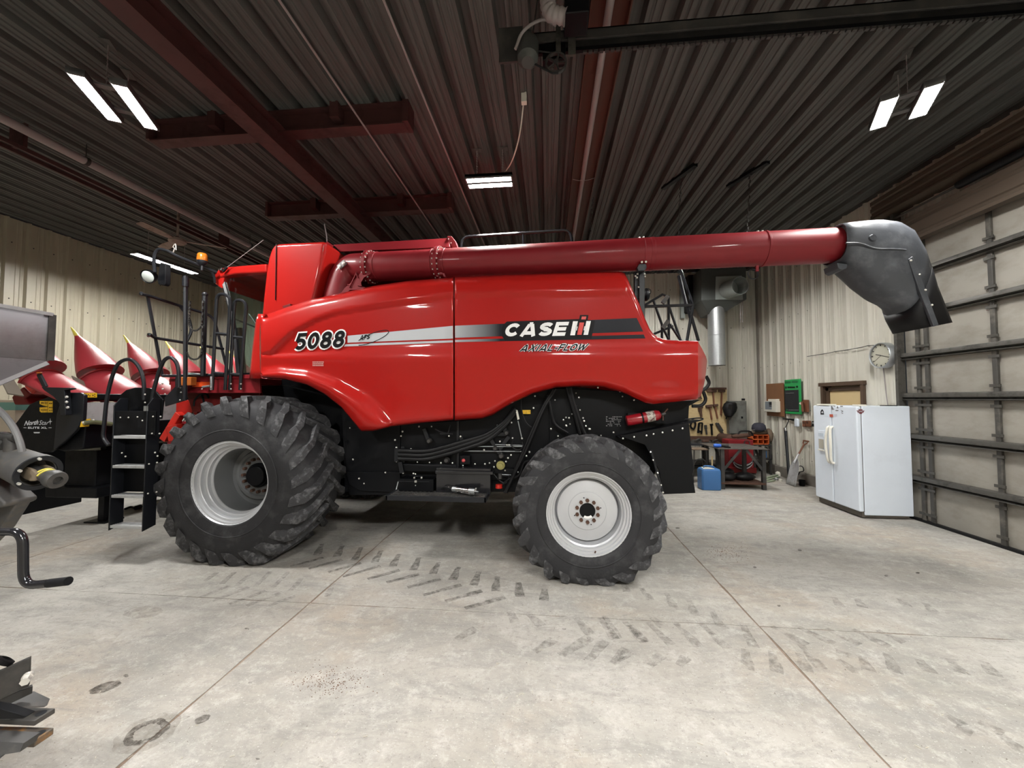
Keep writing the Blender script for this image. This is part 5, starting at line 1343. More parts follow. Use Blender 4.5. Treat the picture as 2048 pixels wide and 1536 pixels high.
# row dividers: cone, yellow tip, hood behind
def divider(Y):
    e = part_empty('row_divider', CH)
    T, B = V(-7.45, Y, 2.80), V(-6.98, Y, 2.20)
    d = (B - T).normalized(); up = V(0, 1, 0).cross(d); up = up if up.z > 0 else -up
    secs = []
    for t, ry, ru in ((0, .028, .022), (.12, .06, .05), (.35, .13, .11), (.6, .205, .16), (.85, .27, .20), (1, .30, .22)):
        c = T.lerp(B, t)
        secs.append([c + V(0, ry * math.cos(a), 0) + up * ru * math.sin(a) for a in [2 * math.pi * k / 24 for k in range(24)]])
    MB().loft(secs).build('snout', M['snout'], e, angle=50)
    tip = MB(); tp = T - d * .17
    tip.loft([[T + d * .05 + V(0, .040 * math.cos(a), 0) + up * .034 * math.sin(a) for a in [2 * math.pi * k / 12 for k in range(12)]], [tp + V(0, .008 * math.cos(a), 0) + up * .008 * math.sin(a) for a in [2 * math.pi * k / 12 for k in range(12)]]])
    tip.build('snout_tip', M['yellow'], e)
    first = Y < 4.7
    q = .76 if first else 1
    H0, H1 = V(-6.98, Y + (.07 if first else 0), 2.0), V(-6.15, Y + (.07 if first else 0), 1.66)
    d2 = (H1 - H0).normalized(); u2 = V(0, 1, 0).cross(d2); u2 = u2 if u2.z > 0 else -u2
    hs = []
    for t, ry, ru in ((0, .31, .25), (.15, .31, .26), (.6, .30, .22), (1, .28, .15)):
        c = H0.lerp(H1, t); hs.append([c + V(0, ry * q * math.cos(a), 0) + u2 * q * ru * math.sin(a) for a in [math.pi * k / 16 for k in range(17)]])
    h = MB(); h.grid(hs); h.build('divider_hood', M['snout'], e, angle=60, solid=.012)
    rim_ = [H0 - d2 * .01 + V(0, .315 * q * math.cos(a), 0) + u2 * .265 * q * math.sin(a) for a in [math.pi * k / 16 for k in range(17)]]
    MB().tube(rim_, .022, 6).build('hood_edge', M['darkred'], e)
    MB().prism([V(-6.9, Y - .44, 2.12), V(-6.9, Y - .30, 2.05), V(-6.75, Y - .28, 1.82), V(-6.7, Y - .46, 1.85)], (.012, 0, .012)).build('deck_plate', mat('tan_plate', (.20, .18, .15), .5) if 'tan_plate' not in bpy.data.materials else bpy.data.materials['tan_plate'], e)
    return e
for k in range(7): divider(4.64 + .76 * k)
# outer red end shield and gathering parts at the near end
MB().prism(LY([(45, 772), (60, 752), (72, 757), (76, 775), (62, 790), (52, 780)], 4.7), (0, .3, 0)).build('end_shield', M['brightred'], CH, bevel=.03)
MB().prism(LY([(22, 794), (45, 773), (60, 788), (50, 797), (57, 808), (28, 810)], 4.8), (0, .3, 0)).build('end_shield', M['darkred'], CH, bevel=.02)
# things stored along the left wall behind the header
bxm = mat('pale_carton', (.58, .50, .40), .75, var=.08)
def carton(c, s, lab):
    t = thing('cardboard_box', lab, 'box', c)
    MB().box((c[0] - s[0] / 2, c[1] - s[1] / 2, c[2]), (c[0] + s[0] / 2, c[1] + s[1] / 2, c[2] + s[2])).build('carton', bxm, t, bevel=.01)
    MB().box((c[0] - s[0] / 2 - .003, c[1] - s[1] / 2 - .003, c[2] + s[2] - .16), (c[0] + s[0] / 2 + .003, c[1] + s[1] / 2 + .003, c[2] + s[2] - .04)).build('printed_band', mat('teal_band', (.16, .34, .30), .6) if 'teal_band' not in bpy.data.materials else bpy.data.materials['teal_band'], t)
tag(MB().box((-9.0, 5.2, 0), (-8.1, 6.05, .98)).build('steel_crate', M['black'], bevel=.01), 'black steel crate on the floor behind the header, under the pale carton', 'crate')
carton((-8.5, 5.55, .98), (.8, .8, .80), 'pale carton with a teal band, on the black crate behind the header')
rand = random.Random(11)
for k, (px, py, ln, a) in enumerate(((158, 968, 1.3, 8), (178, 958, 1.6, -4), (196, 948, 1.5, 3), (150, 978, .9, 25))):
    p = aZ(px, py, .05); h = .07 + .03 * (k % 2)
    u = V(math.cos(math.radians(a + 70)), math.sin(math.radians(a + 70)), 0)
    b = MB().beam(V(p.x, p.y, h / 2 + .002) - u * ln / 2, V(p.x, p.y, h / 2 + .002) + u * ln / 2, .10 + .05 * (k % 3), h).build('timber', M['oldwood'], bevel=.006)
    tag(b, ['old timber lying on the floor under the header nearest the ladder foot', 'long dark timber under the black header', 'thick weathered timber farthest under the header', 'short crooked timber nearest the silver drive coupling', 'thin timber lying between the header and the ladder'][k], 'timber', 'timbers on the floor under the header')

# ================================================================== farm implement in the left foreground
IM = thing('grain_implement', 'grey farm implement with hopper, drive coupling, crank and hitch at the left edge', 'implement', (-3, 1.5, 0))
GX = -3.0
p_tr, p_br = aX(102, 629, GX), aX(96, 721, GX)
zt_, zb_ = p_tr.z, p_br.z; yf = p_tr.y
hop = MB()
y0_, y1_, xa, xb = yf - 1.6, yf, GX - 1.5, GX
yo0, yo1, xo0, xo1, zo = yf - 1.1, yf - .62, GX - 1.0, GX - .5, 1.42
r0 = [V(xa, y0_, zt_), V(xb, y0_, zt_), V(xb, y1_, zt_), V(xa, y1_, zt_)]
r1 = [V(xa, y0_, zb_), V(xb, y0_, zb_), V(xb, y1_, zb_), V(xa, y1_, zb_)]
r2 = [V(xo0, yo0, zo), V(xo1, yo0, zo), V(xo1, yo1, zo), V(xo0, yo1, zo)]
r3 = [p - V(0, 0, .2) for p in r2]
for a, b_ in ((r0, r1), (r1, r2), (r2, r3)):
    for k in range(4): hop.add([a[k], a[(k + 1) % 4], b_[(k + 1) % 4], b_[k]], [(0, 1, 2, 3)])
HP = hop.build('hopper', M['greysheet'], IM, solid=.006, recalc=False, angle=10)
rmb = MB(); loop = r0 + [r0[0]]
for a, b_ in zip(loop, loop[1:]): rmb.beam(a, b_, .03, .02)
rmb.build('hopper_rim', M['steel'], HP)
MB().beam(r1[2] + V(.004, .004, 0), r0[2] + V(.004, .004, 0), .035, .008, (1, 0, 0)).build('corner_strip', M['darksteel'], HP)
MB().beam(r1[2] + V(-.01, .0, -.01), r2[2] + V(-.01, .0, -.01), .03, .03).build('corner_brace', M['greysheet'], HP)
# hopper legs stand on the floor out of sight to the left
for x, y in ((xo0, yo0), (xo1, yo0), (xo0, yo1), (xo1 - .1, yo1)): MB().box((x - .04, y - .04, 0), (x + .04, y + .04, zo)).build('stand', M['satin'], IM)
GY = 1.75
def G(x, y, Y=GY): return aY(x, y, Y)
fcn = G(76, 945); gd = V(.93, -.12, -.22).normalized()
MB().lathe([(.001, -.55), (.055, -.55), (.072, -.35), (.084, -.10), (.088, -.03), (.090, -.03), (.090, .0), (.064, .0), (.060, -.06), (.03, -.08), (.001, -.08)], fcn, gd, 32).build('drive_housing', mat('dusty_cast_iron', (.075, .073, .072), .6, metal=.3, var=.3, dirt=(.16, .135, .10), dscale=8), IM, angle=30)
MB().lathe([(.068, .002), (.090, .002), (.090, .010), (.068, .010)], fcn, gd, 32).build('guard_ring', M['satin'], IM)
s1_ = gd.cross(V(0, 0, 1)).normalized(); s2_ = s1_.cross(gd)
for a in (200, 80, 330, 20):
    c = fcn + (s1_ * math.cos(math.radians(a)) + s2_ * math.sin(math.radians(a))) * .079 + gd * .010
    MB().cyl(c, c + gd * .012, .007, n=8).build('ring_bolt', M['zinc'], IM)
cast = bpy.data.materials['dusty_cast_iron']
MB().lathe([(.001, -.1), (.025, -.1), (.030, -.02), (.033, .04), (.032, .065), (.041, .07), (.043, .08), (.043, .11), (.040, .118), (.020, .12), (.018, .105), (.001, .105)], fcn + gd * .03, gd, 28).build('drive_coupling', M['darksteel'], IM, angle=30)
yk = MB()
for s in (-1, 1): yk.loft([[fcn + gd * t + s1_ * s * .032 + s1_ * w1 + s2_ * h_ for w1, h_ in ((-.008, -hh), (.008, -hh), (.008, hh), (-.008, hh))] for t, hh in ((-.05, .02), (-.02, .03), (.03, .03), (.06, .02))])
yk.build('joint_yoke', mat('dry_grease_brown', (.16, .125, .085), .7, var=.3), IM, bevel=.006)
for k, a in enumerate((40, 70)):
    rg_ = [fcn + gd * (.045 + k * .018 + .01 * math.sin(q)) + (s1_ * math.cos(q) + s2_ * math.sin(q)) * .0345 for q in [math.radians(10 + 14 * i) for i in range(11)]]
    MB().tube(rg_, .004, 5).build('paint_mark', M['yellow'], IM)
MB().loft([[G(-30, 985) + V(0, dy, 0), G(22, 1012) + V(0, dy, 0), G(34, 1008) + V(0, dy, 0), G(36, 1000) + V(0, dy, 0), G(-30, 940) + V(0, dy, 0)] for dy in (-.05, .08)]).build('housing_foot', cast, IM, bevel=.01)
MB().prism(LY([(-40, 1000), (36, 1003), (0, 1060), (-40, 1100)], GY), (0, .06, 0)).build('stand_plate', cast, IM, bevel=.008)
MB().tube(smoothpath([G(-8, 815), G(6, 828), G(25, 852), G(38, 880), G(44, 905), G(42, 925)], 6), .014, 10).build('bent_arm', M['lampgrey'], IM)
MB().tube(smoothpath([G(-10, 902), G(8, 906), G(24, 913), G(40, 908)], 5), .012, 8).build('bent_arm', M['pvc'], IM)
MB().cyl(G(-12, 872), G(33, 876), .022, n=12).cyl(G(20, 876), G(22, 905), .026, n=12).cyl(G(-12, 884), G(16, 890), .03, n=12).build('hydraulic_fitting', M['darksteel'], IM)
MB().tube(smoothpath([G(-10, 868), G(10, 866), G(30, 872)], 4), .008, 6).build('hydraulic_line', M['chrome'], IM)
MB().tube([G(-14, 740), G(-8, 810), G(-10, 850)], .012, 8).build('upright_tube', M['darksteel'], IM)
# crank of the jack
KY = 1.12
MB().tube(rounded([aY(-60, 1064, KY), aY(46, 1063, KY), aY(47, 1172, KY), aY(130, 1163, KY)], .045, 7), .0125, 12).build('jack_crank', M['gloss'], IM)
MB().cyl(aY(98, 1166.5, KY), aY(137, 1162, KY), .0135, n=12).build('crank_grip', M['black'], IM)
MB().cyl(aY(-60, 1064, KY), aY(-60, 1064, KY) * 1.0 + V(0, 0, -1.3), .04, n=12).build('jack_leg', M['satin'], IM)
# hitch plates
def Z(x, y, z=.40): return aZ(x, y, z)
tp = [Z(-60, 1418), Z(30, 1414), Z(111, 1416), Z(69, 1442), Z(-60, 1436)]
hole = None
MB().prism(tp, (0, 0, -.022)).build('clevis_plate', M['darksteel'], IM, bevel=.003)
tp = [Z(-60, 1450, .34), Z(40, 1453, .34), Z(108, 1455, .34), Z(68, 1482, .34), Z(-60, 1478, .34)]
MB().prism(tp, (0, 0, -.028)).build('clevis_plate', mat('rust_edged_steel', (.10, .085, .07), .6, metal=.3, var=.3, dirt=(.30, .15, .05), dscale=9, dlo=.5, dhi=.6), IM, bevel=.003)
for (x, y, z) in ((82, 1426.5, .401), (80, 1466, .341)):
    c = Z(x, y, z); MB().lathe([(.001, 0), (.017, 0), (.017, .0012), (.001, .0012)], c, (0, 0, 1), 18).build('pin_hole', M['chalk'], IM)
pl_ = [aY(-60, 1366, 1.42), aY(63, 1311, 1.55), aY(62, 1352, 1.55), aY(60, 1368, 1.55), aY(-60, 1425, 1.42)]
MB().prism(pl_, (.012, -.012, 0)).build('side_plate', M['darksteel'], IM, bevel=.002)
MB().prism([aY(-60, 1414, 1.44), aY(65, 1368, 1.56), aY(64, 1382, 1.56), aY(-60, 1440, 1.44)], (.02, -.012, 0)).build('side_plate', M['darksteel'], IM, bevel=.002)
MB().prism([aY(6, 1417, 1.5), aY(34, 1388, 1.56), aY(62, 1386, 1.58), aY(94, 1401, 1.58), aY(88, 1415, 1.56), aY(40, 1418, 1.5)], (0, .012, 0)).build('bent_bracket', M['darksteel'], IM, bevel=.002)
MB().prism([aY(-60, 1408, 1.3), aY(0, 1418, 1.32), aY(52, 1434, 1.36), aY(46, 1438, 1.36), aY(-60, 1440, 1.3)], (0, .03, .0)).build('draw_tongue', M['black'], IM, bevel=.003)
MB().prism([aY(-60, 1480, 1.36), aY(48, 1486, 1.40), aY(40, 1504, 1.40), aY(4, 1510, 1.38), aY(-10, 1520, 1.36), aY(-60, 1560, 1.3)], (0, .05, 0)).build('tongue_gusset', M['darksteel'], IM, bevel=.003)
c = aY(56, 1353, 1.52); MB().cyl(c, c + V(.03, -.03, -.0), .016, n=6).cyl(c + V(-.004, .004, 0), c + V(.008, -.008, 0), .018, n=16).build('hex_bolt', M['zinc'], IM)
MB().lathe([(.02, -.012), (.034, -.008), (.034, .008), (.02, .012)], aY(8, 1322, 1.5), (.3, .6, .7), 18, closed=True).build('lock_ring', M['black'], IM)
MB().beam(aY(-60, 1430, 1.42), aY(-60, 1430, 1.42) + V(-1.2, 0, 0), .12, .10).box((-3.6, 1.35, 0), (-3.5, 1.5, .4)).build('drawbar', M['satin'], IM)

# frame that carries the drive housing and the hopper
for a_, b_ in ((fcn - gd * .42 - V(0, 0, .04), V(-3.35, 1.62, .02)), (fcn - gd * .5, V(xo1 - .12, yo1, 1.15)), (V(xo0, yo1, .6), V(xo1 - .1, yo1, .6)), (V(-3.0, 1.45, .36), V(xo1 - .1, yo1, .36))):
    MB().beam(a_, b_, .08, .08).build('frame_member', M['satin'], IM, bevel=.005)
# ================================================================== shop corner
def thing1(o, label, cat, group=None): return tag(o, label, cat, group)
def bY(mb, x0, y0, x1, y1, Y, th):
    """Box whose near face fills the given pixel rectangle at distance Y."""
    a, b = aY(x0, y1, Y), aY(x1, y0, Y); return mb.box((a.x, Y, max(a.z, 0)), (b.x, Y + th, b.z))
def bXr(mb, x0, y0, x1, y1, X, th):
    """Board lying against the right wall, seen between pixel columns x0 and x1."""
    a, b = aX(x0, y0, X), aX(x0, y1, X); c = aX(x1, (y0 + y1) / 2, X)
    return mb.box((X, c.y, b.z), (X + th, a.y, a.z))
# wall mounted heater and stack
HT = thing('wall_heater', 'grey unit heater high on the back wall with round air outlet and vertical stack', 'heater', aY(1440, 580, 9.6))
a, b = aY(1397, 620, 9.55), aY(1490, 545, 9.55)
cab_ = MB(); cab_.box((a.x + .05, 9.5, a.z + .22), (b.x, 10.4, b.z + .1)); cab_.prism([V(a.x + .05, 9.5, a.z + .22), V(b.x, 9.5, a.z + .22), V(b.x - .45, 9.75, a.z - .06), V(a.x + .3, 9.75, a.z - .06)], (0, .5, 0)).build('cabinet', M['duct'], HT, bevel=.01)
pq = LY([(1432, 553), (1484, 551), (1486, 599), (1431, 599)], 9.47)
MB().prism(pq, (0, .03, 0)).build('face_plate', M['ductlight'], HT, bevel=.004)
o0, o1 = aY(1455, 580, 9.46), aY(1481, 571, 9.02)
MB().lathe([(.19, 0), (.205, .0), (.205, (o1 - o0).length), (.195, (o1 - o0).length), (.19, .1), (.001, .1)], o0, (o1 - o0), 28).build('air_outlet', M['ductlight'], HT, angle=30)
MB().box((a.x - .06, 10.0, a.z + .1), (a.x + .06, 10.45, a.z + 1.0)).build('side_bracket', M['black'], HT)
s0, s1 = aY(1432, 614, 9.8), aY(1434, 731, 9.8)
MB().lathe([(.185, 0), (.19, 0), (.19, (s0 - s1).length), (.185, (s0 - s1).length)], s1, (0, 0, 1), 28, closed=True).build('flue_pipe', M['steel'], HT)
zj = aY(1432, 671, 9.8).z; MB().lathe([(.19, -.012), (.196, 0), (.19, .012)], V(s1.x, s1.y, zj), (0, 0, 1), 28).build('pipe_joint', M['steel'], HT)
for x in (1481, 1485): MB().cyl(aY(x, 598, 9.6), aY(x, 645, 9.6), .008, n=6).build('cord', M['pvc'], HT)
MB().box((a.x - .14, 10.35, a.z - .02), (a.x - .04, 10.46, a.z + 1.1)).build('backing_strip', M['ductlight'], HT)
# pegboard and tools
YW = 10.40
PB = thing('tool_board', 'plywood tool board with hung hand tools on the back wall', 'board', aY(1415, 830, YW))
bY(MB(), 1366, 777, 1453.5, 876, YW, .03).build('panel', M['wood'], PB)
bY(MB(), 1366, 873, 1453, 880, YW - .06, .1).build('ledge', M['rust'], PB)
bY(MB(), 1372, 775, 1453, 779, YW - .05, .08).build('top_rail', M['rust'], PB)
TG = 'hand tools hung on the plywood board'
def toolthing(nm, lab, strokes_, m='darksteel', Y=YW - .05, cat='tool'):
    mb = MB()
    for pts, w_ in strokes_:
        P = [aY(x, y, Y) for x, y in pts]
        if len(P) == 2: mb.beam(P[0], P[1], w_, .035, (0, 1, 0))
        else: mb.tube(smoothpath(P, 4), w_ / 2, 6)
    return tag(mb.build(nm, M[m], bevel=.004), lab, cat, TG)
def hammer(lab, head, handle, hw):
    t = thing('hammer', lab, 'hammer', aY(*handle[0], YW - .06), TG)
    MB().beam(aY(*handle[0], YW - .05), aY(*handle[1], YW - .05), .035, .03, (0, 1, 0)).build('handle', M['brown'], t, bevel=.004)
    MB().beam(aY(*head[0], YW - .06), aY(*head[1], YW - .06), hw, .06, (0, 1, 0)).build('head', M['rust'], t, bevel=.008)
hammer('sledge hammer hung at the top of the plywood board, shorter handle', ((1414, 782), (1433, 782)), ((1426, 782), (1428, 809)), .055)
hammer('sledge hammer hung top right on the plywood board, long handle', ((1437, 782), (1450, 782)), ((1444, 783), (1441.5, 830)), .055)
hammer('wide headed hammer hung in the middle of the plywood board', ((1411.5, 813), (1425, 811)), ((1419.5, 813), (1423.7, 839)), .06)
hammer('narrow headed hammer hung beside the wide headed one on the board', ((1426.5, 811), (1436, 810)), ((1430, 812), (1435, 837)), .055)
toolthing('pipe_wrench', 'rusty pipe wrench hung left of the hammers on the board', [([(1397, 815), (1406, 814)], .06), ([(1401, 815), (1403, 834)], .045), ([(1397, 815), (1399, 824)], .03)], 'rust')
toolthing('clamp', 'black C clamp hung low on the plywood board', [([(1398, 846), (1405, 846)], .04), ([(1398, 846), (1396, 866)], .045), ([(1405, 846), (1403, 868)], .03), ([(1396, 862), (1403, 863)], .04)], 'black')
toolthing('chisel', 'short chisel hung between the clamp and wrench on the board', [([(1411, 850), (1412, 858)], .06), ([(1412, 856), (1413.5, 869)], .035)], 'darksteel')
toolthing('wrench', 'dark upright wrench hung low in the middle of the board', [([(1420, 850), (1426, 849)], .05), ([(1423, 850), (1424, 870)], .04)], 'black')
toolthing('locking_pliers', 'long pliers hung aslant at lower right of the board', [([(1432, 846), (1446, 868)], .05), ([(1436, 846), (1446, 862)], .03)], 'darksteel')
toolthing('strap_coil', 'coiled strap and clamps hung at lower left of the board', [([(1381, 846), (1386, 839), (1391, 848), (1387, 858), (1381, 852), (1384, 842)], .05)], 'black')
toolthing('hatchet', 'small hatchet hung at the top left of the board under the red hood', [([(1399, 783), (1402, 797)], .03), ([(1394, 796), (1404, 797)], .03)], 'rust')
# electric cabinet
EC = thing('electric_cabinet', 'grey steel electric cabinet on the back wall', 'cabinet', aY(1470, 834, 10.25))
bY(MB(), 1459, 802, 1493, 868, 10.25, .2).build('cabinet_body', M['greybox'], EC, bevel=.01)
bY(MB(), 1461, 804, 1491, 867, 10.235, .02).build('door', M['greybox'], EC, bevel=.004)
bY(MB(), 1483, 833, 1486, 837, 10.22, .02).build('latch', M['black'], EC)
MB().cyl(aY(1486.5, 801, 10.3), aY(1486.5, 797, 10.3), .04, n=10).build('conduit_hub', M['black'], EC)
WM = thing('welding_mask', 'dark welding mask with dangling strap, hung on the grey electric cabinet', 'mask', aY(1460, 815, 10.15))
mk_ = []
for t, (x, y, rx) in enumerate(((1461, 804, .10), (1460, 808, .15), (1459.5, 815, .17), (1459, 823, .15), (1457, 830, .10), (1456, 834, .05))):
    c = aY(x, y, 10.2); mk_.append([c + V(rx * math.cos(a), -.12 * math.sin(a), 0) for a in [math.pi * k / 10 for k in range(11)]])
MB().grid(mk_).build('shell', M['hose'], WM, solid=.01)
MB().prism(LY([(1458, 809), (1465, 810), (1464, 819), (1457, 818)], 10.075), (0, .02, 0)).build('lens', M['gloss'], WM)
MB().beam(aY(1455, 826, 10.2), aY(1452, 838, 10.2), .03, .01, (0, 1, 0)).build('strap', M['black'], WM)

# steel welding table
TZ = .81
TB = thing('welding_table', 'dark steel plate table with angle iron legs in front of the tool board', 'table', (3.75, 8.3, 0))
tx0, tx1, ty0, ty1 = 3.42, 4.18, 8.0, 8.75
tl = [aZ(1403, 889.5, TZ), aZ(1434, 900, TZ), aZ(1528, 900, TZ), aZ(1497, 890, TZ)]
tl = [V(3.36, 8.95, TZ), V(3.36, 8.02, TZ), V(4.32, 8.02, TZ), V(4.32, 8.95, TZ)]
MB().prism(tl, (0, 0, -.014)).build('table_top', mat('brown_worn_plate', (.10, .088, .08), .5, metal=.2, var=.3, dirt=(.06, .05, .045), dscale=5), TB)
LG = ((3.46, 8.1), (4.24, 8.1), (4.24, 8.85), (3.46, 8.85))
for x, y in LG: MB().box((x - .035, y - .035, 0), (x + .035, y + .035, TZ - .014)).build('leg', M['darksteel'], TB, bevel=.004)
for p, q in (((3.46, 8.08, .36), (3.80, 8.08, TZ - .03)), ((4.24, 8.08, .36), (3.92, 8.08, TZ - .03)), ((3.46, 8.4, TZ - .03), (3.46, 8.1, .4)), ((4.24, 8.4, TZ - .03), (4.24, 8.1, .4))):
    MB().beam(p, q, .05, .012, (0, 1, 0)).build('brace', M['darksteel'], TB)
MB().box((3.42, 8.06, .10), (4.26, 8.88, .14)).build('lower_shelf', M['rust'], TB, bevel=.005)
for x, y in LG: pass
for k, (x, y, rx, ry, rz, lab) in enumerate(((3.62, 8.25, .16, .12, .09, 'heap of dark cable on the low shelf of the steel table, left end'), (3.98, 8.3, .2, .12, .085, 'dark rounded canvas bag on the low shelf of the steel table, right end'), (3.76, 8.6, .15, .12, .10, 'dark lump of scrap at the back of the low table shelf'))):
    mb = MB(); mb.sphere((x, y, .14 + rz * .93), 1, 14, 9, (rx, ry, rz)); rr_ = random.Random(k)
    for v in mb.v: v += V(rr_.uniform(-.012, .012), rr_.uniform(-.012, .012), max(.142 - v.z, rr_.uniform(-.01, .01)))
    tag(mb.build('scrap_bundle', M['hose'], angle=60), lab, 'bundle', 'bundles on the low table shelf')
# angle grinder on the table
AG = thing('angle_grinder', 'blue angle grinder with black guard lying on the steel table', 'grinder', aZ(1435, 893, TZ))
g0 = V(aY(1427, 892, 8.2).x, 8.2, TZ + .04); g1 = V(aY(1455, 895, 8.2).x, 8.16, TZ + .035)
MB().tube([g0, g0.lerp(g1, .15), g0.lerp(g1, .5)], [.03, .04, .032], 12).build('body', mat('tool_blue', (.02, .12, .55), .4), AG)
MB().tube([g0.lerp(g1, .5), g0.lerp(g1, .75), g1], [.028, .026, .03], 12).lathe([(.001, 0), (.06, 0), (.06, .02), (.001, .03)], g1 + V(-.02, 0, -.03), (0, 0, 1), 18).build('head', M['hose'], AG)
# second bench with clutter and stool
B2 = thing('work_bench', 'dark bench under the tool board, partly behind the steel table', 'bench', (3.6, 9.6, 0))
z2 = aY(1400, 887, 9.2).z
MB().box((2.6, 9.2, z2 - .05), (3.9, 10.1, z2)).build('bench_top', M['chalk'], B2, bevel=.006)
for x in (2.65, 3.85):
    for y in (9.25, 10.05): MB().box((x - .03, y - .03, 0), (x + .03, y + .03, z2 - .05)).build('leg', M['darksteel'], B2)
MB().box((2.65, 9.25, .25), (3.85, 10.05, .28)).build('shelf', M['black'], B2)
rr_ = random.Random(4)
for k in range(5):
    x = 3.0 + k * .2; mb = MB().beam((x, 9.35 + .1 * (k % 2), z2 + .03), (x + .16, 9.5, z2 + .03 + .02 * (k % 3)), .05, .05)
    tag(mb.build('bench_tool', M['rust'] if k % 2 else M['darksteel'], bevel=.006), ['rusty bar at the left end of the dark bench', 'dark block second from the left on the dark bench', 'rusty block in the middle of the dark bench', 'dark bar second from the right on the dark bench', 'rusty tool at the right end of the dark bench'][k], 'tool', 'small tools on the dark bench')
STL = thing('stool', 'worn metal stool behind the black rear shield of the combine', 'stool', aZ(1396, 958, 0))
sc_ = aY(1396, 896, 8.7); 
MB().box((sc_.x - .17, 8.55, sc_.z - .03), (sc_.x + .17, 8.85, sc_.z)).build('seat', M['oldwood'], STL, bevel=.01)
for x in (-.14, .14):
    for y in (8.58, 8.82): MB().cyl((sc_.x + x * 1.1, y, 0), (sc_.x + x * .9, y, sc_.z - .03), .012, n=8).build('leg', M['darksteel'], STL)
MB().tube(smoothpath([V(sc_.x - .15, 8.58, .1), V(sc_.x - .13, 8.58, .42), V(sc_.x, 8.58, .52), V(sc_.x + .13, 8.58, .42), V(sc_.x + .15, 8.58, .1)], 5), .012, 7).build('brace', M['darksteel'], STL)
# red welder / compressor cart
WC = thing('welder_cart', 'red welding machine on a cart with coiled leads behind the steel table', 'welder', aZ(1480, 945, 0))
a, b = aY(1458, 938, 9.25), aY(1507, 880, 9.25)
MB().box((a.x, 9.25, .22), (b.x, 9.6, b.z)).build('case', M['dullred'], WC, bevel=.02)
MB().box((a.x - .03, 9.2, .12), (b.x + .03, 9.64, .24)).build('tray', M['darkred'], WC, bevel=.01)
for x in (a.x + .06, b.x - .06):
    for y in (9.25, 9.6): MB().cyl((x - .02, y, .065), (x + .02, y, .065), .06, n=14).build('caster', M['hose'], WC)
cc = aY(1484, 914, 9.2)
for k in range(7):
    MB().tube([cc + V(.24 * (1 - .03 * k) * math.cos(q), -.02 - .012 * (k % 3), -.02 * k + .22 * (1 - .02 * k) * math.sin(q) * .8) for q in [math.radians(180 + 15 * i) for i in range(13)]], .013, 6).build('welding_lead', M['pvc'] if k % 2 else M['hose'], WC)
vp0, vp1 = aY(1464, 873, 9.35), aY(1500, 870, 9.35)
VS = thing('gas_torch_set', 'grimy cutting torch and hose bundle on top of the red welder', 'torch', vp0)
MB().tube([vp0, vp0.lerp(vp1, .3), vp0.lerp(vp1, .7), vp1], [.03, .055, .05, .04], 10).build('handle', M['rust'], VS)
MB().tube(smoothpath([vp0.lerp(vp1, .3) + V(0, -.02, .03), vp0.lerp(vp1, .5) + V(0, 0, .10), vp1 + V(0, 0, .08), vp1 + V(.06, 0, 0), vp1 + V(.03, -.02, .0), vp1 + V(-.05, -.02, .02)], 5), .02, 7).build('hose', M['hose'], VS)
c = aY(1494, 886, 9.2); MB().lathe([(.05, -.01), (.065, -.01), (.065, .01), (.05, .01)], c, (0, 1, 0), 16, closed=True).build('gauge', M['darksteel'], VS)
AT = thing('air_tank', 'rusty round air tank behind the steel table, left of the welder', 'tank', aY(1458, 877, 9.6))
t0, t1 = aY(1450, 877, 9.98), aY(1466, 877, 9.5)
MB().lathe([(.001, -.06), (.08, -.04), (.12, 0), (.12, .5), (.08, .54), (.001, .56)], t0 + V(0, -.3, 0), (0, .9, 0), 20).build('shell', M['rust'], AT)
for yy in (.1, .4): MB().box((t0.x - .03, t0.y - .3 + yy, 0), (t0.x + .03, t0.y - .26 + yy, t0.z - .1)).build('leg', M['darksteel'], AT)
# small stand with organiser, cap and bag
SX0, SX1 = aY(1507, 889, 9.7).x, aY(1543, 889, 9.7).x; zS = aY(1520, 889, 9.7).z
SS = thing('steel_stand', 'dark two tier steel stand in the shop corner', 'stand', (SX0, 9.9, 0))
MB().box((SX0, 9.7, zS - .03), (SX1, 10.2, zS)).build('top_shelf', M['darksteel'], SS)
zS2 = aY(1520, 917, 9.7).z; MB().box((SX0, 9.7, zS2 - .03), (SX1, 10.2, zS2)).build('lower_shelf', M['darksteel'], SS)
for x in (SX0 + .02, SX1 - .02):
    for y in (9.72, 10.18): MB().box((x - .02, y - .02, 0), (x + .02, y + .02, zS - .03)).build('leg', M['darksteel'], SS)
OC = thing('parts_organizer', 'orange parts bin organiser standing on the dark corner stand', 'organizer', (SX0 + .2, 9.9, zS))
x0, x1 = SX0 - .02, SX1 - .05; zt2 = aY(1520, 869, 9.7).z; orange = mat('orange_plastic', (.60, .12, .03), .45)
MB().box((x0, 9.92, zS), (x1, 9.95, zt2)).build('back', M['black'], OC)
for z in (zS, (zS + zt2) / 2 - .01, zt2 - .025): MB().box((x0, 9.7, z), (x1, 9.95, z + .02)).build('shelf', orange, OC)
for k in range(4):
    x = x0 + (x1 - x0 - .015) * k / 3; MB().box((x, 9.7, zS), (x + .015, 9.95, zt2)).build('divider', orange, OC)
def lump(nm, lab, cat, c, s, m, seed, zmin):
    mb = MB(); mb.sphere(c, 1, 16, 10, s); r_ = random.Random(seed)
    for v in mb.v:
        v += V(r_.uniform(-.012, .012), r_.uniform(-.012, .012), r_.uniform(-.01, .01)); v.z = max(v.z, zmin)
    return tag(mb.build(nm, m, angle=60), lab, cat)
xm = (x0 + x1) / 2
lump('work_rag', 'crumpled brown rag on top of the orange organiser', 'rag', (xm, 9.82, zt2 + .035), (.22, .14, .055), M['oilrag'], 3, zt2)
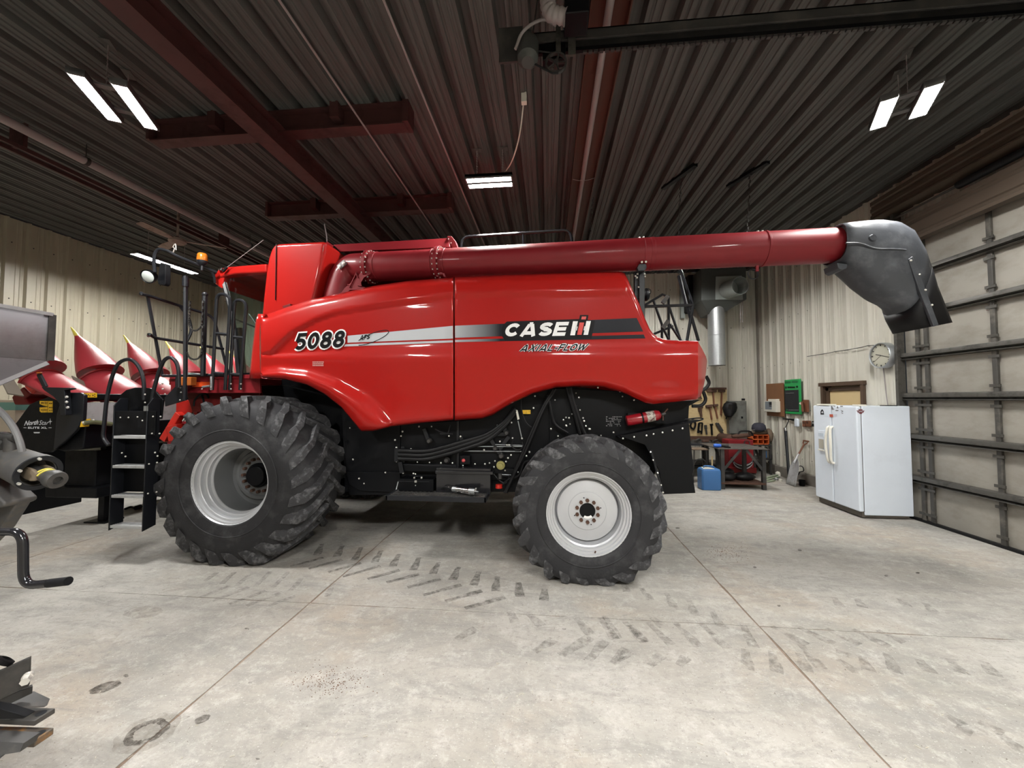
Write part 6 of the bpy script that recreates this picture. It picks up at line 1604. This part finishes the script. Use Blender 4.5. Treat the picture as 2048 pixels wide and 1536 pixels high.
lump('canvas_bag', 'tan canvas bag hanging over the right end of the orange organiser', 'bag', (x1 + .075, 9.85, (zS + zt2) / 2 + .08), (.085, .12, .17), M['oldwood'], 5, zS + .002)
CP = thing('dark_cap', 'dark padded cap with visor lying on the brown rag', 'cap', (xm - .03, 9.8, zt2 + .09))
cq = aY(1520, 860, 9.75)
MB().lathe([(.15, 0), (.155, .03), (.14, .11), (.09, .16), (.001, .175)], cq + V(0, .05, 0), (0, 0, 1), 20).build('crown', mat('dark_quilted_cloth', (.03, .03, .045), .8, var=.5, scale=25), CP)
MB().prism([cq + V(-.13, -.04, -.005), cq + V(-.2, -.1, -.03), cq + V(-.05, -.16, -.03), cq + V(.06, -.09, -.005)], (0, 0, .012)).build('visor', M['hose'], CP)
can = thing('spray_can', 'blue spray can on the lower shelf of the corner stand', 'can', aY(1530, 917, 9.8))
c = V(aY(1530, 910, 9.85).x, 9.85, zS2 + .002); MB().lathe([(.001, 0), (.04, 0), (.04, .15), (.02, .17), (.001, .17)], c, (0, 0, 1), 16).build('body', M['blue'], can); MB().cyl(c + V(0, 0, .17), c + V(0, 0, .22), .02, n=12).build('cap', M['cream'], can)
CC_ = tag(MB().tube(smoothpath([V(SX1 + .04, 10.0, zS - .1), V(SX1 + .12, 9.95, zS2 + .1), V(SX1 + .1, 9.9, zS2 - .06), V(SX1 + .0, 9.85, zS2 - .1), V(SX1 + .1, 9.9, zS2 - .16)], 6), .012, 7).build('hanging_cable', M['hose']), 'black cable looping beside the dark corner stand', 'cable')

# blue jug with wooden handle
JG = thing('water_jug', 'square blue water jug on the floor in front of the steel table', 'jug', aZ(1424, 983, 0))
jc = aZ(1424, 981, 0)
ju = MB(); jx, jy = jc.x, jc.y + .13
secs = []
for z, s in ((0, .95), (.02, 1), (.36, 1), (.40, .94), (.415, .80)):
    w_, d_ = .185 * s, .14 * s
    secs.append([V(jx + w_ * a, jy + d_ * b_, z) for a, b_ in ((-1, -.8), (-.85, -1), (.85, -1), (1, -.8), (1, .8), (.85, 1), (-.85, 1), (-1, .8))])
ju.loft(secs).build('body', M['blue'], JG, bevel=.012)
MB().prism([V(jx - .15, jy - .12, .416), V(jx + .06, jy - .12, .416), V(jx + .02, jy + .08, .416), V(jx - .12, jy + .08, .416)], (0, 0, .006)).build('paper_scrap', M['cream'], JG)
MB().tube(rounded([V(jx - .10, jy, .40), V(jx - .10, jy, .46), V(jx + .08, jy, .45), V(jx + .12, jy, .40)], .03), .014, 8).build('handle', M['blue'], JG)
BR = thing('hand_brush', 'wooden handled brush leaning between the blue jug and steel table', 'brush', aZ(1434, 970, 0))
MB().cyl((jx + .13, jy + .17, .30), (jx + .15, jy + .20, .62), .016, n=8).build('handle', M['wood'], BR); MB().box((jx + .09, jy + .15, .0), (jx + .17, jy + .21, .32)).build('bristles', M['oldwood'], BR, bevel=.01)

# scoop shovel and pole leaning on the right wall
SH_ = thing('scoop_shovel', 'aluminium scoop shovel with D grip leaning on the right wall', 'shovel', aZ(1588, 975, 0))
tip = aZ(1584, 972, 0.01); nb = aX(1593, 916, 5.16); gt = aX(1612, 882, 5.38)
bl = []
dsh = (gt - nb).normalized(); 
L0 = aZ(1570, 966, .012); R0 = aZ(1592.5, 974.5, .012); L1 = aX(1570, 938, 5.0); R1 = aX(1593, 940, 5.06)
for t in range(7):
    u = t / 6
    l = L0.lerp(nb, u ** 1.1); r = R0.lerp(nb, u ** 1.1)
    wdt = .16 * (1 - max(0, (u - .62) / .38) ** 2 * .85)
    c = ((L0 + R0) / 2).lerp(nb, u); ax_ = (R0 - L0).normalized(); nrm = ax_.cross((nb - c).normalized() if u < 1 else dsh)
    nrm = V(-.85, -.5, .15).normalized()
    bl.append([c + ax_ * wdt * q - nrm * (.03 * (1 - q * q) * (.4 + u)) for q in (-1, -.85, -.5, 0, .5, .85, 1)])
MB().grid(bl).build('blade', M['alu'], SH_, angle=60, solid=.006)
MB().tube([nb - dsh * .12, nb + dsh * .1], [.02, .018], 8).build('socket', M['alu'], SH_)
MB().cyl(nb + dsh * .05, gt - dsh * .08, .017, n=8).build('shaft', M['brown'], SH_)
sd_ = V(0, 1, 0)
MB().tube([gt - dsh * .1, gt - dsh * .05 + sd_ * .06, gt + sd_ * .07], .012, 7).tube([gt - dsh * .1, gt - dsh * .05 - sd_ * .06, gt - sd_ * .07], .012, 7).tube([gt - sd_ * .08, gt + sd_ * .08], .016, 8).build('grip', M['brown'], SH_)
PO = thing('vacuum_pole', 'black pole with silver collar leaning on the wall behind the scoop', 'pole', aZ(1583, 955, 0))
p0, p1 = V(5.2, aX(1584, 940, 5.2).y + .1, .02), aX(1571, 862, 5.36)
MB().cyl(p0, p1, .03, n=10).build('tube', M['satin'], PO); pd = (p1 - p0).normalized()
MB().cyl(p1, p1 + pd * .07, .036, n=12).build('collar', M['chrome'], PO)
MB().tube([p1 + pd * .06, aX(1577, 842, 5.40), aX(1578, 838, 5.40)], .010, 6).build('hook_rod', M['darksteel'], PO)
rk = tag(MB().beam(aX(1566, 837.5, 5.40), aX(1588, 838.5, 5.40), .02, .02).beam(aX(1578, 838, 5.41), aX(1588, 841, 5.40), .03, .02).build('wall_hook', M['black']), 'black hook bar on the right wall under the green board', 'hook')
# laths and scraps on the floor
lm = mat('pale_green_lath', (.34, .40, .28), .7, var=.15)
for k, (x0, y0, x1, y1, lab) in enumerate(((1533, 955, 1560, 948.5, 'pale green lath on the floor of the corner, upper one'), (1534, 959, 1558, 953, 'pale green lath on the floor of the corner, middle one'), (1536, 963, 1549, 960.5, 'short pale green lath on the floor of the corner'))):
    tag(MB().beam(aZ(x0, y0, .02 + k * .0), aZ(x1, y1, .02), .05, .02).build('lath', lm, bevel=.003), lab, 'lath', 'pale green laths on the corner floor')
for k, (x, y, r, lab, m) in enumerate(((1558, 951, .07, 'white cup lying on the floor near the scoop shovel', 'cream'), (1594, 951, .06, 'white round fitting on the floor behind the scoop blade', 'cream'), (1553, 960, .04, 'small grey scrap on floor, left of the scoop blade', 'steel'), (1561, 962, .035, 'tiny pale scrap on the floor closest to the scoop blade', 'cream'))):
    c = aZ(x, y, 0); tag(MB().lathe([(.001, 0), (r, 0), (r * 1.05, r * .8), (r * .6, r * 1.3), (.001, r * 1.3)], c, (0, 0, 1), 14).build('floor_scrap', M[m]), lab, 'scrap')
BKT = tag(MB().lathe([(.001, 0), (.05, 0), (.06, .12), (.055, .12), (.045, .02), (.001, .02)], aX(1604, 968, 5.22) * 1 - V(0, 0, aX(1604, 968, 5.22).z), (0, 0, 1), 18).build('small_pail', M['black']), 'small black pail on the floor behind the scoop shovel', 'pail')
tag(MB().tube(smoothpath([aX(1592, 937, 5.36), aX(1600, 932, 5.37), aX(1606, 935, 5.36), aX(1607, 942, 5.33), aX(1600, 944, 5.33), aX(1596, 950, 5.30)], 5), .010, 6).build('looped_cable', M['hose']), 'black cord hanging in a loop at the foot of the right wall', 'cord')

# things on the right wall
XW = XR - .075
tag(bXr(MB(), 1532, 768, 1567, 831, XW + .005, .02).build('wall_board', M['brownwood'], bevel=.004), 'brown hardboard panel on the right wall beside the corner', 'board')
TS = thing('control_panel', 'white control panel with grey display on the brown board', 'panel', aX(1540, 810, XW))
bXr(MB(), 1527.5, 802, 1552, 823, XW - .09, .10).build('housing', M['cream'], TS, bevel=.008); bXr(MB(), 1536, 798, 1552, 804, XW - .07, .08).build('top_cover', M['cream'], TS, bevel=.004)
bXr(MB(), 1530, 803, 1543, 818.5, XW - .094, .006).build('display', mat('grey_display', (.22, .25, .28), .3), TS); bXr(MB(), 1538, 804, 1543, 810, XW - .097, .005).build('display_pane', M['chalk'], TS); bXr(MB(), 1538, 811, 1543, 813, XW - .097, .005).build('display_pane', M['chalk'], TS)
bXr(MB(), 1551, 811, 1553, 813.5, XW - .03, .03).build('latch', M['brown'], TS)
GB = thing('green_chalkboard', 'green framed chalkboard sign on the right wall', 'sign', aX(1585, 792, XW))
bXr(MB(), 1568.5, 760, 1601, 827, XW, .025).build('frame', M['green'], GB, bevel=.01); bXr(MB(), 1569.5, 780.5, 1597.5, 822.5, XW - .003, .006).build('board_face', M['chalk'], GB)
pw = lambda lift: (lambda x, y: aX(x, y, XW - lift))
gp = MB(); rr_ = random.Random(9)
def marks(mb, x0, x1, y0, y1, lift, wmin, wmax, gap):
    x = x0
    while x < x1:
        w_ = rr_.uniform(wmin, wmax); q = min(x + w_, x1)
        mb.add([aX(x, y1, XW - lift), aX(q, y1, XW - lift), aX(q, y0, XW - lift), aX(x, y0, XW - lift)], [(0, 1, 2, 3)]); x = q + gap
marks(gp, 1570, 1581, 762.5, 766.5, .004, 1.0, 1.8, .35); marks(gp, 1584, 1596, 761.5, 765.5, .004, 1.0, 1.8, .35)
stuff(gp.build('sign_lettering', mat('dark_green_print', (.012, .13, .05), .4), GB))
gp = MB(); marks(gp, 1575, 1590, 773, 776.5, .004, .8, 1.6, .25); marks(gp, 1570.5, 1573, 773, 777.5, .004, 2, 3, .3); marks(gp, 1592.5, 1596, 771.5, 775.5, .004, 2, 3, .3)
stuff(gp.build('sign_lettering', M['blackprint'], GB))
gp = MB(); marks(gp, 1571, 1580, 786, 786.8, .006, 1.2, 2.6, .4); marks(gp, 1580, 1588, 785.6, 786.4, .006, 1.2, 2.6, .4); marks(gp, 1577, 1597, 819.5, 820.6, .006, .8, 1.8, .4)
stuff(gp.build('chalk_writing', mat('pale_print', (.3, .33, .32), .6), GB))
gp = MB(); gp.add([aX(1571.5, 822, XW - .006), aX(1576, 819.5, XW - .006), aX(1572.5, 818, XW - .006), aX(1574, 820, XW - .006)], [(0, 1, 2, 3)]); gp.build('sign_logo', M['green'], GB)
PH = thing('wall_phone', 'brown wall phone with handset beside the green chalkboard', 'phone', aX(1608, 812, XW))
bXr(MB(), 1604.5, 799.5, 1614.5, 824, XW, .04).build('phone_body', M['brown'], PH, bevel=.008); MB().cyl(aX(1604, 803, XW - .05), aX(1605.5, 823, XW - .05), .022, n=10).build('handset', M['brown'], PH); MB().sphere(aX(1602, 807, XW - .04), .03, 10, 6).build('cord_plug', M['cream'], PH)
HS = thing('white_handset', 'white cordless handset hung on the right wall below the chalkboard', 'phone', aX(1591, 845, XW))
bXr(MB(), 1587.5, 837, 1595, 853, XW - .03, .05).build('handset_body', M['white'], HS, bevel=.02)
for nm, x0, y0, x1, y1, m, lab in (('outlet_box', 1604, 841, 1610, 853, 'brown', 'brown outlet box low on the right wall, left one of the pair'), ('outlet_box', 1611, 841, 1617.5, 853, 'brown', 'brown outlet box low on the right wall, right one of the pair'), ('switch_box', 1623, 842, 1632, 853, 'black', 'black switch box on the right wall beside the fridge'), ('light_switch', 1627, 816, 1632, 829, 'steel', 'pale light switch on the right wall above the black switch box')):
    t = thing(nm, lab, 'switch', aX(x0, y0, XW)); bXr(MB(), x0, y0, x1, y1, XW, .05).build('box', M[m], t, bevel=.006); bXr(MB(), x0 + 1.2, y0 + 2, x1 - 1.2, (y0 + y1) / 2, XW - .006, .008).build('cover', M['rust'] if m == 'brown' else M['steel'], t)
# clock with its cable
CK = thing('wall_clock', 'round drum wall clock with domed glass beside the garage door', 'clock', aX(1758, 711, XR - .12))
kc = aX(1759, 711, XR - .15)
MB().lathe([(.001, 0), (.205, 0), (.205, .10), (.195, .115), (.185, .105), (.185, .08), (.001, .08)], V(XR - .045, kc.y, kc.z), (-1, 0, 0), 40).build('case', M['steel'], CK)
MB().lathe([(.186, .082), (.001, .082)], V(XR - .045, kc.y, kc.z), (-1, 0, 0), 40).build('dial', mat('dusty_dial', (.55, .54, .44), .5, var=.05), CK)
fx = XR - .045 - .086
hd_ = MB()
def hand(a, r0, r1, w_):
    u = V(0, -math.sin(a), math.cos(a)); hd_.beam(V(fx, kc.y, kc.z) + u * r0, V(fx, kc.y, kc.z) + u * r1, w_, .003, (1, 0, 0))
hand(math.radians(107), -.03, .15, .008); hand(math.radians(285), 0, .10, .012); hand(math.radians(235), -.0, .17, .003)
hd_.build('hands', M['black'], CK)
tk = MB()
for k in range(12):
    a = math.radians(30 * k); u = V(0, -math.sin(a), math.cos(a)); tk.beam(V(fx, kc.y, kc.z) + u * .150, V(fx, kc.y, kc.z) + u * .178, .012 if k % 3 else .02, .003, (1, 0, 0))
tk.build('hour_marks', M['chalk'], CK)
dm = [(r, .10 + .022 * math.cos(r / .186 * math.pi / 2)) for r in [.186 - .0205 * i for i in range(10)]]
MB().lathe(dm, V(XR - .045, kc.y, kc.z), (-1, 0, 0), 36).build('glass_dome', M['clearglass'], CK, angle=80)
pw_ = [aX(x, y, XR - .05) for x, y in ((1614, 713), (1640, 709), (1655, 706.5), (1672, 703), (1700, 699), (1722, 695), (1735, 691.5), (1752, 690.5))]
tag(MB().tube(pw_, .006, 5).build('clock_wire', M['hose']), 'thin dark wire tacked across the right wall up to the clock', 'wire')
tag(MB().tube(smoothpath([aX(1766, 733, XR - .05), aX(1769, 757, XR - .05), aX(1772, 785, XR - .05), aX(1776, 812, XR - .05)], 4), .006, 5).build('hanging_wire', M['pvc']), 'thin cord hanging down the wall under the clock', 'cord')

# fridge
FR = thing('fridge', 'white side by side fridge standing against the wall beside the garage door', 'fridge', (5.0, 6.77, 0))
fx0, fx1, fy0, fy1, fz = 4.72, XR - .06, 6.29, 7.25, 1.685
MB().box((fx0, fy0, .05), (fx1, fy1, fz)).build('cabinet_body', M['white'], FR, bevel=.012)
MB().box((fx0 - .03, fy0 + .02, .015), (fx1 - .05, fy1 - .02, .10)).build('base_grille', mat('dirty_kick_plate', (.10, .085, .07), .6, dirt=(.04, .035, .03)), FR)
ym = aX(1665, 900, 4.65).y
for y0, y1, nm in ((ym + .006, fy1, 'freezer'), (fy0, ym - .006, 'fridge')):
    MB().box((4.645, y0, .10), (4.712, y1, fz - .006)).build('door', M['white'], FR, bevel=.02, seg=3)
MB().box((4.71, fy0 + .01, .1), (4.722, fy1 - .01, fz - .02)).build('gasket', mat('grey_gasket', (.2, .2, .21), .6), FR)
for y, s in ((ym + .035, 1), (ym - .035, -1)):
    zz0, zz1 = 1.34, .74
    pth = smoothpath([V(4.64, y, zz0), V(4.60, y - s * 0, zz0 - .05), V(4.585, y + s * .02, (zz0 + zz1) / 2), V(4.60, y, zz1 + .05), V(4.64, y, zz1)], 6)
    MB().tube(pth, .02, 8).build('door_handle', M['cream'], FR)
ya, yb = aX(1637, 860, 4.645).y, aX(1650, 860, 4.645).y
zf = lambda px, py: aX(px, py, 4.645).z
DP = MB().box((4.632, yb, zf(1643, 902)), (4.65, ya, zf(1643, 861))).build('dispenser', M['white'], FR, bevel=.006)
MB().box((4.629, yb + .02, zf(1643, 897)), (4.634, ya - .02, zf(1643, 878))).build('dispenser_recess', mat('cream_recess', (.42, .40, .34), .5), DP)
MB().box((4.628, yb + .02, zf(1643, 872)), (4.634, ya - .02, zf(1643, 866))).build('button_panel', mat('pale_blue_panel', (.55, .62, .70), .3), DP)
MB().box((4.62, yb + .01, zf(1643, 901)), (4.64, ya - .01, zf(1643, 898.5))).build('drip_shelf', M['cream'], DP)
def stick(nm, pts, m, lift=.003): MB().add([aX(x, y, 4.645 - lift) for x, y in pts], [tuple(range(len(pts)))]).build(nm, M[m] if isinstance(m, str) else m, FR, recalc=False)
stick('sticker', [(1641, 829), (1641, 823), (1642.5, 820), (1644.5, 818.5), (1646, 820), (1647.3, 823), (1648, 829)], 'navyprint')
stick('sticker_print', [(1642.5, 826), (1643.5, 823), (1645, 822), (1646, 824), (1646.5, 826.5)], 'silver', .005)
stick('sticker', [(1659, 828.5), (1666, 828.5), (1666.3, 834), (1659.3, 834)], mat('orange_red_sticker', (.50, .10, .06), .5))
stick('sticker', [(1668, 828.5), (1674, 828.3), (1674, 833), (1668, 833.2)], mat('faded_sticker', (.58, .60, .68), .5))
gr = mat('grey_decal_print', (.16, .16, .17), .5)
stick('sticker', [(1662, 812), (1664.5, 812), (1666, 816.5), (1669, 819), (1663, 819.5)], gr); stick('sticker', [(1673, 816.5), (1674.5, 812), (1675.5, 812), (1677, 817)], gr); stick('sticker', [(1671, 820), (1677, 820), (1676.5, 822), (1671, 822)], gr)
stick('sticker', [(1680, 811.7), (1686, 811.7), (1685.5, 813.5), (1680.5, 813.5)], gr); stick('sticker', [(1681, 820), (1683, 820.5), (1687, 822.5), (1682, 825.5), (1684, 822.7)], gr); stick('sticker', [(1683, 826), (1686.5, 826), (1686, 827.3), (1683.5, 827.3)], gr); stick('sticker', [(1667, 811.8), (1670, 811.8), (1670, 813), (1667, 813)], gr)
maroon = mat('maroon_print', (.16, .05, .06), .5)
pts = [(1712, 821), (1717, 821), (1717, 818.5), (1725, 818.5), (1725, 821), (1730, 821.5), (1727.5, 823), (1727, 825.5), (1724, 825.5), (1724, 827.8), (1718.5, 827.8), (1718.5, 825.5), (1715.5, 825.5), (1715, 823)]
MB().add([aY(x, y, fy0 - .003) for x, y in pts], [tuple(range(len(pts)))]).build('shield_sticker', maroon, FR, recalc=False)
MB().add([aY(x, y, fy0 - .005) for x, y in ((1717, 822), (1725, 822), (1725, 823.3), (1717, 823.3))], [(0, 1, 2, 3)]).build('sticker_print', M['silver'], FR, recalc=False)
for x, y, l in ((4.68, 7.0, .3), (4.72, 6.36, .12)): MB().box((x - .04, y - l / 2, fz - .004), (x + .08, y + l / 2, fz + .022)).build('hinge_cover', M['cream'], FR, bevel=.006)
MB().box((5.1, 6.33, fz), (5.25, 6.45, fz + .012)).build('top_clip', M['black'], FR)

# ================================================================== marks on the floor
def mark_material(nm, col, lo, hi, al):
    m = bpy.data.materials.new(nm); m.use_nodes = True
    t = m.node_tree; N = t.nodes; b = N['Principled BSDF']
    b.inputs['Base Color'].default_value = col + (1,); b.inputs['Roughness'].default_value = .9
    g = N.new('ShaderNodeNewGeometry'); n = N.new('ShaderNodeTexNoise'); n.inputs['Scale'].default_value = 16; n.inputs['Detail'].default_value = 9; n.inputs['Roughness'].default_value = .75
    r = N.new('ShaderNodeMapRange'); r.inputs['From Min'].default_value = lo; r.inputs['From Max'].default_value = hi; r.inputs['To Max'].default_value = al
    t.links.new(g.outputs['Position'], n.inputs['Vector']); t.links.new(n.outputs['Fac'], r.inputs['Value']); t.links.new(r.outputs[0], b.inputs['Alpha'])
    return m
M['trackdirt'] = mark_material('tyre_track_dirt', (.10, .095, .085), .36, .64, .62)
M['trackfaint'] = mark_material('faint_tyre_dirt', (.13, .125, .112), .40, .72, .5)
M['oil'] = mark_material('oil_stain', (.075, .062, .05), .34, .62, .72)
M['oilfaint'] = mark_material('faint_oil_stain', (.22, .18, .135), .38, .75, .4)
ZM = [.0012]
def blob(mb, pts, z=None):
    mb.add([V(p.x, p.y, ZM[0] if z is None else z) for p in pts], [tuple(range(len(pts)))])
def lug_mark(mb, a, b, w0, w1):
    a, b = aZ(*a, 0), aZ(*b, 0); d = (b - a).normalized(); n = V(-d.y, d.x, 0); r_ = random.uniform
    L_ = [a + n * w0 * .5, a.lerp(b, .3) + n * (w0 * .5 + r_(-.006, .006)), a.lerp(b, .7) + n * (w1 * .5 + r_(-.006, .006)), b + n * w1 * .5]
    R_ = [b - n * w1 * .5, a.lerp(b, .7) - n * (w1 * .5 + r_(-.006, .006)), a.lerp(b, .3) - n * (w0 * .5 + r_(-.006, .006)), a - n * w0 * .5]
    blob(mb, L_ + R_)
random.seed(21)
tm = MB()
f4 = lambda x, y: (400 + x * .48828, 1040 + y * .48828)
inner = [((500, 98), (480, 142)), ((583, 106), (560, 150)), ((660, 112), (632, 165)), ((742, 126), (715, 174)), ((816, 140), (790, 190)), ((896, 155), (872, 206)), ((978, 174), (953, 222)), ((1060, 192), (1034, 246)), ((1143, 212), (1120, 268)), ((1218, 232), (1212, 292)), ((1304, 256), (1312, 315)), ((1412, 282), (1408, 330))]
for a, b in inner: lug_mark(tm, f4(*a), f4(*b), .055, .085)
outer = [((370, 190), (505, 154)), ((445, 200), (583, 163)), ((525, 214), (660, 176)), ((585, 232), (738, 188)), ((686, 242), (818, 206)), ((764, 256), (897, 222)), ((850, 276), (985, 242)), ((915, 308), (1070, 266)), ((1005, 333), (1155, 290)), ((1085, 362), (1250, 316))]
for a, b in outer: lug_mark(tm, f4(*a), f4(*b), .05, .06)
stuff(tm.build('tyre_marks', M['trackdirt'], fl, recalc=False))
tm = MB()
far_in = [((20, 250), (70, 215)), ((90, 262), (140, 215)), ((150, 270), (200, 225)), ((228, 272), (290, 210)), ((300, 275), (360, 215)), ((370, 290), (415, 240)), ((520, 314), (545, 262)), ((0, 318), (120, 270)), ((50, 332), (200, 276)), ((120, 345), (270, 290)), ((190, 352), (330, 300)), ((280, 352), (390, 312))]
for a, b in far_in: lug_mark(tm, f4(*a), f4(*b), .05, .05)
f5 = lambda x, y: (1200 + x * .41406, 1000 + y * .41406)
rr2 = [((20, 560), (85, 670)), ((120, 590), (215, 690)), ((230, 590), (345, 700)), ((365, 595), (480, 710)), ((490, 600), (618, 718)), ((540, 535), (585, 612)), ((690, 600), (745, 712)), ((110, 400), (130, 445)), ((200, 425), (245, 485)), ((320, 450), (358, 520)), ((430, 485), (462, 558)),
       ((830, 610), (1000, 700)), ((960, 615), (1130, 695)), ((1090, 620), (1255, 700)), ((1220, 625), (1400, 710)), ((1340, 630), (1470, 690)), ((970, 700), (1070, 815)), ((1140, 730), (1220, 755)), ((1150, 770), (1245, 835)), ((1265, 755), (1300, 825)), ((1385, 745), (1430, 835)), ((1540, 770), (1600, 835)), ((1690, 770), (1755, 840)), ((1850, 780), (1910, 850)), ((700, 720), (715, 820)), ((830, 730), (855, 835)), ((960, 740), (1000, 830)), ((1660, 1030), (1755, 1090)), ((1720, 1090), (1800, 1130)), ((1830, 1070), (1950, 1130)), ((1930, 1130), (2048, 1220)), ((1570, 500), (1620, 545)), ((1240, 475), (1270, 520)), ((1130, 470), (1160, 515)), ((1450, 480), (1485, 515)),
       ((60, 790), (130, 740)), ((240, 800), (300, 750)), ((380, 800), (420, 760))]
for a, b in rr2: lug_mark(tm, f5(*a), f5(*b), .05, .075)
for a, b in (((1540, 400), (1600, 470)), ((1640, 400), (1700, 490)), ((1760, 430), (1820, 500)), ((1850, 400), (1900, 440)), ((1370, 540), (1450, 490)), ((1475, 555), (1600, 480)), ((1590, 575), (1660, 495)), ((1700, 580), (1750, 530)), ((1050, 490), (1130, 445)), ((1270, 375), (1290, 420)), ((1340, 380), (1400, 435))): lug_mark(tm, f4(*a), f4(*b), .06, .08)
stuff(tm.build('tyre_marks', M['trackfaint'], fl, recalc=False))
ZM[0] = .0018
def ellipse(mb, cx, cy, rx, ry, rot, seed, n=40, jag=.12, r_in=0):
    r_ = random.Random(seed); pts = []
    f_ = [1 + r_.uniform(-jag, jag) for _ in range(n)]
    for k in range(n):
        a = 2 * math.pi * k / n; q = (f_[k - 1] + f_[k] + f_[(k + 1) % n]) / 3
        x, y = rx * math.cos(a) * q, ry * math.sin(a) * q
        pts.append(aZ(cx + x * math.cos(rot) - y * math.sin(rot), cy + x * math.sin(rot) + y * math.cos(rot), 0))
    if r_in:
        c = sum(pts, Vector()) / n; inn = [c + (p - c) * r_in * (1 + r_.uniform(-.08, .08)) for p in pts]
        mb.add([V(p.x, p.y, ZM[0]) for p in pts + inn], [(k, (k + 1) % n, n + (k + 1) % n, n + k) for k in range(n)])
    else: blob(mb, pts)
om = MB(); ellipse(om, 210, 1375, 34, 9, -.30, 1); ellipse(om, 404, 1439, 17, 7, -.4, 2); ellipse(om, 252, 1352, 5, 3, 0, 3)
for k, (x, y) in enumerate(((1600, 1101), (1558, 1212), (1773, 1152), (1355, 1056), (1128, 1258), (494, 1258), (515, 1518), (500, 1366), (1835, 1146), (1510, 1135))): ellipse(om, x, y, 4.2, 1.7, .1, 30 + k, 14, .3)
ellipse(om, 292, 1466, 50, 20, -.42, 5, 44, .1, .62)
stuff(om.build('oil_stains', M['oil'], fl, recalc=False))
ZM[0] = .0009
om = MB(); ellipse(om, 292, 1468, 72, 30, -.42, 6, 44, .12); ellipse(om, 285, 1225, 40, 12, -.1, 8, 40, .2);
stuff(om.build('faint_stains', M['oilfaint'], fl, recalc=False))
ZM[0] = .0022
gm = MB(); r_ = random.Random(12)
for k in range(300):
    x, y = r_.gauss(660, 38), r_.gauss(1362, 15); c = aZ(x, y, .002); s = r_.uniform(.0015, .004)
    gm.add([c + V(-s, 0, 0), c + V(0, -s, 0), c + V(s, 0, 0), c + V(0, s, 0), c + V(0, 0, s)], [(0, 1, 4), (1, 2, 4), (2, 3, 4), (3, 0, 4)])
for k in range(160):
    x, y = r_.gauss(1455, 22), r_.gauss(1105, 9); c = aZ(x, y, .002); s = r_.uniform(.002, .005)
    gm.add([c + V(-s, 0, 0), c + V(0, -s, 0), c + V(s, 0, 0), c + V(0, s, 0), c + V(0, 0, s)], [(0, 1, 4), (1, 2, 4), (2, 3, 4), (3, 0, 4)])
stuff(tag(gm.build('rust_grit', mat('brown_grit', (.16, .085, .05), .9, var=.4)), 'scattered brown grit on the concrete in the foreground', 'grit'))
# straw bits on the floor
sm_ = MB(); r_ = random.Random(8)
for k in range(150):
    x = r_.uniform(0, 2048); y = r_.uniform(1060, 1530); c = aZ(x, y, .003); a = r_.uniform(0, math.pi); l = r_.uniform(.004, .014)
    u = V(math.cos(a), math.sin(a), 0) * l; sm_.beam(c - u, c + u, .0025, .002)
stuff(tag(sm_.build('straw_bits', mat('straw', (.50, .46, .38), .8, var=.3)), 'bits of straw scattered over the concrete', 'straw'))
dr = tag(MB().tube(smoothpath([aZ(250, 1018, .02), aZ(262, 1014, .03), aZ(272, 1017, .02)], 4), .018, 7).cyl(aZ(272, 1016, .03), aZ(280, 1013, .03), .035, n=10).build('drive_pin', M['black']), 'black clevis pin lying on the floor behind the ladder', 'pin')
